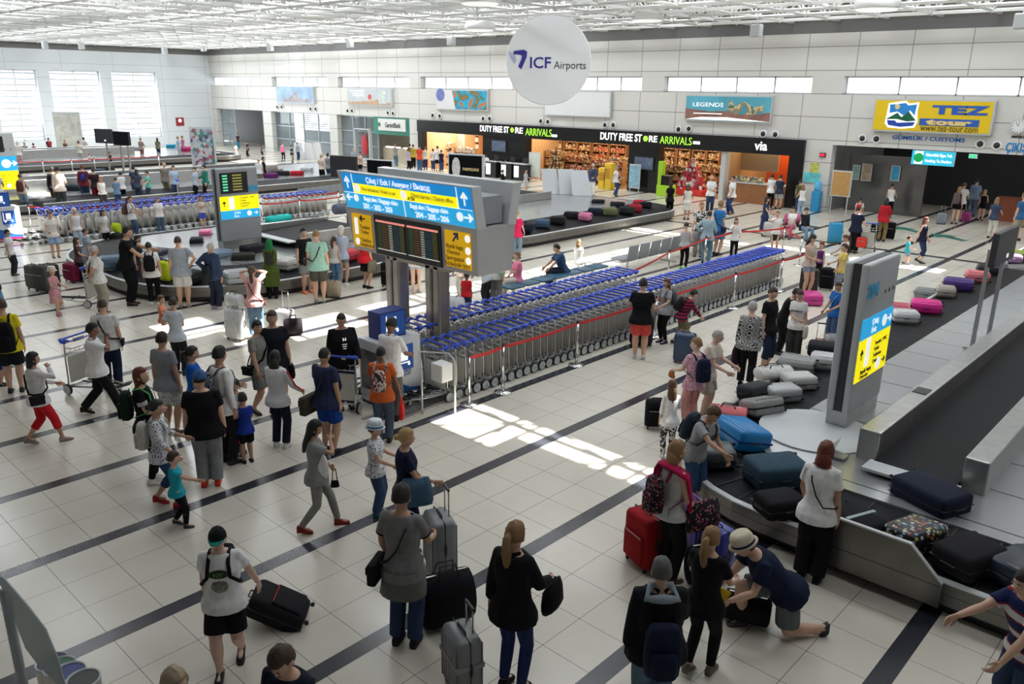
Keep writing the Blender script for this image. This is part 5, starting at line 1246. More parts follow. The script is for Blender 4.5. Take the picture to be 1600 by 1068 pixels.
    torso(t,g_,-.03,.315 if kind!='tank' else .293,flare=.004)
    t.loft([[T((a_*fx+g_+(.018 if zz<0 else .004))*math.cos(2*PI*k/14),(b_*fx+g_+(.024 if zz<0 else .004))*math.sin(2*PI*k/14)-.002,zz) for k in range(14)] for zz,a_,b_ in ((-.062 if kind!='tank' else -.03,.096,.070),(-.01,.092,.066),(.05,.080,.056))])
    if kind in('dress','longdress','coat'):
        zl=-.235 if kind=='dress' else (-.36 if kind=='longdress' else -.30); e=1.25 if kind!='coat' else 1.1
        t.loft([[pel+S((.105*e+g_)*math.cos(2*PI*k/14),(.078*e+g_)*math.sin(2*PI*k/14)+.0,zl) for k in range(14)],[pel+S((.098+g_)*math.cos(2*PI*k/14),(.07+g_)*math.sin(2*PI*k/14),.03) for k in range(14)]])
    for i in (0,1):
        if sl<=0: continue
        s=1 if i==0 else -1; a0=sh[i]+S(-.03*s,0,.006)
        gs=.007 if kind!='jacket' else .013
        if sl<=1: 
            e_=sh[i].lerp(el[i],sl); pts=[a0,sh[i],sh[i].lerp(el[i],sl*.5),e_]; rr=[(.024+gs)*H,(.029*q+gs)*H,(.028*q+gs)*H,(.027*q+gs+.004)*H]
        else:
            e_=el[i].lerp(wr[i],sl-1); pts=[a0,sh[i],sh[i].lerp(el[i],.5),el[i],el[i].lerp(wr[i],.5*(sl-1)),e_]; rr=[(.024+gs)*H,(.029*q+gs)*H,(.026*q+gs)*H,(.023*q+gs)*H,(.021*q+gs)*H,(.016*q+gs)*H]
        t.tube(pts,rr,10)
    tn={'tee':'t_shirt','tank':'tank_top','long':'sweater','jacket':'jacket','dress':'dress','longdress':'dress','shirt':'shirt','tee34':'blouse','coat':'long_coat'}[kind]
    me2=remeshed(t,tn,cv,smooth=2); me2.materials.clear(); me2.materials.append(tm)
    o=bpy.data.objects.new(tn,me2); COL.objects.link(o); o.parent=ob
    if kind in('shirt','jacket') and det>=2:
        cb=MB()
        for s in (-1,1): cb.tube([T(s*.012,-.038,.322),T(s*.036,-.01,.324),T(s*.020,.034,.308)],[.012*H,.012*H,.008*H],6)
        cb.obj('collar',tm,ob,True)
    # ---- bottom
    bk,bc=bottom[0],bottom[1]; bm_=bc if hasattr(bc,'node_tree') else cmat(bc or (.1,.1,.1))
    if bk!='none':
        b=MB(); n=14
        gb=.006
        rings=[]
        for (z,a,b_,ys) in TR_[:4]:
            rings.append([T((a*fx+gb)*math.cos(2*PI*k/n),ys+(b_*fx+gb)*math.sin(2*PI*k/n),z) for k in range(n)])
        b.loft(rings)
        if bk=='skirt':
            b.loft([[pel+S((.115)*math.cos(2*PI*k/14),(.085)*math.sin(2*PI*k/14)+.0,-.21) for k in range(14)],[pel+S((.100)*math.cos(2*PI*k/14),(.072)*math.sin(2*PI*k/14),.03) for k in range(14)]])
        else:
            ln={'pants':1.95,'wide':1.97,'leggings':1.93,'capri':1.5,'shorts':.85,'mini':.45}[bk]
            ga={'pants':.010,'wide':.020,'leggings':.003,'capri':.010,'shorts':.018,'mini':.012}[bk]
            for i in (0,1):
                k_,a_=knees[i],anks[i]; hp=hip[i]+S(0,0,.02)
                if ln<=1:
                    e_=hip[i].lerp(k_,ln); pts=[hp,hip[i].lerp(k_,.3),hip[i].lerp(k_,.6*ln+.1),e_]; rr=[(.057*q)*H,(.054*q+ga*.3)*H,(.046*q+ga)*H,(.042*q+ga+.004)*H]
                else:
                    e_=k_.lerp(a_,ln-1); pts=[hp,hip[i].lerp(k_,.35),hip[i].lerp(k_,.8),k_,k_.lerp(a_,(ln-1)*.4),e_]; rr=[(.057*q)*H,(.053*q+ga*.4)*H,(.040*q+ga)*H,(.036*q+ga)*H,(.034*q+ga)*H,(.026*q+ga+ (.006 if bk!='leggings' else 0))*H]
                b.tube(pts,rr,10)
        bn={'pants':'trousers','wide':'trousers','leggings':'leggings','capri':'trousers','shorts':'shorts','mini':'shorts','skirt':'skirt'}[bk]
        me3=remeshed(b,bn,cv,smooth=2); me3.materials.clear(); me3.materials.append(bm_)
        o=bpy.data.objects.new(bn,me3); COL.objects.link(o); o.parent=ob
    # ---- shoes
    shm=cmat(shoes,.5,'shoe') if shoes else None
    for i in (0,1):
        if not shm: break
        a_=anks[i]; z=-.040; tip=0
        if pose=='kneel' and i==1:
            s=MB(); s.loft([[a_+S(x,-.02,zz) for x,zz in ((-.02,-.03),(.02,-.03),(.02,.03),(-.02,.03))],[a_+S(x,.03,zz-.02) for x,zz in ((-.022,-.05),(.022,-.05),(.022,.02),(-.022,.02))]]); s.obj('shoe',shm,ob,True); continue
        lift=a_.z/H-.042
        s=MB(); tl=-lift*1.0 if lift>.01 else 0
        def sp(x,y,zz): return a_+S(x,y,zz+ (tl*y/.09 if y>0 else -tl*0))
        def ring(y,w2,zt,zb_=-.042):
            return [sp(w2*c_,y,zb_ if s2<-.5 else (zt if s2>.5 else (zt+zb_)/2)) for c_,s2 in ((-.9,-1),(0,-1),(.9,-1),(1,0),(.7,1),(0,1),(-.7,1),(-1,0))]
        s.loft([ring(-.034,.016,.0),ring(-.026,.022,.012),ring(0,.023,.016),ring(.03,.025,-.004),(ring(.062,.028,-.016)),ring(.088,.022,-.024),ring(.098,.010,-.030)])
        s.obj('shoe',shm,ob,True)
    # ---- hair
    hs_,hc=hair; hm=mat('hair_'+hc,HAIRC[hc],.6,0,.4,45,bump=.9,spec=.2) if hc in HAIRC else cmat(hc)
    if hs_ not in('bald',):
        hb=MB()
        low={'short':-.30,'bob':-1.2,'long':-.9,'pony':-.25,'bun':-.25,'curly':-.5,'fringe':-.35,'crop':-.2,'hijab':-2}.get(hs_,-.3)
        def hf(d):
            x,y,z=d
            r=1.11+.045*math.sin(19*x+7*z)*math.cos(17*y-11*z)+.03*math.sin(33*x-13*y+5*z)+(.05 if z>.5 else 0)
            if hs_=='curly': r=1.22+.08*math.sin(9*x+7*z)*math.cos(8*y+5*x)
            if hs_=='crop': r=1.045
            faceside=y>.30
            hairline=(.42 if hs_!='fringe' else .18)+.06*math.sin(14*x)
            if hs_=='hijab':
                r=1.16; faceside=y>.55; hairline=.50
                if faceside and z<hairline: return Vector((x*.85,y*.85,z*.85))
                return Vector((x*r,y*r,z*r))
            if faceside and z<hairline: r=.86
            elif z<low: r=.84
            elif y>.0 and z<.10 and hs_ in('short','crop','fringe','pony','bun'): r=.90
            return Vector((x*r,y*r*(1.04 if y<0 else 1),z*r+(.02 if z>0 else 0)))
        hb.ell((0,-.002,.004),(.046,.057,.066),26,18,HM,hf)
        if hs_ in('long','bob','hijab'):
            L2={'long':.16,'bob':.035,'hijab':.11}[hs_]; rr=[(.040,.035),(.052,.032),(.050,.026),(.030,.014)]
            if hs_=='hijab': rr=[(.050,.05),(.060,.058),(.080,.066),(.085,.05)]
            z_=[.01,-.05,-.05-L2*.6,-.05-L2]
            hb.loft([[HM@Vector((a*math.cos(2*PI*k/12),(-.034 if hs_!='hijab' else -.004)-(.012 if j>1 else 0)+b_*math.sin(2*PI*k/12),z_[j])) for k in range(12)] for j,(a,b_) in enumerate(rr)])
        if hs_=='pony': hb.tube([HM@Vector(p) for p in ((0,-.05,.03),(0,-.085,.02),(0,-.09,-.05),(0,-.075,-.13),(0,-.068,-.17))],[.014*H*hk,.022*H*hk,.026*H*hk,.02*H*hk,.006*H*hk],8)
        if hs_=='bun': hb.ell((0,-.072,.012),(.024,.022,.024),10,8,HM)
        hb.obj('hijab' if hs_=='hijab' else 'hair',hm,ob,True)
    p=Person(); p.ob=ob; p.H=H; p.T=T; p.wr=wr; p.el=el; p.sh=sh; p.hd=hd; p.HM=HM; p.hk=hk; p.pel=pel; p.g=g; p.rz=rz; p.fat=fx; p.S=S; p.lean=lean_; p.face=fdir
    bpy.context.view_layer.update if False else None
    p.mw=Matrix.Translation(g)@Matrix.Rotation(rz,4,'Z')@Matrix.Rotation(R(roll),4,'Y'); 
    ob.rotation_euler=(0,0,0); ob.location=(0,0,0); ob.matrix_world=p.mw
    return p
def cap(p,colr,brim=None,back=False):
    m_=cmat(colr); b=MB()
    b.ell((0,-.002,.012),(.054,.066,.072),16,10,p.HM,lambda d: Vector((d.x,d.y,max(d.z,.05))))
    b.obj('cap',m_,p.ob,True)
    s=-1 if back else 1
    q=MB(); q.loft([[(x*.045,s*.045,z) for x,z in ((-1,.018),(0,.022),(1,.018),(1,.014),(0,.018),(-1,.014))],[(x*.030,s*.095,z) for x,z in ((-.7,.012),(0,.016),(.7,.012),(.7,.008),(0,.012),(-.7,.008))]],True,p.HM); q.obj('cap_brim',cmat(brim or colr),p.ob)
def brimhat(p,colr,band=(.02,.02,.06),w=.10):
    MB().loft([[(r_*.048/.05*math.cos(2*PI*k/20)*1.0,r_*1.2*math.sin(2*PI*k/20),z) for k in range(20)] for r_,z in ((w*.95,.018),(w,.022),(.060,.026),(.058,.066),(.048,.094),(.01,.092))],True,p.HM).obj('hat',cmat(colr),p.ob,True)
    MB().loft([[(r_*math.cos(2*PI*k/20)*.98,r_*1.2*math.sin(2*PI*k/20),z) for k in range(20)] for r_,z in ((.0605,.028),(.0603,.042),(.050,.043),(.050,.028))],False,p.HM,True).obj('hat_band',cmat(band),p.ob)
def glasses(p):
    b=MB()
    for s in (-1,1):
        b.tube([(s*.0175+.011*math.cos(a),.058,.006+.009*math.sin(a)) for a in [k*PI/4 for k in range(8)]],.0014,4,closed=True,M=p.HM); b.tube([(s*.030,.056,.008),(s*.047,.0,.006)],.0013,4,M=p.HM)
    b.obj('glasses',BLACK,p.ob)
def band(p,z0_,z1_,m_,name='print_band',grow=.014):
    pass
def chest_print(p,s,m_,z=.20,size=.05,bold=.002,fr=True):
    H=p.H; o=text(s,size*H,m_,p.ob,bold=bold); y=(.066*p.fat+.026) if fr else -.092
    c=p.T(0,y,z); 
    o.matrix_local=Matrix.Translation(c)@Matrix.Rotation((0 if fr else 0)+0,4,'Z')@(Matrix.Rotation(PI,4,'Z') if fr else Matrix.Identity(4))@Matrix.Rotation(PI/2,4,'X'); return o
# ---- bags: worn or held things stay objects of their own
def worn(p,name,label,cat='bag',group=None):
    o=root(name,(0,0,0),0,label,cat,group); o.matrix_world=p.mw; return o
def backpack(p,colr,label,size=1.0,strap=None,pocket=None,z=.17,front=False):
    m_=colr if hasattr(colr,'node_tree') else cmat(colr); r0=worn(p,'backpack',label,'backpack'); H=p.H; s=size
    hh=.125*s; y0=-.070*p.fat-.014; sg=1
    b=MB(); n=12
    rings=[]
    for (z_,a,b_) in ((-.5*2,.55,.5),(-.9,.9,.85),(-.2,1,1),(.5,.95,.9),(.9,.75,.7),(1.0,.4,.35)):
        rings.append([p.T(.082*s*a*(abs(math.cos(t))**.6)*(1 if math.cos(t)>=0 else -1),y0-.045*s+.048*s*b_*(abs(math.sin(t))**.7)*(1 if math.sin(t)>=0 else -1),z+z_*hh) for t in [2*PI*k/n for k in range(n)]])
    b.loft(rings).obj('pack',m_,r0,True)
    q=MB(); q.loft([[p.T(.055*s*(abs(math.cos(t))**.6)*(1 if math.cos(t)>=0 else -1)*a,y0-.085*s-.012*s*a+.018*s*math.sin(t),z-.045*s+z_*hh*.5) for t in [2*PI*k/n for k in range(n)]] for z_,a in ((-1,.8),(-.8,1),(.8,1),(1,.8))]); q.obj('pocket',(cmat(pocket) if pocket else m_),r0,True)
    sm=cmat(strap) if strap else m_
    for sx in (-1,1):
        x=.055*sx
        f=p.fat; MB().tube([p.T(x,y0,z+hh*.8),p.T(x,-.05,.312),p.T(x,.01,.322),p.T(x*1.05,.068*(1+(f-1)*.5),.275),p.T(x*1.2,.082*f,.20),p.T(x*1.75*f,.05,.13),p.T(x*1.5,y0+.01,z-hh*.7)],[(.003*H,.013*H)]*7,6).obj('strap',sm,r0,True)
    MB().tube([p.T(-.012,y0-.01,z+hh),p.T(-.008,y0-.01,z+hh+.018),p.T(.008,y0-.01,z+hh+.018),p.T(.012,y0-.01,z+hh)],.004*H,5).obj('loop',sm,r0)
    return r0
def crossbag(p,colr,label,side=1,z=.02,size=1.0,only_strap=False,w=.012):
    m_=cmat(colr); r0=worn(p,'shoulder_bag',label,'bag'); H=p.H; f=p.fat
    pts=[(-.06*side,0,.322),(-.045*side,.066*f,.265),(-.01*side,.084*f,.20),(.05*side,.084*f,.10),(.118*side*f,.03,z+.02),(.108*side*f,-.05,z+.02),(.05*side,-.080*f,.07),(.0,-.084*f,.14),(-.04*side,-.078*f,.24)]
    MB().tube([p.T(*q) for q in pts],[(.003*H,w*H)]*len(pts),6,closed=True).obj('strap',m_,r0,True)
    if not only_strap:
        s=size; MB().box((0,0,0),(.045*s*H,.15*s*H,.11*s*H),Matrix.Translation(p.T(.135*side*f,-.03,z-.03)),bev=.02).obj('bag_body',m_,r0,True)
        MB().box((0,0,0),(.05*s*H,.155*s*H,.04*s*H),Matrix.Translation(p.T(.135*side*f,-.03,z)),bev=.01).obj('flap',m_,r0,True)
    return r0
def handbag(p,colr,label,arm=0,w=.16,h=.12,d=.05,drop=.10,mat_=None,elbow=False):
    m_=mat_ or cmat(colr); r0=worn(p,'handbag',label,'bag'); H=p.H; a=(p.wr[arm]+(p.wr[arm]-p.el[arm]).normalized()*.05*H) if not elbow else p.el[arm]
    c=a-Vector((0,0,drop*H)); n=10
    b=MB(); b.loft([[c+Vector((d*H*.5*k2*math.cos(t),w*H*.5*k1*math.sin(t),zz*H)) for t in [2*PI*k/n for k in range(n)]] for zz,k1,k2 in ((0,.8,.4),(-h*.3,.95,1),(-h*.8,1.05,1.1),(-h,.95,.8))]); b.obj('bag_body',m_,r0,True)
    for s in (-1,1): MB().tube([c+Vector((s*.012*H,-w*.3*H,-.005*H)),a+Vector((s*.008*H,-.012*H,.0)),a+Vector((s*.008*H,.012*H,0)),c+Vector((s*.012*H,w*.3*H,-.005*H))],.004*H,5).obj('strap',m_,r0)
    return r0
def phone_in(p,arm,label,colr=(.02,.02,.02)):
    d=(p.wr[arm]-p.el[arm]).normalized(); c=p.wr[arm]+d*.05*p.H+Vector((0,0,.01)); r0=worn(p,'mobile_phone',label,'phone')
    MB().box((0,0,0),(.036,.008,.075),Matrix.Translation(c)@Matrix.Rotation(R(-35),4,'X'),bev=.002).obj('case',cmat(colr,.3,'gloss'),r0)
# ---------------------------------------------------------------- luggage
def suitcase(P,size,colr,label,rz=0,kind='hard',pose='stand',handle=0,group=None,z=None,ribs=True,tilt=0,strap=None,trim=None,m_=None,straight=False,acc=BLACK):
    """size (width, depth, height) of the upright case. pose: 'stand','flat' (on its back),'side' (on its long side),'tilt'"""
    w_,d,h=size; r0=root('suitcase',(0,0,0),0,label,'suitcase',group)
    base=Vector(P); mw=Matrix.Translation(base)@Matrix.Rotation(rz,4,'Z')
    if pose=='flat': mw=mw@Matrix.Translation((0,0,d/2+.015))@Matrix.Rotation(R(tilt),4,'Y')@Matrix.Rotation(PI/2,4,'X')@Matrix.Translation((0,0,-h/2))
    elif pose=='side': mw=mw@Matrix.Translation((0,0,w_/2))@Matrix.Rotation(R(tilt),4,'X')@Matrix.Rotation(PI/2,4,'Y')@Matrix.Translation((0,0,-h/2))
    elif pose=='tilt': mw=mw@Matrix.Rotation(R(tilt),4,'X')
    r0.matrix_world=mw
    bm_=m_ or (cmat(colr,.3,'hard') if kind=='hard' else cmat(colr))
    wh=.045
    MB().box((0,0,wh+(h-wh)/2),(w_,d,h-wh),bev=min(.06,d*.3)).obj('shell',bm_,r0,True)
    seam=MB(); seam.box((0,0,wh+(h-wh)/2),(w_+.006,.014,h-wh+.006),bev=.005); seam.obj('zip_seam',acc,r0)
    if kind=='hard' and ribs:
        rb=MB(); n=7
        for s in (-1,1):
            for k in range(n): rb.box(((k-(n-1)/2)*w_*.8/(n-1)*1.0,s*(d/2),wh+(h-wh)/2),(w_*.045,.012,(h-wh)*.82),bev=.005)
        rb.obj('ribs',bm_,r0,True)
    elif kind=='soft':
        MB().box((0,-d/2-.012,wh+h*.36),(w_*.78,.03,h*.50),bev=.012).obj('front_pocket',bm_,r0,True)
        MB().box((0,-d/2-.03,wh+h*.60),(w_*.7,.006,.010)).obj('pocket_zip',trim and cmat(trim) or STEEL,r0)
    MB().tube([(-.09,0,h),(-.08,0,h+.03),(.08,0,h+.03),(.09,0,h)],.010,6).obj('top_handle',acc,r0,True)
    MB().tube([(w_/2,0,h*.45),(w_/2+.028,0,h*.48),(w_/2+.028,0,h*.62),(w_/2,0,h*.65)],.010,6).obj('side_handle',acc,r0,True)
    for sx in (-1,1):
        for sy in (-1,1): MB().lathe([(.024,-.012),(.024,.012)],10,Matrix.Translation((sx*(w_/2-.05),sy*(d/2-.05),.024))@Matrix.Rotation(PI/2,4,'Y')).obj('wheel',RUBBER,r0)
    if handle:
        b=MB()
        for s in (-1,1): b.tube([(s*.075,d*.3,h-.02),(s*.075,d*.3,h+handle)],.009,6)
        b.obj('telescopic_handle',STEEL,r0,True); MB().box((0,d*.3,h+handle),(.19,.03,.03),bev=.01).obj('grip',BLACK,r0)
    if strap:
        MB().box((0,0,wh+(h-wh)*.55),(w_+.014,d+.014,.05),bev=.004).obj('luggage_strap',cmat(strap),r0)
    if trim and kind=='hard':
        MB().box((0,0,wh+(h-wh)/2),(w_+.01,.03,h-wh+.01),bev=.006).obj('trim_frame',cmat(trim),r0)
    return r0
def duffel(P,size,colr,label,rz=0,group=None,m_=None,name='duffel_bag'):
    l,w_,h=size; r0=root(name,P,rz,label,'bag',group); bm_=m_ or cmat(colr); n=12
    MB().loft([[ (x*l/2,w_/2*k*math.cos(2*PI*j/n),h/2+h/2*k*math.sin(2*PI*j/n)) for j in range(n)] for x,k in ((-1,.7),(-.92,.95),(-.3,1.02),(.3,1.02),(.92,.95),(1,.7))]).obj('bag_body',bm_,r0,True)
    for s in (-1,1): MB().tube([(-l*.2,s*w_*.2,h*.95),(-l*.15,s*w_*.1,h*1.18),(l*.15,s*w_*.1,h*1.18),(l*.2,s*w_*.2,h*.95)],.010,5).obj('strap',BLACK,r0,True)
    MB().box((0,0,h*.99),(l*.8,.015,.015)).obj('zip',STEEL,r0); return r0
# colours
Wt=(.84,.83,.82); Bk=(.008,.008,.010); Gy=(.28,.28,.28); LG=(.45,.45,.45); Nv=(.012,.018,.05); Jn=(.035,.065,.14); LJ=(.16,.26,.38); Kh=(.35,.29,.20); Rd=(.55,.03,.03); Pk=(.62,.22,.28)
FLOR=pattern('print_floral_blue','dots',[(.70,.71,.73),(.08,.1,.18),(.2,.24,.34),(.12,.14,.2)],34)
RINGS=pattern('print_rings','rings',[(.03,.03,.035),(.5,.5,.48)],9)
PFL=pattern('print_pink_floral','dots',[(.68,.36,.46),(.8,.7,.74),(.42,.14,.32),(.8,.76,.76),(.55,.2,.3)],34)
MULTI=pattern('print_multi','spots',[(.6,.62,.6),(.05,.05,.08),(.5,.1,.08),(.1,.2,.45),(.7,.7,.68)],20)
STR=pattern('print_red_stripes','stripes',[(.02,.02,.06),(.35,.02,.04)],4.2)
PLAID=pattern('print_plaid','plaid',[(.15,.25,.38),(.35,.45,.55),(.65,.68,.7)],14)
BWP=pattern('print_black_white','spots',[(.75,.75,.75),(.03,.03,.03),(.7,.7,.7),(.05,.05,.05)],26)
ROSE=pattern('print_roses','dots',[(.02,.015,.02),(.40,.03,.08),(.04,.14,.09),(.5,.12,.2),(.3,.25,.22)],30)
WPR=pattern('print_white_shirt','spots',[(.70,.69,.66),(.55,.54,.52),(.72,.71,.68)],34)
CAMO=pattern('print_camo_bag','blotch',[(.05,.06,.1),(.25,.27,.3),(.02,.02,.03),(.12,.13,.17)],12)
BAGP=pattern('print_tote','spots',[(.45,.4,.36),(.3,.05,.05),(.06,.04,.04),(.6,.55,.5)],26)
GREYW=pattern('print_grey_sketch','blotch',[(.18,.18,.18),(.5,.5,.48),(.3,.3,.3)],16)
A=('down','down')
# ---------------- foreground
p=person('boy in black cap and white printed T-shirt walking towards the camera',foot=(362,1040),head=820,face=-12,skin='p',hair=('short','b'),top=('tee',Wt),bottom=('shorts',Bk),shoes=(.03,.03,.03),arms=('down',(.10,-.12,-.30)),stride=.18,det=3,fat=1.12,swap=True)
cap(p,(.01,.015,.015),(.02,.20,.17)); backpack(p,Bk,'black backpack on the boy in the black cap',.9)
H=p.H; GRN_=mat('print_green',(.10,.22,.02),.6)
MB().ell((0,0,0),(.062*H,.012*H,.030*H),14,8).obj('cap_print',mat('print_dark_green',(.01,.02,.008),.6),p.ob,True,loc=p.T(0,.066*p.fat+.012,.215)); chest_print(p,'NY',GRN_,.214,.042)
MB().ell((0,0,0),(.050*H,.012*H,.045*H),12,8).obj('figure_print',mat('print_figure',(.22,.21,.17),.7,var=.5,scale=30),p.ob,True,loc=p.T(0,.060*p.fat+.012,.13))
suitcase(G(482,968),(.42,.26,.66),(.015,.015,.018),'black tilted suitcase with red edges pulled by the boy in the black cap',R(135),'soft','tilt',tilt=-62,trim=(.45,.05,.04),handle=.3)
p=person('dark-haired man in a navy T-shirt looking down at the bottom edge of the photo',head=(455,984),h=1.75,face=-35,nod=28,hair=('short','b'),top=('tee',(.012,.016,.03)),det=3,lean=10,arms=('belly','belly'))
p=person('person with curly blond hair at the very bottom of the photo',head=(268,1042),h=1.62,face=20,sex='f',hair=('curly','cb'),top=('tee',(.05,.05,.07)),det=3)
p=person('person with short black hair bending at the bottom edge beside the blue bag',head=(300,1050),h=1.62,face=-65,lean=48,hair=('short','k'),skin='m',top=('tank',(.02,.03,.08)),det=3)
backpack(p,(.01,.06,.45),'bright blue backpack at the bottom edge of the photo',1.5)
p=person('man in a grey ringer T-shirt with a grey jacket tied round his hips',foot=(634,1006),head=756,face=158,skin='m',hair=('short','k'),top=('tee',(.20,.20,.20)),bottom=('pants',(.03,.05,.11)),shoes=(.03,.03,.035),det=3,arms=('fwd',(.05,.10,-.28)),look=10)
H=p.H
crossbag(p,Bk,'black cross-body bag of the man in the grey ringer T-shirt',-1,.0,1.15)
for i in (0,1):
    a=p.sh[i].lerp(p.el[i],.60); b_=p.sh[i].lerp(p.el[i],.66); MB().tube([a,b_],.040*H,12).obj('sleeve_cuff',cmat(Bk),p.ob,True)
jk=MB(); jk.loft([[p.pel+p.S(r*1.1*math.cos(2*PI*k/16),r*.86*math.sin(2*PI*k/16)-.01,z+(.05 if math.sin(2*PI*k/16)>.3 else 0)) for k in range(16)] for r,z in ((.122,-.16),(.112,-.10),(.104,-.03),(.108,.0),(.10,.012))]); jk.obj('tied_jacket',mat('jacket_grey_mel',(.13,.13,.12),.85,bump=.4),p.ob,True)
suitcase(G(688,890),(.46,.30,.74),(.22,.23,.24),'large ribbed silver-grey suitcase in front of the man in the grey ringer T-shirt',R(-25),handle=.34)
duffel(G(698,972),(.58,.42,.62),Bk,'big black soft bag standing between the two grey suitcases',R(70))
p=person('woman with a long ponytail, black jacket and blue jeans at the bottom centre',foot=(800,1078),head=815,face=150,sex='f',hair=('pony','lb'),top=('jacket',Bk),bottom=('leggings',(.02,.035,.12)),shoes=Bk,arms=('fwd',(.07,.03,-.30)),det=3)
handbag(p,Bk,'black handbag on the arm of the ponytail woman',0,.20,.15,.08,.03)
suitcase(G(722,1075),(.42,.27,.66),(.20,.21,.22),'grey ribbed suitcase held by the ponytail woman at the bottom edge',R(-20),handle=.25,strap=(.3,.3,.3))
p=person('woman with long black hair in a grey top walking right with a phone',foot=(500,826),head=652,face=88,sex='f',skin='m',hair=('long','k'),top=('tee',Gy),bottom=('leggings',(.27,.27,.26)),shoes=(.22,.03,.02),arms=('face','belly'),stride=-.30,det=3,nod=15)
MB().ell((0,0,0),(.03*p.H,.05*p.H,.13*p.H),10,8).obj('white_side_panel',cmat(Wt),p.ob,True,loc=p.T(.055,.05,.08)); phone_in(p,0,'phone held up by the long-haired woman in grey')
handbag(p,Bk,'small black purse hanging from the hand of the woman in grey',1,.07,.06,.03,.10)
p=person('blonde woman in a navy top gripping the silver suitcase handle',head=(632,668),h=1.64,face=95,sex='f',skin='m',hair=('bun','bl'),top=('tee',(.010,.014,.04)),bottom=('pants',(.012,.015,.04)),arms=('fwd','hold'),det=3,fat=1.08)
handbag(p,(.07,.14,.22),'large blue tote bag of the blonde woman in navy',0,.25,.22,.08,.0,elbow=True)
p=person('small child in a white sun hat with blue brim beside the blonde woman',foot=(590,802),head=660,face=75,skin='l',hair=('short','b'),top=('tee',FLOR),bottom=('pants',Jn),shoes=(.05,.15,.25),arms=('fwd','fwd'),det=3)
brimhat(p,(.62,.68,.72),(.05,.18,.45),.075)
p=person('red-haired woman in a black top with white sleeve stripes and green backpack',foot=(240,752),head=573,face=75,sex='f',hair=('bob','r'),top=('tee',Bk),bottom=('leggings',Bk),shoes=Wt,arms=('belly','belly'),det=3,look=10,nod=-12)
backpack(p,(.012,.02,.014),'black backpack with green trim on the red-haired woman',.95,strap=(.08,.30,.10))
for k in range(3):
    a=p.sh[0].lerp(p.el[0],.38+k*.07); b_=p.sh[0].lerp(p.el[0],.41+k*.07); MB().tube([a,b_],.0405*p.H,12).obj('sleeve_stripe',cmat(Wt),p.ob,True)
p=person('woman in a floral white blouse and blue jeans holding the boy in turquoise',foot=(262,790),head=622,face=78,sex='f',skin='m',hair=('bun','k'),top=('tee34',FLOR),bottom=('capri',(.03,.07,.16)),shoes=(.35,.02,.03),arms=('hold','fwd'),stride=.18,det=3)
backpack(p,(.50,.49,.46),'pale grey backpack on the woman in the floral blouse',.95)
p=person('boy in a turquoise T-shirt and black trousers reaching out one hand',foot=(283,822),head=709,face=80,hair=('short','b'),top=('tee',(.02,.36,.46)),bottom=('leggings',Bk),shoes=(.06,.06,.07),arms=('reach','fwd'),stride=.14,det=3)
p=person('large man in a black T-shirt and blue cap with bright red sneakers',foot=(330,758),head=578,face=172,skin='l',hair=('short','k'),top=('tee',Bk),bottom=('pants',(.24,.25,.26)),shoes=(.75,.06,.03),arms=A,det=3,fat=1.32)
cap(p,(.05,.12,.30),(.03,.06,.2))
p=person('man in a grey T-shirt and pale floral shorts seen from behind',foot=(270,678),head=518,face=140,hair=('short','k'),skin='m',top=('tee',(.24,.25,.27)),bottom=('shorts',pattern('print_pale_shorts','spots',[(.55,.55,.54),(.4,.4,.4),(.65,.65,.63)],30)),det=2)
p=person('woman in a bright blue T-shirt behind the large man in black',head=(297,540),h=1.63,face=95,sex='f',skin='m',hair=('pony','k'),top=('tee',(.01,.12,.50)),det=2)
p=person('man in a white long-sleeved shirt with a patterned grey backpack',foot=(358,722),head=540,face=120,skin='m',hair=('short','k'),top=('long',Wt),bottom=('pants',(.012,.012,.016)),shoes=(.04,.04,.06),det=3,arms=('down','fwd'),look=-15)
backpack(p,CAMO,'grey camouflage backpack on the man in the white shirt',1.0)
p=person('boy in a pale shirt and grey shorts hugging the man with the camouflage bag',foot=(377,708),head=594,face=-40,skin='m',hair=('short','k'),top=('tee',(.45,.48,.55)),bottom=('shorts',Gy),shoes=(.1,.1,.1),det=2,arms=('belly','belly'))
p=person('boy in a royal blue T-shirt and black shorts with a red side stripe',foot=(388,722),head=617,face=-165,skin='m',hair=('short','k'),top=('tee',(.015,.04,.28)),bottom=('shorts',Bk),shoes=(.03,.03,.04),det=3,arms=('fwd','face'))
MB().box((0,0,0),(.02*p.H,.03*p.H,.16*p.H),Matrix.Translation(p.pel+p.S(-.095,.0,-.12))).obj('red_stripe',cmat((.7,.05,.03)),p.ob)
p=person('woman with long black hair in a white sweatshirt with red sleeve stripes',foot=(440,698),head=547,face=150,sex='f',skin='m',hair=('long','k'),top=('long',(.66,.66,.67)),bottom=('pants',(.012,.015,.035)),shoes=Wt,arms=(((.10,.14,-.24)),'fwd'),det=3)
MB().tube([p.el[0]+p.S(.024,0,0),p.wr[0]+p.S(.02,0,0)],.010*p.H,6).obj('sleeve_stripe',RED,p.ob,True); MB().tube([p.sh[0]+p.S(.035,0,0),p.el[0]+p.S(.03,0,0)],.010*p.H,6).obj('sleeve_stripe',RED,p.ob,True)
p=person('man in a grey T-shirt and grey shorts with a black chest strap',foot=(412,646),head=498,face=48,skin='m',hair=('short','k'),top=('tee',(.24,.23,.22)),bottom=('shorts',(.15,.15,.15)),shoes=(.03,.03,.03),stride=-.16,det=3,look=20)
crossbag(p,Bk,'black cross-body strap bag of the man in grey shorts',1,.02,.8)
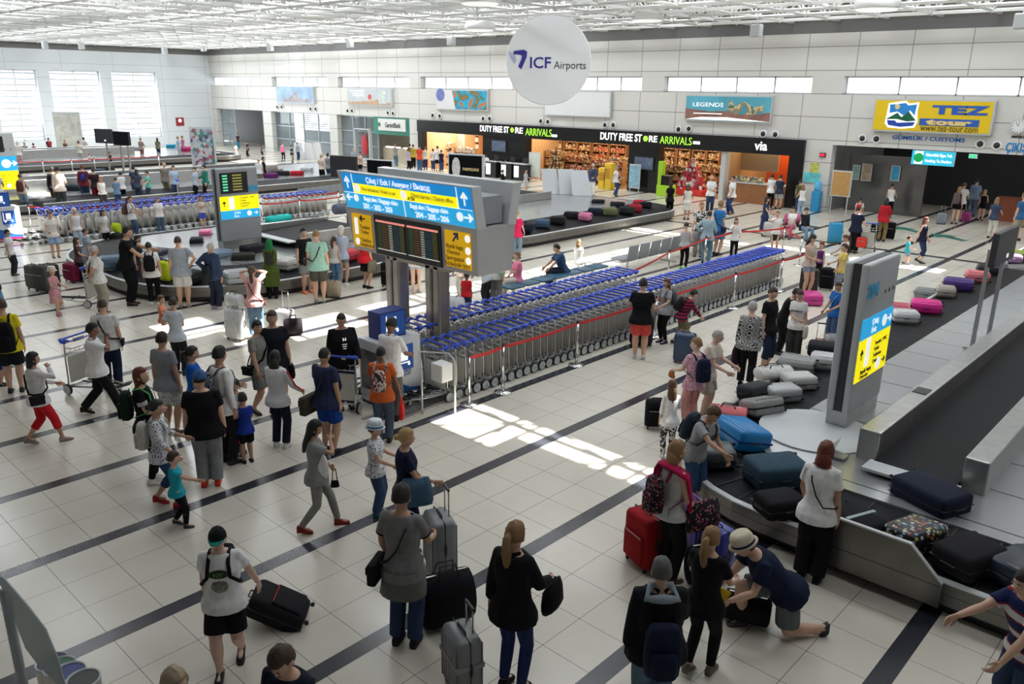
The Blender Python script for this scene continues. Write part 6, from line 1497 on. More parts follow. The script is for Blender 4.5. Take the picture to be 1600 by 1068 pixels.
p=person('man in a black T-shirt close behind the man in grey shorts',foot=(436,640),head=484,face=10,skin='l',hair=('short','b'),top=('tee',(.012,.013,.02)),bottom=('shorts',(.03,.03,.04)),shoes=Wt,det=2,fat=1.1)
handbag(p,Bk,'black bag carried by the man behind the man in grey shorts',1,.14,.14,.06,-.02)
p=person('woman in a white top and red capri trousers striding right',foot=(72,692),head=547,face=98,sex='f',skin='m',hair=('bob','k'),top=('long',(.72,.70,.70)),bottom=('capri',(.60,.02,.03)),shoes=(.30,.24,.20),arms=('face','fwd'),stride=.30,det=3,fat=1.05)
crossbag(p,(.02,.015,.02),'small black shoulder bag of the woman in red trousers',1,.05,.9)
p=person('man in a white short-sleeved shirt and black trousers with hand at his mouth',foot=(162,646),head=501,face=85,skin='d',hair=('short','k'),top=('shirt',Wt),bottom=('pants',(.012,.012,.014)),shoes=(.02,.02,.02),arms=('face',(-.05,.12,.0)),stride=.36,det=3)
p=person('man in a white T-shirt with a black diagonal strap and dark jeans',foot=(178,606),head=466,face=168,hair=('crop','b'),top=('tee',(.66,.66,.64)),bottom=('pants',(.012,.018,.045)),shoes=(.65,.65,.6),det=3,fat=1.08)
crossbag(p,Bk,'black strap bag of the man in dark jeans',1,.03,.6)
p=person('person in a yellow T-shirt with a large black backpack at the left edge',foot=(26,612),head=466,face=170,hair=('short','b'),top=('tee',(.72,.58,.02)),bottom=('shorts',(.015,.018,.025)),shoes=(.05,.05,.05),det=3,fat=1.1)
backpack(p,Bk,'large black backpack on the yellow T-shirt',1.25,z=.12)
p=person('child in a green top and blue shorts cut by the left edge',foot=(2,602),head=515,face=80,top=('tee',(.10,.16,.04)),bottom=('shorts',(.01,.06,.25)),det=1)
p=person('man in a black hooded jacket with white lettering holding the trolley bar',foot=(540,636),head=487,face=12,skin='l',hair=('crop','k'),top=('jacket',Bk),bottom=('pants',(.02,.035,.07)),shoes=(.02,.02,.03),arms=('down','hold'),det=3,fat=1.15,nod=18)
glasses(p); chest_print(p,'H',TXW,.23,.05)
for k in range(3): MB().box((0,0,0),((.05-.01*k)*p.H,.004,.005*p.H),Matrix.Translation(p.T(0,.066*p.fat+.028,.185-.022*k))).obj('print_line',TXW,p.ob)
p=person('man in a navy T-shirt and blue shorts with a large dark messenger bag',foot=(515,706),head=542,face=140,skin='m',hair=('crop','k'),top=('tee',(.025,.035,.08)),bottom=('shorts',(.01,.05,.25)),shoes=(.03,.03,.04),arms=('down','hold'),det=3,fat=1.12)
crossbag(p,(.06,.055,.045),'big olive-dark messenger bag of the man in blue shorts',-1,-.03,1.55,w=.018)
p=person('person in an orange T-shirt with a patterned drawstring bag on the back',foot=(600,690),head=540,face=168,skin='d',hair=('crop','k'),top=('tee',(.65,.13,.035)),bottom=('pants',(.08,.11,.16)),arms=((.08,.05,-.31),'fwd'),det=3)
backpack(p,BAGP,'patterned drawstring bag on the orange T-shirt',.85)
handbag(p,(.70,.03,.03),'red plastic shopping bag with a white label',0,.13,.16,.05,.06)
p=person('man in a white short-sleeved shirt and grey trousers leaning at the info box',foot=(612,655),head=497,face=150,skin='d',hair=('short','k'),top=('shirt',Wt),bottom=('pants',(.13,.115,.10)),shoes=(.03,.02,.02),arms=('fwd','fwd'),det=3,nod=25,lean=6)
MB().tube([p.T(.09*math.cos(2*PI*k/14)*1.16,.066*math.sin(2*PI*k/14)*1.2,-.015) for k in range(14)],.006*p.H,6,closed=True,flat=2).obj('belt',BLACK,p.ob)
# ---------------- middle band, left
p=person('small girl in a pink dress and sun hat reading a leaflet',foot=(91,492),head=419,face=45,sex='f',hair=('short','lb'),top=('dress',(.62,.30,.34)),bottom=('none',0),shoes=(.5,.2,.25),arms=('fwd','fwd'),stride=.1,det=2)
brimhat(p,(.72,.62,.52),(.6,.45,.4),.08)
p=person('elderly man in a patterned white shirt and khaki trousers, hands behind his back',foot=(160,488),head=383,face=110,skin='m',hair=('crop','g'),top=('shirt',WPR),bottom=('wide',(.36,.33,.26)),shoes=(.2,.15,.1),arms=('bhind','bhind'),det=2,fat=1.15)
crossbag(p,Bk,'thin black strap bag of the elderly khaki man',-1,.05,.4); glasses(p)
p=person('tall man all in black reaching for a suitcase on the carousel',foot=(205,476),head=352,face=75,skin='m',hair=('short','k'),top=('tee',Bk),bottom=('pants',Bk),arms=(((.02,.25,-.22)),'reach'),det=2,fat=1.12,lean=8)
p=person('man in dark clothes with glasses bending behind the tall man in black',head=(207,366),h=1.6,face=60,skin='m',hair=('short','k'),top=('tee',(.03,.03,.035)),det=1,lean=10)
p=person('young man in a white T-shirt with black backpack and striped track trousers',foot=(243,476),head=377,face=172,hair=('crop','k'),top=('tee',Wt),bottom=('leggings',Bk),shoes=Wt,det=2)
backpack(p,Bk,'black backpack on the young man in track trousers',1.0)
p=person('man in a grey T-shirt and white shorts at the carousel',foot=(289,480),head=368,face=170,skin='l',hair=('crop','b'),top=('tee',(.30,.33,.38)),bottom=('shorts',(.66,.66,.65)),shoes=(.4,.3,.25),arms=('hip','down'),det=2,fat=1.12)
p=person('grey-haired man in a navy jacket and dark jeans at the carousel',foot=(338,483),head=378,face=140,skin='m',hair=('crop','g'),top=('jacket',(.03,.05,.10)),bottom=('pants',(.02,.025,.05)),shoes=(.4,.4,.4),arms=('down','hip'),det=2)
backpack(p,(.015,.02,.025),'black backpack with a turquoise edge hanging on the navy jacket man',.9,z=.05)
p=person('woman in a green headscarf and long olive coat with black backpack',foot=(427,466),head=373,face=175,sex='f',hair=('hijab','g'),top=('coat',(.07,.10,.02)),bottom=('pants',Bk),shoes=Bk,arms=('belly','belly'),det=2)
for c in p.ob.children:
    if c.name.startswith('hijab'): c.data.materials.clear(); c.data.materials.append(cmat((.02,.16,.06)))
backpack(p,(.03,.03,.025),'small black backpack on the olive coat',.75)
p=person('woman in a pink blouse and jeans with both hands raised to her head',foot=(402,528),head=415,face=170,sex='f',hair=('pony','br'),top=('tee',(.80,.45,.42)),bottom=('pants',LJ),shoes=(.6,.4,.3),arms=('up','up'),det=3,fat=1.08)
crossbag(p,(.1,.03,.03),'thin dark strap bag of the woman in the pink blouse',1,.0,.4)
suitcase(G(372,530),(.48,.32,.74),(.72,.73,.74),'plastic-wrapped white suitcase beside the woman in pink',R(15),'soft',trim=(.5,.5,.5))
duffel(Vector((G(372,530).x,G(372,530).y,.78)),(.42,.26,.30),(.74,.74,.74),'white bag lying on top of the wrapped suitcase',R(15))
suitcase(G(447,520),(.40,.26,.58),(.70,.70,.70),'white suitcase with raised handle right of the woman in pink',R(30),'hard',handle=.4,ribs=False)
duffel(G(459,523),(.42,.30,.40),(.02,.015,.02),'black bag beside the white suitcase with raised handle',R(60))
p=person('person in a white T-shirt and black trousers carrying a toddler',foot=(283,585),head=464,face=150,sex='f',hair=('bun','b'),top=('tee',(.62,.66,.72)),bottom=('pants',(.02,.02,.022)),arms=('belly',(.06,.12,-.16)),det=2)
p2=person('toddler in orange clothes carried by the person in white',head=(252,466),h=.92,face=70,hair=('short','br'),top=('tee',(.72,.28,.15)),bottom=('shorts',(.75,.16,.05)),shoes=None,pose='sit',arms=('fwd','fwd'),det=2,z0=p.sh[0].z-.85*.62)
p=person('man in a black T-shirt and grey shorts facing the camera, orange shoes',foot=(480,457),head=355,face=25,skin='l',hair=('short','k'),top=('tee',(.015,.015,.015)),bottom=('shorts',(.22,.25,.25)),shoes=(.80,.16,.05),det=2)
p=person('bald man in a mint green T-shirt and dark grey shorts',foot=(500,472),head=358,face=172,skin='l',hair=('crop','lb'),top=('tee',(.32,.55,.46)),bottom=('shorts',(.08,.08,.07)),shoes=(.4,.38,.3),det=2,fat=1.12)
crossbag(p,(.03,.03,.04),'dark sling bag of the mint T-shirt man',-1,.08,.8)
p=person('girl in a white top and light blue jeans next to the mint T-shirt man',foot=(525,448),head=369,face=150,sex='f',hair=('pony','b'),top=('tank',(.6,.58,.55)),bottom=('leggings',(.10,.24,.45)),shoes=Wt,det=2)
p=person('white-blonde woman in a pale blue shirt and denim shorts',foot=(537,446),head=352,face=150,sex='f',hair=('bob','w'),top=('tee34',(.45,.52,.66)),bottom=('mini',(.2,.26,.34)),shoes=Wt,arms=('phone','down'),det=2)
p=person('woman in a long red shirt standing partly behind the overhead sign',foot=(573,450),head=(575,352),h=1.68,face=130,sex='f',hair=('short','br'),top=('shirt',(.62,.02,.03)),bottom=('skirt',Bk),shoes=Bk,arms=('down','down'),det=2,fat=1.25)
handbag(p,(.16,.14,.10),'olive shoulder bag at the side of the woman in red',0,.2,.2,.08,-.05)
duffel(G(522,465),(.36,.26,.50),(.33,.28,.2),'tan patterned backpack standing on the floor by the carousel',R(30),name='backpack')
duffel(G(508,462),(.5,.3,.42),(.05,.045,.05),'dark bag on the floor between two men at the carousel',R(10))
suitcase(G(609,448),(.45,.3,.72),Bk,'tall black suitcase beside the left sign pillar',R(10),'soft')
suitcase(G(642,440),(.42,.28,.62),(.05,.05,.06),'dark suitcase seen between the sign pillars',R(10),'soft')
p=person('woman in a white top and denim shorts between the sign pillars',foot=(650,456),head=(648,375),h=1.66,face=10,sex='f',hair=('long','bl'),top=('tee',(.68,.66,.66)),bottom=('mini',(.4,.45,.5)),shoes=(.5,.4,.35),arms=('belly','belly'),det=2)
handbag(p,(.62,.03,.05),'red bag held by the woman between the pillars',1,.12,.1,.05,-.06)
p=person('man in a plaid shirt bending over a bag behind the trolleys',foot=(762,480),head=(752,412),h=1.55,face=-120,skin='m',hair=('short','k'),top=('shirt',PLAID),bottom=('pants',(.03,.03,.035)),det=2,lean=30,arms=('low','low'),fat=1.1)
p=person('boy in a red T-shirt standing behind the trolley rows',foot=(729,492),head=427,face=170,skin='d',hair=('crop','k'),top=('tee',(.62,.02,.03)),bottom=('shorts',Jn),det=2)
p=person('person in a white T-shirt and grey trousers with a shoulder bag behind the sign',foot=(773,480),head=(774,385),h=1.72,face=150,hair=('short','b'),top=('tee',(.66,.68,.68)),bottom=('pants',(.2,.2,.2)),det=2)
crossbag(p,(.32,.36,.26),'pale green bag of the person behind the sign',1,.05,.8)
p=person('person in light clothes bending behind the right pillar',foot=(722,470),head=(724,400),h=1.6,face=-60,sex='f',hair=('long','bl'),top=('tee',(.75,.7,.66)),bottom=('pants',(.6,.58,.55)),det=1,lean=15)
duffel(G(708,492),(.6,.4,.5),(.60,.60,.62),'pale bag on the floor between the right pillar and the boy in red',R(30))
# ---------------- seated between
p=person('woman in a pink blouse and pale trousers sitting on the blue bench',foot=(806,462),head=(818,396),h=1.66,face=-75,sex='f',hair=('short','lb'),top=('tee',(.70,.20,.33)),bottom=('pants',(.55,.50,.44)),pose='sit',arms=('lap','phone'),det=2,fat=1.15)
p.ob.location=(-14.6,16.2,.03) if False else p.ob.location
p=person('man in a navy shirt and black trousers sitting on the blue bench',head=(880,380),h=1.72,face=-70,skin='m',hair=('short','k'),top=('shirt',(.03,.07,.15)),bottom=('pants',(.012,.015,.03)),pose='sit',arms=('knee','knee'),lean=18,det=2)
p=person('fair-haired child in a white top sitting behind the man in navy',head=(905,375),h=1.45,face=160,sex='f',hair=('bob','lb'),top=('tee',Wt),bottom=('pants',Wt),pose='sit',arms=('lap','lap'),det=2)
# ---------------- right of the trolleys
p=person('man in a black T-shirt and red shorts seen from behind',foot=(998,560),head=434,face=178,skin='l',hair=('short','k'),top=('tee',Bk),bottom=('shorts',(.70,.09,.08)),shoes=(.6,.6,.6),arms=('fwd','fwd'),det=3,fat=1.18)
suitcase(G(1001,540),(.48,.3,.70),Bk,'big black suitcase in front of the man in red shorts',R(5),'soft')
p=person('girl with long brown hair, grey T-shirt and black track trousers',foot=(1036,535),head=434,face=-50,sex='f',hair=('long','br'),top=('tee',(.34,.35,.37)),bottom=('leggings',Bk),shoes=(.02,.03,.06),arms=('fwd','fwd'),det=3)
backpack(p,(.10,.11,.13),'grey backpack on the girl in black track trousers',.9)
p=person('man in a red and navy striped sweater, cap and khaki shorts leaning right',foot=(1062,540),head=447,face=100,skin='l',hair=('short','k'),top=('long',STR),bottom=('shorts',(.18,.15,.09)),shoes=(.03,.03,.04),arms=('low','low'),lean=22,stride=.22,det=3)
cap(p,(.04,.05,.05)); backpack(p,(.02,.02,.02),'black backpack on the striped sweater',.95)
suitcase(G(1068,566),(.44,.28,.66),(.03,.06,.12),'dark blue suitcase behind the old man in beige',R(20),'hard',ribs=False)
p=person('elderly man with glasses in a beige shirt looking right',foot=(1098,652),head=511,face=72,skin='p',hair=('crop','g'),top=('tee',(.60,.53,.46)),bottom=('shorts',(.4,.36,.3)),arms=('fwd','fwd'),det=3,lean=10,nod=12,fat=1.12)
glasses(p)
p=person('short-haired woman in a pink floral T-shirt and pink trousers',foot=(1078,668),head=527,face=-140,sex='f',skin='p',hair=('short','lb'),top=('tee',PFL),bottom=('pants',(.72,.36,.32)),arms=('fwd','fwd'),look=-50,det=3,fat=1.08)
backpack(p,(.012,.016,.04),'navy backpack on the pink floral T-shirt',1.0)
handbag(p,(.40,.13,.05),'small brown purse in the hand of the pink floral woman',1,.1,.06,.04,.02)
p=person('girl with long brown hair in a white long top and zebra leggings',foot=(1042,716),head=596,face=-165,sex='f',hair=('long','br'),top=('tee34',Wt),bottom=('leggings',BWP),shoes=Wt,arms=('fwd','down'),det=3)
suitcase(G(1024,668),(.38,.25,.52),Bk,'black suitcase left of the girl in the white top',R(40),'soft')
p=person('boy in a grey SELECT T-shirt and jeans shorts reaching over the carousel',foot=(1078,790),head=618,face=52,skin='m',hair=('short','br'),top=('tee',(.36,.37,.38)),bottom=('capri',(.04,.09,.18)),arms=('reach','hold'),lean=20,nod=25,det=3)
backpack(p,(.03,.04,.06),'dark backpack on the boy in the SELECT T-shirt',1.0); chest_print(p,'SELECT',TXK,.22,.042)
p=person('woman with short blonde hair and a magenta scarf at the carousel corner',foot=(1040,905),head=687,face=125,sex='f',skin='l',hair=('bob','lb'),top=('tank',(.55,.55,.55)),bottom=('pants',Bk),shoes=(.1,.08,.06),arms=('hold','hold'),det=3,fat=1.1)
sc_=MB(); sc_.tube([p.T(*q) for q in [(-.085,-.06,.16),(-.095,-.045,.26),(-.06,-.045,.318),(0,-.055,.330),(.07,-.03,.318),(.105,.03,.27),(.105,.065,.12),(.095,.075,-.05)]],[(.016*p.H,.045*p.H)]*8,8); o=sc_.obj('scarf',cmat((.42,.01,.07)),p.ob,True)
backpack(p,ROSE,'rose-patterned backpack on the woman with the magenta scarf',.95,strap=(.3,.02,.06),z=.14)
handbag(p,(.1,.1,.1),'rose-patterned tote bag of the woman with the magenta scarf',0,.26,.20,.10,-.12,mat_=ROSE)
suitcase(G(1005,880),(.46,.32,.70),(.30,.01,.015),'large dark red suitcase left of the magenta scarf woman',R(-20),'soft')
suitcase(G(1077,845),(.40,.26,.62),(.10,.06,.30),'purple ribbed suitcase behind the magenta scarf woman',R(-20),'hard',strap=(.4,.4,.45))
suitcase(G(1112,898),(.44,.28,.68),(.03,.04,.30),'royal blue suitcase standing beside the carousel skirt',R(-15),'hard',ribs=True)
duffel(G(1098,910),(.42,.30,.52),(.012,.014,.025),'black bag with a grey strap in front of the blue suitcase',R(60))
p=person('brown-haired woman in a black T-shirt and black leggings at the lower right',foot=(1090,1052),head=822,face=158,sex='f',hair=('pony','lb'),top=('tee',Bk),bottom=('leggings',Bk),shoes=(.16,.15,.12),arms=('fwd','fwd'),det=3,fat=1.08,stride=.1)
p=person('grey-haired man in a black hooded jacket and jeans at the lower edge',head=(1036,872),h=1.74,face=-168,hair=('short','dg'),top=('jacket',(.010,.010,.013)),bottom=('pants',(.10,.17,.24)),arms=('fwd','down'),det=3,fat=1.2)
o=MB().tube([p.T(-.07,-.05,.29),p.T(0,-.085,.315),p.T(.07,-.05,.29),p.T(.05,.0,.33),p.T(-.05,.0,.33)],.024*p.H,8,closed=True).obj('hood',cmat((.25,.30,.34)),p.ob,True)
backpack(p,(.01,.014,.035),'navy hiking backpack slung on the grey-haired man',1.15,z=.08)
for c in KIDS(p.ob)[:0]: pass
p=person('crouching man in a straw hat, navy shirt and grey shorts',foot=(1218,985),head=(1188,845),h=1.78,face=-62,skin='l',hair=('short','b'),top=('tee',(.010,.016,.04)),bottom=('shorts',(.13,.14,.15)),shoes=(.05,.05,.06),pose='kneel',arms=('low','fwd'),lean=42,nod=5,det=3,fat=1.15)
brimhat(p,(.62,.56,.42),(.03,.02,.06),.075)
r0=worn(p,'travel_wallet','yellow travel wallet in the hand of the crouching man','wallet'); MB().box((0,0,0),(.02,.13,.19),Matrix.Translation(p.wr[1]+Vector((0,.09,.05)))@Matrix.Rotation(R(30),4,'X'),bev=.005).obj('cover',cmat((.60,.36,.02)),r0)
duffel(G(1165,968),(.5,.35,.32),(.012,.012,.014),'black bag on the floor in front of the crouching man',R(20))
p=person('red-haired woman in a white T-shirt and black trousers at the near carousel',foot=(1262,905),head=689,face=168,sex='f',skin='m',hair=('bob','r'),top=('tee',Wt),bottom=('wide',Bk),shoes=Bk,arms=('down','hold'),det=3,fat=1.1)
crossbag(p,Bk,'thin black cross-body strap over the white T-shirt',1,.05,.3,w=.005,only_strap=True)
r0=worn(p,'travel_wallet','yellow-orange wallet in the hand of the red-haired woman','wallet'); MB().box((0,0,0),(.03,.12,.15),Matrix.Translation(p.wr[1]+Vector((0,.06,-.02))),bev=.005).obj('cover',cmat((.70,.36,.01)),r0)
p=person('grey-haired woman in a black and white ring-patterned blouse',foot=(1163,602),head=470,face=172,sex='f',skin='p',hair=('short','g'),top=('long',RINGS),bottom=('pants',(.012,.012,.012)),shoes=Bk,arms=('down','down'),det=3,fat=1.18)
handbag(p,(.03,.015,.02),'dark bag with a red cloth on the ring-patterned woman arm',1,.14,.26,.08,-.02)
p=person('boy in a black T-shirt and navy shorts behind the ring-patterned woman',foot=(1193,577),head=447,face=60,hair=('crop','b'),top=('tee',(.012,.012,.014)),bottom=('capri',(.02,.03,.06)),shoes=(.05,.05,.06),det=2,nod=15)
p=person('man in a black T-shirt and trousers bending over the grey suitcase',foot=(1215,552),head=443,face=75,skin='l',hair=('short','k'),top=('tee',(.012,.012,.012)),bottom=('pants',(.012,.012,.014)),arms=('low','low'),lean=22,det=2)
p=person('woman in a white lettered T-shirt and black trousers facing the camera',foot=(1238,562),head=452,face=-10,sex='f',hair=('pony','b'),top=('tee',(.72,.71,.68)),bottom=('wide',(.04,.04,.04)),arms=('belly','down'),det=3,nod=15)
chest_print(p,'RADIKAT',TXK,.20,.036); handbag(p,(.60,.57,.48),'cream shopping tote of the woman in the lettered T-shirt',1,.18,.18,.06,-.08)
p=person('teenager in a blue T-shirt and jeans holding the red suitcase handle',foot=(1299,538),head=439,face=-45,skin='m',hair=('crop','b'),top=('tee',(.015,.12,.42)),bottom=('pants',(.06,.10,.2)),shoes=(.3,.3,.32),arms=('hold','fwd'),det=3,nod=20)
crossbag(p,(.45,.48,.5),'grey strap bag of the teenager in blue',1,.03,.3)
suitcase(G(1234,596),(.40,.27,.58),(.10,.10,.105),'black and grey suitcase with curved white piping standing upright',R(15),'hard',trim=(.4,.4,.4),ribs=False)
suitcase(G(1277,566),(.34,.24,.50),(.62,.03,.04),'red and grey cabin suitcase with raised handle',R(25),'hard',handle=.35,ribs=False,trim=(.35,.35,.35))
suitcase(G(1267,474),(.50,.30,.66),(.62,.05,.28),'bright pink suitcase lying on the floor',R(35),'hard','flat')
# family beyond
p=person('dark-haired woman in a sleeveless top holding clothes in the family group',foot=(1258,462),head=365,face=40,sex='f',hair=('long','k'),top=('tank',(.5,.42,.36)),bottom=('mini',(.25,.32,.42)),arms=('belly','belly'),det=2,nod=20)
p=person('child in a purple top inside the family group',foot=(1277,440),head=(1278,378),h=1.2,face=-30,sex='f',hair=('bun','r'),top=('tank',(.10,.03,.16)),bottom=('pants',Bk),det=2)
p=person('girl in a yellow T-shirt and grey trousers in the family group',foot=(1310,462),head=380,face=-70,sex='f',hair=('pony','b'),top=('tee',(.70,.55,.16)),bottom=('pants',(.28,.3,.35)),arms=('fwd','hold'),det=2)
p=person('woman with tied brown hair in a pale top behind the girl in yellow',foot=(1313,440),head=366,face=-60,sex='f',hair=('pony','br'),top=('tee',(.6,.5,.45)),bottom=('pants',(.02,.04,.12)),arms=('fwd','fwd'),det=2,nod=20)
suitcase(G(1262,458),(.50,.32,.72),(.06,.055,.05),'large dark grey suitcase standing in the family group',R(20),'soft')
suitcase(G(1290,452),(.40,.30,.64),Bk,'black suitcase between the girl in yellow and the purple child',R(10),'soft')
p=person('man in black with light blue sleeves pushing a loaded trolley',foot=(1332,395),head=322,face=150,skin='l',hair=('crop','k'),top=('tee',(.012,.018,.04)),bottom=('pants',Bk),arms=('fwd','fwd'),det=1,fat=1.2)
g=G(1350,393); put_trolley(g.x,g.y,R(200),'blue flat trolley with red bag pushed by the man in black',None)
suitcase(G(1345,388,.22),(.34,.24,.40),(.5,.04,.03),'small red bag on the blue trolley near customs',R(10),'soft')
suitcase(G(1303,380),(.5,.32,.80),(.03,.30,.55),'bright blue wrapped suitcase beside the man in black',R(30),'hard',ribs=False)
p=person('woman in black with a turquoise scarf sitting with a phone',head=(1261,325),h=1.66,face=30,sex='f',hair=('short','b'),top=('long',(.02,.02,.03)),bottom=('pants',LJ),pose='sit',arms=('lap','lap'),det=1,nod=20)
p=person('woman with dark hair sitting with a pink bag',head=(1240,324),h=1.62,face=-20,sex='f',hair=('short','k'),top=('tee',Wt),bottom=('pants',(.5,.1,.2)),pose='sit',arms=('lap','lap'),det=1)
duffel(G(1237,350,.45),(.6,.35,.42),(.62,.15,.25),'pink bag on the seat beside the seated woman',R(40))
for i in range(4): g=G(1226+14*i,366+i*2); seat(g.x,g.y,False,'dark seat under the sitting women near customs','dark seats near customs',mat('seat_black',(.02,.02,.022),.4))
p=person('woman in a white tank top and pale jeans carrying a child near the cafe',foot=(1250,337),head=288,face=-160,sex='f',hair=('long','lb'),top=('tank',Wt),bottom=('pants',(.35,.45,.55)),arms=('fwd','fwd'),det=1)
p=person('person in an olive top right of the cafe counter',foot=(1246,325),head=276,face=150,hair=('short','k'),top=('tee',(.10,.11,.04)),bottom=('pants',Jn),det=1)
p=person('woman in a navy dotted dress pushing a pale suitcase',foot=(1192,368),head=307,face=80,sex='f',hair=('long','k'),top=('longdress',(.03,.04,.10)),bottom=('none',0),arms=('fwd','fwd'),det=1)
p=person('woman in a white T-shirt and black patterned skirt behind the barrier',foot=(1209,395),head=329,face=-10,sex='f',hair=('short','lb'),top=('tee',Wt),bottom=('skirt',(.03,.03,.03)),arms=('face','down'),det=1)
suitcase(G(1200,370),(.4,.25,.6),(.5,.5,.5),'pale suitcase between the navy dress and the black skirt',R(10),'hard')
p=person('woman in a white blouse and black leggings with phone at the belt corner',foot=(1145,404),head=340,face=5,sex='f',hair=('bob','r'),top=('tee34',Wt),bottom=('leggings',Bk),arms=('face','fwd'),det=1)
p=person('woman in a grey tank top and black leggings with neon shoes',foot=(1067,420),head=347,face=160,sex='f',hair=('bun','k'),top=('tank',(.42,.42,.43)),bottom=('leggings',Bk),shoes=(.15,.6,.1),arms=('fwd','fwd'),det=2,nod=20,fat=1.08)
p=person('man in a light blue shirt and blue jeans',foot=(1102,411),head=329,face=165,hair=('crop','k'),top=('long',(.32,.44,.50)),bottom=('pants',(.12,.22,.30)),arms=('fwd','hip'),det=2)
p=person('boy in a white printed T-shirt behind the light blue shirt man',foot=(1090,400),head=315,face=-5,hair=('short','lb'),top=('tee',BWP),bottom=('pants',(.3,.3,.3)),det=1)
p=person('man in a bright blue T-shirt and blue shorts beside the light blue shirt man',foot=(1119,398),head=313,face=140,hair=('short','lb'),top=('tee',(.04,.20,.48)),bottom=('shorts',(.10,.2,.35)),det=1)
crossbag(p,(.02,.03,.08),'navy bag of the man in bright blue',1,.0,.8)
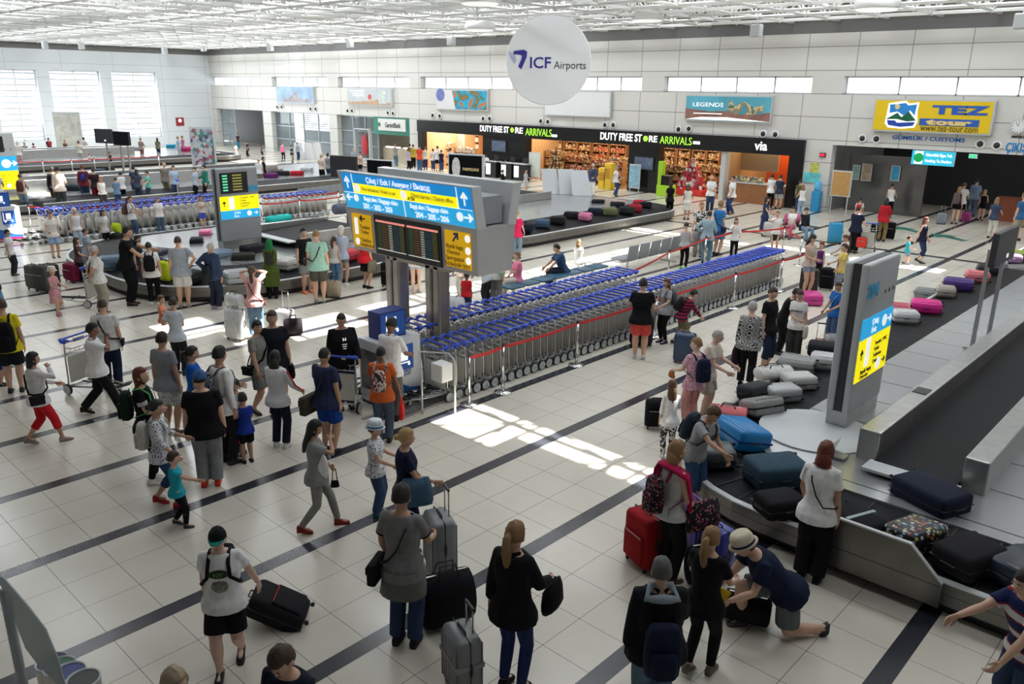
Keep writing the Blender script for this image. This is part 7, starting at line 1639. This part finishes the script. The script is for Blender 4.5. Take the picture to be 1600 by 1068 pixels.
# ---------------- in front of the shops
for a in [
 ('woman with long dark hair all in black before the third shop',(1045,340),284,170,'f',('long','k'),('tee',Bk),('pants',Bk),'l'),
 ('woman in a short white dress before the red pyramid',(1072,343),288,165,'f',('long','br'),('dress',(.7,.68,.62)),('none',0),'m'),
 ('man in a white shirt and tie facing the camera before the shops',(1108,332),273,0,'m',('bald','k'),('shirt',Wt),('pants',(.03,.05,.10)),'l'),
 ('man in a white shirt and blue trousers right of the tie man',(1141,335),274,-70,'m',('crop','k'),('shirt',Wt),('pants',(.03,.05,.14)),'m'),
 ('woman in a white top and black trousers at the cafe counter',(1202,322),269,165,'f',('bun','k'),('tee',Wt),('pants',Bk),'l'),
 ('man in a dark top and grey shorts leaning on the cafe counter',(1216,315),262,165,'m',('short','k'),('tee',(.03,.04,.07)),('shorts',LG),'l'),
 ('man in a white T-shirt and jeans walking past the shops',(961,306),258,75,'m',('crop','g'),('tee',Wt),('pants',(.03,.07,.2)),'l'),
 ('person in a navy jacket and white trousers before the second shop',(925,306),255,-20,'f',('short','w'),('jacket',(.05,.08,.14)),('pants',Wt),'l'),
 ('person in white partly behind the white boards',(893,300),262,20,'m',('crop','lb'),('tee',Wt),('pants',(.4,.35,.3)),'l'),
 ('person with a black backpack and pale shirt pushing a trolley near the desks',(821,302),264,75,'m',('crop','k'),('tee',(.5,.55,.6)),('shorts',(.6,.58,.52)),'l'),
 ('woman in black with a black bag below the cash desks',(785,300),266,70,'f',('bun','k'),('jacket',Bk),('pants',Bk),'l'),
 ('man in white behind the first cash desk',(790,262),234,-30,'m',('short','k'),('shirt',Wt),('pants',Bk),'m'),
 ('person in dark clothes left behind the cash desks',(772,262),236,40,'m',('short','k'),('tee',(.06,.05,.05)),('pants',Bk),'m'),
 ('man in an orange-red T-shirt and jeans in the queue',(656,268),226,175,'m',('crop','k'),('tee',(.65,.08,.03)),('pants',(.06,.14,.26)),'l'),
 ('man with a brown backpack standing at the bank',(618,257),222,150,'m',('short','lb'),('tee',(.25,.27,.26)),('pants',(.1,.2,.3)),'l'),
 ('man in black and yellow at the left end of the queue',(641,262),224,-150,'m',('short','k'),('tee',(.04,.04,.03)),('pants',Bk),'m'),
 ('man in a dark yellow top behind the queue',(646,258),221,170,'m',('short','k'),('tee',(.35,.28,.03)),('pants',Bk),'m'),
 ('woman in a lilac top with a neon bag in the queue',(639,266),232,160,'f',('bun','b'),('tee',(.45,.4,.55)),('pants',Bk),'m'),
 ('person with a neon green bag in the middle of the queue',(665,265),229,170,'f',('short','b'),('tee',(.5,.55,.5)),('pants',(.05,.03,.09)),'l'),
 ('person in a white shirt with dark straps in the queue',(677,264),230,180,'m',('short','k'),('tee',(.6,.62,.65)),('pants',Jn),'m'),
 ('tall man in a white T-shirt and dark shorts in the queue',(684,263),224,170,'m',('short','k'),('tee',(.66,.67,.7)),('shorts',Bk),'l'),
 ('person in navy crouching at the right of the queue',(690,268),234,175,'m',('short','k'),('tee',Nv),('pants',Jn),'m'),
 ('woman in white at the right end of the queue',(704,262),224,150,'f',('short','k'),('tee',(.7,.7,.72)),('pants',Jn),'m'),
 ('person in a purple top behind the advert screen',(727,262),229,160,'f',('bob','k'),('tee',(.2,.12,.16)),('pants',Bk),'m'),
 ('person in white behind the advert screen, right one',(760,262),228,170,'m',('short','k'),('tee',Wt),('pants',Bk),'m'),
 ('woman in a beige top right of the dark screen back',(564,276),237,-30,'f',('bun','k'),('tank',(.5,.35,.28)),('leggings',Bk),'l'),
 ('man in a light blue shirt behind the dark screen back',(553,262),232,10,'m',('crop','g'),('tee',(.3,.38,.45)),('pants',Jn),'m'),
 ('woman in a pink tank top near the glazed front',(443,252),222,160,'f',('short','lb'),('tank',(.75,.15,.3)),('leggings',Bk),'p'),
 ('person in black with backpack near the glazed front',(457,254),227,60,'m',('short','k'),('tee',(.04,.04,.04)),('pants',Kh),'m'),
 ('person in a blue top behind the left white board',(466,250),222,40,'m',('short','k'),('tee',(.3,.4,.5)),('pants',Jn),'m'),
 ('woman in a beige top and black trousers by the far carousel',(504,287),240,170,'f',('bun','bl'),('tank',(.55,.48,.42)),('pants',Bk),'l'),
 ('man in grey behind the woman in beige by the far carousel',(514,284),239,140,'m',('short','k'),('tee',(.2,.22,.25)),('pants',Jn),'m'),
 ('man in a white T-shirt with a khaki bag behind the 203 sign',(407,292),247,170,'m',('short','g'),('tee',(.7,.7,.72)),('pants',(.3,.28,.2)),'l'),
 ('woman in a black top beside the 203 sign',(414,290),245,70,'f',('short','k'),('tee',Bk),('pants',Bk),'m'),
 ('person with a blue backpack walking behind the 203 sign',(410,248),227,80,'m',('short','k'),('tee',(.05,.05,.06)),('shorts',Bk),'m'),
 ('person in a dark shirt pushing luggage at the dark corridor',(372,222),199,20,'m',('short','k'),('tee',(.05,.03,.06)),('pants',(.02,.2,.3)),'m'),
 ('person in white bending near the dark corridor',(370,250),224,-40,'m',('short','k'),('tee',Wt),('pants',Wt),'m'),
 ('person in black crouching near the corner of the hall',(388,245),221,-60,'f',('short','k'),('tee',Bk),('pants',Bk),'m'),
 ]:
    l,ft_,hy,fc,sx_2,hr,tp,bt,sk=a
    person(l,foot=ft_,head=hy,face=fc,sex=sx_2,hair=hr,top=tp,bottom=bt,skin=sk,det=0 if ft_[1]<300 else 1,arms=random.choice([A,('fwd','down'),('down','fwd'),('belly','down')]),stride=random.choice([0,0,.08]))
p=person('woman in a colourful printed shirt and black shorts at the far carousel',foot=(784,402),head=321,face=178,sex='f',skin='p',hair=('bob','k'),top=('tee34',MULTI),bottom=('shorts',Bk),shoes=(.3,.2,.2),det=2,fat=1.2)
p=person('blonde woman in a hot pink T-shirt and light jeans at the far carousel',foot=(807,404),head=328,face=160,sex='f',skin='p',hair=('short','bl'),top=('tee',(.75,.03,.12)),bottom=('pants',(.25,.35,.45)),arms=('hold','hip'),det=2,fat=1.1)
suitcase(G(791,372),(.4,.26,.6),Bk,'black suitcase behind the printed-shirt woman',R(10),'soft')
# ---------------- customs
for a in [
 ('child in white with a small red backpack near customs',(1338,360),308,170,'f',('short','k'),('tee',(.6,.6,.62)),('pants',(.1,.16,.25)),'m'),
 ('person in a red jacket and khaki trousers with black suitcases',(1376,377),309,170,'f',('bob','k'),('long',(.5,.02,.03)),('pants',(.24,.17,.08)),'m'),
 ('woman in a white top holding a phone before the metal wall',(1387,340),286,160,'f',('bun','k'),('tank',(.68,.68,.68)),('pants',Bk),'m'),
 ('woman in a navy top and capri walking with a small child near customs',(1435,410),338,70,'f',('long','r'),('tank',(.012,.015,.03)),('capri',(.02,.03,.08)),'l'),
 ('small child in a turquoise T-shirt holding the navy woman hand',(1414,413),370,100,'m',('short','b'),('tee',(.03,.35,.45)),('shorts',(.15,.2,.25)),'l'),
 ('person with a pink and grey backpack entering customs',(1490,350),291,165,'f',('long','lb'),('tank',Bk),('mini',Bk),'l'),
 ('man in a white T-shirt going into customs',(1497,345),285,170,'m',('short','br'),('tee',(.66,.66,.68)),('shorts',Bk),'l'),
 ('man in a pale blue shirt going into customs',(1517,338),279,175,'m',('short','k'),('shirt',(.2,.28,.42)),('pants',(.14,.18,.26)),'l'),
 ('blonde woman in black going into customs beside the pink suitcase',(1531,345),296,170,'f',('long','bl'),('tank',Bk),('mini',Bk),'l'),
 ('woman in a navy T-shirt and white capri trousers at the exit desk',(1547,372),308,160,'f',('bob','lb'),('tee',(.05,.07,.12)),('capri',(.7,.68,.62)),'p'),
 ('man in a blue shirt and khaki shorts at the right edge',(1588,376),301,-140,'m',('short','lb'),('tee',(.04,.13,.28)),('shorts',(.42,.36,.26)),'p'),
 ('man standing in the dark customs exit',(1562,322),270,170,'m',('short','k'),('tee',(.02,.02,.02)),('pants',Bk),'m'),
 ('woman with blond hair far inside the customs hall',(1597,335),292,170,'f',('long','br'),('tee',(.3,.15,.06)),('pants',Bk),'m'),
 ]:
    l,ft_,hy,fc,sx_2,hr,tp,bt,sk=a
    g=G(*ft_); 
    p=person(l,foot=ft_,head=hy,face=fc,sex=sx_2,hair=hr,top=tp,bottom=bt,skin=sk,det=1,arms=random.choice([A,('fwd','down')]),stride=.14 if 'navy woman' in l or 'capri walking' in l else 0)
    if 'red backpack' in l: backpack(p,(.5,.02,.02),'small red backpack on the child in white near customs',.9)
    if 'pink and grey' in l: backpack(p,(.12,.09,.09),'dark backpack worn at the customs entrance',1.1)
for P_,s,c,l,kd in [((1368,375),(.45,.3,.62),Bk,'black suitcase left of the red jacket person','soft'),((1388,374),(.40,.28,.68),Bk,'black suitcase right of the red jacket person','soft'),((1470,350),(.38,.25,.50),(.22,.25,.28),'grey cabin suitcase being pulled into customs','hard'),((1508,347),(.38,.25,.48),(.30,.02,.16),'pink-purple suitcase at the customs entrance','hard')]:
    suitcase(G(*P_),s,c,l,R(10),kd,handle=.3 if kd=='hard' else 0)
# ---------------- left back rows
rows=[(  (8,425),345,80,'m',('short','k'),('tee',(.62,.62,.6)),('pants',(.03,.03,.03)),'boy in a white top sitting on dark luggage at the left'),
 ((88,402),330,10,'m',('short','br'),('tee',(.80,.76,.70)),('shorts',(.3,.42,.62)),'man in a sunlit white T-shirt and blue print shorts pulling luggage'),
 ((125,392),324,20,'f',('bob','w'),('tank',(.76,.76,.77)),('pants',(.4,.5,.6)),'white-haired woman in a white sleeveless top'),
 ((168,392),327,40,'f',('long','k'),('tee',(.66,.66,.67)),('pants',Bk),'dark-haired woman in a white T-shirt with neon luggage'),
 ((210,372),305,70,'f',('pony','br'),('tee',(.66,.66,.66)),('pants',Jn),'woman in a white T-shirt with brown backpack walking before the trolleys'),
 ((252,364),308,15,'m',('crop','br'),('tee',(.75,.75,.75)),('pants',(.06,.1,.16)),'man in a white T-shirt before the trolleys looking at his hands'),
 ((318,356),306,0,'f',('bob','r'),('tank',(.60,.52,.47)),('shorts',(.06,.09,.42)),'woman with folded arms in blue shorts before the trolleys'),
 ((142,430),356,100,'m',('crop','b'),('tee',(.36,.42,.5)),('pants',Jn),'man in a light blue T-shirt behind the khaki man'),
 ((128,440),372,80,'f',('long','b'),('tee',(.10,.05,.05)),('pants',Bk),'woman with long brown hair in a dark red striped top'),
 ((2,330),266,170,'m',('short','k'),('tee',(.66,.64,.66)),('pants',Bk),'man in a white top at the left edge, back to the camera'),
 ((40,332),271,165,'f',('crop','r'),('tank',(.62,.48,.40)),('pants',(.3,.42,.52)),'woman with a brown backpack and light jeans at the left'),
 ((90,325),260,175,'m',('short','k'),('long',(.02,.02,.02)),('pants',(.14,.08,.04)),'man in black with brown trousers at the left middle carousel'),
 ((99,330),260,175,'m',('short','k'),('long',(.66,.55,.48)),('pants',(.05,.06,.07)),'man in a cream shirt beside the man in black at the left'),
 ((136,318),257,175,'m',('crop','r'),('long',(.13,.02,.03)),('pants',(.04,.07,.13)),'man in a dark red sweater with a blue bag on his back'),
 ((153,320),262,175,'m',('short','k'),('tee',(.03,.015,.02)),('pants',(.3,.02,.04)),'person in a black top next to the dark red sweater'),
 ((164,330),275,10,'f',('bob','lb'),('tank',(.78,.77,.76)),('pants',(.05,.05,.05)),'blonde woman in a white sleeveless top behind the trolleys'),
 ((186,325),277,170,'f',('short','k'),('tee',(.12,.22,.35)),('pants',Jn),'woman in a steel-blue top behind the trolleys'),
 ((194,318),268,-160,'m',('short','k'),('tee',(.70,.70,.72)),('pants',Bk),'person in white with a black strap behind the trolleys'),
 ((214,312),259,175,'m',('short','k'),('tee',(.04,.06,.12)),('pants',Jn),'man in navy behind the trolleys'),
 ((219,318),264,170,'f',('long','k'),('tee',(.05,.06,.09)),('pants',(.06,.07,.12)),'long-haired woman in dark grey behind the trolleys'),
 ((235,315),267,-70,'m',('short','k'),('tee',(.15,.48,.38)),('pants',(.04,.07,.12)),'boy in a mint T-shirt behind the trolleys'),
 ((262,310),253,150,'m',('crop','p'),('tee',(.22,.2,.18)),('pants',Kh),'bald man in a taupe shirt behind the trolleys'),
 ((276,312),258,0,'m',('short','k'),('tee',(.36,.46,.6)),('pants',Jn),'boy in a light blue printed T-shirt pushing red luggage'),
 ((309,312),261,-60,'m',('short','k'),('tee',(.38,.48,.58)),('pants',Bk),'boy in a pale blue shirt left of the 203 sign'),
 ((324,312),257,-80,'m',('short','k'),('long',(.02,.16,.12)),('pants',Bk),'boy in a dark green sweater left of the 203 sign'),
 ((33,262),220,175,'m',('crop','w'),('tee',(.76,.70,.68)),('shorts',(.8,.5,.5)),'large man in pale pink clothes in the far left'),
 ((43,255),222,170,'m',('short','g'),('tee',(.30,.30,.28)),('pants',Kh),'man in grey next to the man in pale pink'),
 ((56,252),224,170,'f',('short','k'),('tee',(.25,.05,.08)),('pants',Jn),'person in dark red by the farthest carousel'),
 ((80,247),215,-170,'m',('short','br'),('tee',(.03,.03,.04)),('pants',Bk),'man in black with a red backpack by the farthest carousel'),
 ((105,248),218,170,'f',('short','bl'),('tank',(.2,.12,.1)),('pants',(.1,.05,.04)),'woman in brown by the farthest carousel'),
 ((127,256),220,160,'m',('short','k'),('tee',(.66,.6,.54)),('shorts',(.6,.55,.48)),'person in cream, left of the far pair of screens'),
 ((135,250),214,150,'f',('bun','k'),('tee',(.72,.68,.64)),('pants',Wt),'woman in white, left of the far pair of screens'),
 ((142,262),240,170,'f',('short','bl'),('tee',(.66,.56,.50)),('shorts',(.5,.4,.3)),'fair-haired child crouching below the far screens'),
 ((174,262),238,40,'m',('short','k'),('tee',(.03,.03,.03)),('shorts',Bk),'child in black beside the far screen posts'),
 ((223,250),215,160,'f',('crop','r'),('long',(.3,.22,.2)),('pants',(.5,.25,.2)),'woman with a red headscarf by the farthest carousel'),
 ((249,248),215,175,'f',('long','k'),('tee',(.16,.15,.1)),('pants',Jn),'long-haired woman in olive by the farthest carousel'),
 ((281,250),213,60,'f',('short','lb'),('tee',(.30,.45,.62)),('pants',(.4,.4,.42)),'person in light blue by the farthest carousel'),
 ((288,247),212,-60,'f',('short','lb'),('tee',(.5,.12,.25)),('pants',(.2,.1,.3)),'person in magenta by the farthest carousel'),
 ((22,430),358,70,'m',('short','k'),('tee',(.70,.70,.7)),('pants',(.02,.02,.03)),'boy in a white T-shirt at the left edge beside luggage'),
 ((-2,500),395,60,'m',('short','k'),('tee',(.015,.015,.02)),('pants',(.12,.25,.42)),'person in black and light jeans cut by the left edge')]
for i,(ft_,hy,fc,sx_2,hr,tp,bt,l) in enumerate(rows):
    if hr[1]=='p': hr=('bald','k')
    if 'sitting on dark luggage' in l: continue
    p=person(l,foot=ft_,head=hy,face=fc,sex=sx_2,hair=hr,top=tp,bottom=bt,skin=random.choice('llm'),det=0 if ft_[1]<300 else (1 if ft_[1]<380 else 2),arms=('cross','cross') if 'folded' in l else random.choice([A,('fwd','down'),('fwd','fwd')]),stride=.18 if 'walking' in l else 0,shoes=(.08,.07,.06))
    if 'brown backpack and' in l: backpack(p,(.08,.03,.025),'brown backpack on the woman in light jeans',1.05)
    if 'red backpack' in l: backpack(p,(.4,.03,.05),'red backpack by the farthest carousel',1.0)
    if 'with brown backpack' in l: backpack(p,(.12,.06,.05),'brown backpack on the woman walking before the trolleys',1.0)
    if 'blue bag' in l: backpack(p,(.02,.05,.3),'small blue bag on the dark red sweater',.6)
# man at the right edge of the photo
p=person('man in a navy, red and white striped polo cut by the right edge',head=(1640,880),h=1.75,face=-40,skin='l',hair=('short','k'),top=('tee',pattern('print_wide_stripes','stripes',[(.012,.02,.08),(.012,.02,.08),(.25,.02,.03),(.55,.55,.55)],1.6)),bottom=('pants',(.03,.05,.1)),arms=('reach','low'),det=3,lean=15)
# ---------------------------------------------------------------- luggage riding on the carousels
Z1=.44
def on(px,py,size,c,label,rz=0,kind='hard',pose='flat',z=Z1,group=None,tilt=0,**kw):
    g=G(px,py,z)
    if not any(a+.05<g.x<b-.05 and c+.05<g.y<d-.05 for a,b,c,d in RINGS_): g=G(px,py,0)
    return suitcase(g,size,c,label,R(rz),kind,pose,tilt=tilt,group=group,**kw)
on(1155,694,(.58,.34,.80),(.01,.22,.55),'shiny bright blue hard suitcase lying on the near belt',62,'hard','flat',tilt=12,trim=(.01,.05,.2))
on(1112,725,(.46,.28,.70),(.06,.07,.075),'dark grey suitcase under the reaching boy hand',-50,'hard','flat',ribs=False)
duffel(G(1137,652,Z1),(.6,.35,.2),(.75,.20,.22),'coral pink cloth bag behind the bright blue suitcase',R(20))
on(1190,648,(.44,.28,.66),(.30,.30,.29),'grey and black suitcase above the bright blue one on the belt',-25,'hard','flat',trim=(.02,.02,.02),tilt=-18)
on(1180,622,(.40,.26,.60),(.05,.055,.06),'black suitcase with grey top next to the skirt edge of the belt',-15,'soft','flat',tilt=-10)
on(1222,625,(.42,.26,.62),(.42,.43,.44),'silver grey shell suitcase in the curve of the near belt',-35,'hard','flat',ribs=False)
duffel(G(1208,592,Z1),(.7,.38,.25),(.62,.62,.60),'white soft bag at the outer edge of the near belt',R(60))
on(1248,606,(.42,.26,.60),(.50,.50,.48),'cream-grey suitcase with dark handle on the near belt',-40,'hard','flat',ribs=False)
on(1245,580,(.42,.26,.70),(.34,.34,.34),'long silver suitcase lying across the near belt',-75,'hard','flat')
on(1290,575,(.42,.26,.60),(.60,.60,.60),'white suitcase next to the 204 sign pylon edge',-70,'hard','flat')
on(1288,556,(.44,.26,.66),(.02,.02,.02),'black suitcase with silver rim near the red cabin case',-70,'soft','flat')
on(1312,545,(.40,.26,.60),(.25,.25,.25),'grey suitcase just left of the 204 sign top of belt',-60,'hard','flat')
on(1213,755,(.56,.34,.80),(.035,.07,.10),'big slate blue soft suitcase on the near belt',-35,'x','flat',ribs=False)
on(1218,802,(.42,.26,.60),(.012,.012,.014),'black suitcase with a white square outline beside the white T-shirt woman',-30,'soft','flat',trim=(.55,.55,.55))
def frame_lines(px,py,w_,h_,rz,z,m_,label): pass
on(1335,832,(.44,.26,.66),(.012,.012,.013),'black suitcase with white curved piping behind the steel guard',68,'soft','flat',trim=(.5,.5,.48),strap=(.35,.42,.42))
SHOE=pattern('print_sneakers','dots',[(.018,.018,.022),(.5,.12,.1),(.15,.35,.5),(.6,.6,.58),(.45,.4,.08),(.55,.55,.6)],17,.3)
on(1428,852,(.46,.28,.66),(.02,.02,.02),'black suitcase printed all over with colourful sneakers',-20,'hard','flat',m_=SHOE,ribs=False,tilt=-6)
on(1448,790,(.56,.32,.86),(.018,.024,.045),'large dark navy suitcase lying above the sneaker suitcase',68,'x','flat',ribs=False)
on(1512,888,(.50,.30,.72),(.014,.014,.016),'plain black soft suitcase right of the sneaker suitcase',-20,'soft','flat')
on(1590,905,(.46,.28,.66),(.02,.03,.05),'dark suitcase at the right edge of the near belt',-20,'hard','flat',ribs=False)
# up the left side of the near carousel
for px,py,sz,c,l,rz in [
 (1415,503,(.42,.26,.60),(.66,.66,.66),'white suitcase with black bands on the belt right of the 204 sign',-60),
 (1402,492,(.42,.26,.60),(.62,.12,.18),'salmon red suitcase partly behind the white one',-70),
 (1447,488,(.46,.28,.72),(.80,.03,.32),'hot pink hard suitcase on the belt right of the 204 sign',-70),
 (1448,466,(.42,.26,.66),(.26,.28,.28),'grey suitcase just beyond the hot pink one',-75),
 (1478,463,(.40,.26,.50),(.45,.42,.36),'small striped grey-tan case between the grey and the purple ones',-70),
 (1497,452,(.46,.28,.78),(.09,.04,.24),'dark purple suitcase on the far part of the near belt',-75),
 (1527,440,(.44,.28,.66),(.80,.22,.25),'coral pink suitcase beyond the purple one',-70),
 (1543,428,(.42,.26,.60),(.03,.03,.04),'black suitcase beyond the coral one, behind the screen posts',-70),
 (1557,419,(.42,.26,.60),(.5,.55,.66),'pale blue suitcase behind the screen posts',-70),
 (1582,410,(.42,.26,.56),(.6,.35,.6),'lilac patterned suitcase near the right edge',-70),
 (1594,405,(.42,.26,.56),(.40,.55,.10),'lime and black suitcase at the right edge',-70)]:
    on(px,py,sz,c,l,rz,'hard','flat')
# far centre carousel
z2=.5
for px,py,sz,c,l,rz,kd in [
 (807,360,(.5,.32,.7),(.02,.02,.025),'black suitcase nearest the pink T-shirt woman on the far belt',-60,'soft'),
 (822,362,(.42,.28,.6),(.015,.018,.03),'dark suitcase second from the left on the far belt',-55,'soft'),
 (848,355,(.46,.28,.62),(.06,.10,.16),'steel blue suitcase on the far belt',-50,'soft'),
 (872,350,(.46,.28,.62),(.015,.015,.018),'black suitcase right of the steel blue one',-55,'soft'),
 (893,342,(.44,.28,.60),(.018,.018,.02),'black suitcase left of the pink one on the far belt',-60,'soft'),
 (915,344,(.42,.28,.56),(.70,.22,.38),'light pink suitcase on the far belt',-65,'hard'),
 (930,336,(.42,.28,.60),(.02,.025,.05),'navy suitcase right of the pink one on the far belt',-60,'soft'),
 (952,336,(.48,.30,.68),(.12,.13,.06),'olive green suitcase on the far belt',-40,'soft'),
 (935,322,(.44,.28,.60),(.015,.018,.02),'black suitcase above the olive one',-60,'soft'),
 (965,326,(.44,.28,.66),(.02,.02,.024),'black suitcase right above the olive one',-50,'soft'),
 (980,334,(.46,.28,.68),(.015,.02,.02),'large black suitcase before the red ones',-50,'soft'),
 (993,330,(.42,.28,.60),(.35,.02,.03),'dark red suitcase near the end of the far belt',-50,'soft'),
 (999,322,(.40,.26,.56),(.45,.03,.05),'second red suitcase at the far belt end',-60,'soft'),
 (1009,325,(.40,.26,.56),(.015,.015,.02),'black suitcase at the tip of the far carousel',-50,'soft')]:
    on(px,py,sz,c,l,rz,kd,'flat',z2)
# carousel by the 203 sign
for px,py,sz,c,l,rz,kd,ps in [
 (180,418,(.5,.32,.75),(.10,.16,.24),'steel blue suitcase under the hands of the tall man in black',-20,'hard','flat'),
 (228,402,(.5,.3,.7),(.42,.46,.50),'pale grey suitcase left of the neon bag',30,'hard','flat'),
 (250,404,(.42,.28,.7),(.02,.025,.06),'navy suitcase beside the neon yellow bag',30,'hard','flat'),
 (300,440,(.44,.28,.6),(.02,.02,.02),'black suitcase left of the navy jacket man',10,'soft','flat'),
 (345,408,(.5,.32,.72),(.16,.22,.30),'grey blue suitcase behind the navy jacket man',20,'hard','flat'),
 (373,440,(.5,.30,.70),(.42,.44,.46),'silver striped suitcase left of the green headscarf woman',-15,'hard','flat'),
 (382,412,(.46,.30,.70),(.03,.03,.025),'dark olive suitcase leaning behind the silver one',-30,'soft','flat'),
 (397,400,(.50,.34,.72),(.02,.02,.024),'big black suitcase behind the green headscarf woman',5,'soft','flat'),
 (452,420,(.44,.28,.66),(.50,.50,.48),'white suitcase right of the green headscarf woman',20,'hard','flat'),
 (448,436,(.44,.28,.60),(.02,.02,.02),'black suitcase in front of the white one right of the headscarf',20,'soft','flat'),
 (548,405,(.44,.28,.66),(.5,.02,.04),'red suitcase left of the woman in the long red shirt',15,'hard','flat'),
 (320,432,(.42,.28,.6),(.45,.47,.5),'pale suitcase behind the backpack of the navy jacket man',10,'hard','flat')]:
    on(px,py,sz,c,l,rz,kd,ps,z2)
duffel(G(436,350,.5),(1.0,.5,.36),(.03,.50,.45),'turquoise duffel bag on the belt right of the 203 sign',R(95))
duffel(G(535,334,.5),(.8,.5,.45),(.12,.14,.18),'patterned grey bag on the belt left of the overhead sign',R(95))
suitcase(G(308,385,.5),(.4,.28,.6),(.03,.03,.035),'black bag on the belt left of the 203 sign',R(60),'soft','flat')
suitcase(G(322,372,.5),(.4,.28,.6),(.7,.15,.3),'pink suitcase on the belt left of the 203 sign',R(60),'hard','flat')
suitcase(G(260,440,.44),(.44,.24,.56),(.55,.62,.02),'neon yellow-green suitcase beside the grey T-shirt man',R(10),'soft','stand')
# floor luggage, left
suitcase(G(72,455),(.5,.34,.74),(.07,.075,.07),'large dark grey suitcase left of the pink-dress child',R(20),'soft','stand')
suitcase(G(58,452),(.46,.32,.70),(.12,.12,.10),'grey-brown suitcase behind the large dark grey one',R(20),'soft','stand')
suitcase(G(82,448),(.44,.30,.66),(.03,.03,.035),'black suitcase behind the pink-dress child',R(20),'soft','stand')
suitcase(G(115,440),(.5,.3,.55),(.20,.015,.05),'dark red suitcase on the seat row behind the child',R(10),'soft','stand')
suitcase(G(187,392),(.44,.3,.62),(.03,.03,.03),'black suitcase with a neon bag on top by the white T-shirt woman',R(10),'soft','stand')
g=G(187,392); duffel(Vector((g.x,g.y,.64)),(.3,.24,.34),(.55,.70,.03),'neon yellow bag on top of the black suitcase',R(10))
suitcase(G(62,335),(.42,.28,.6),(.04,.05,.06),'dark suitcase behind the woman with the brown backpack',R(10),'soft','stand')
duffel(G(65,315),(1.2,.6,.45),(.35,.1,.22),'colourful patterned bag by the left middle carousel',R(10),m_=pattern('bag_zigzag','spots',[(.5,.1,.15),(.1,.15,.4),(.55,.4,.1),(.3,.05,.2)],10))
for i,(px,py,c,l) in enumerate([(62,262,(.03,.05,.1),'navy'),(95,244,(.02,.02,.03),'black'),(150,238,(.02,.02,.02),'dark'),(156,242,(.6,.6,.6),'white'),(112,240,(.1,.12,.14),'slate'),(213,236,(.3,.32,.33),'grey'),(268,232,(.02,.3,.5),'turquoise'),(297,236,(.5,.04,.2),'magenta'),(291,238,(.4,.02,.1),'dark pink')]):
    on(px,py,(.5,.32,.7),c,l+' suitcase on the farthest carousel, '+['beside the man in pale pink','behind the red backpack','left of the first screen post','under the far screens','right of the red backpack man','between the far screens and the headscarf woman','next to the light blue person','behind the magenta person','in front of the magenta person'][i],-50,'soft','flat',.44)
for i,(px,py,c,l) in enumerate([(118,300,(.02,.03,.04),'dark'),(170,268,(.02,.02,.02),'black'),(155,272,(.05,.07,.1),'slate'),(432,272,(.3,.31,.32),'silver'),(443,276,(.02,.02,.02),'black'),(465,276,(.4,.02,.03),'red'),(480,270,(.45,.47,.5),'pale grey'),(425,280,(.12,.02,.12),'plum')]):
    on(px,py,(.5,.32,.75),c,l+' suitcase on the middle far carousel, '+['left part behind the cream shirt man','below the far screens','left of the screen posts','right of the 203 sign, first','before the red one','beside the black one','pale one near the dark screen back','nearest the 203 sign'][i],-50,'soft','flat',.44)
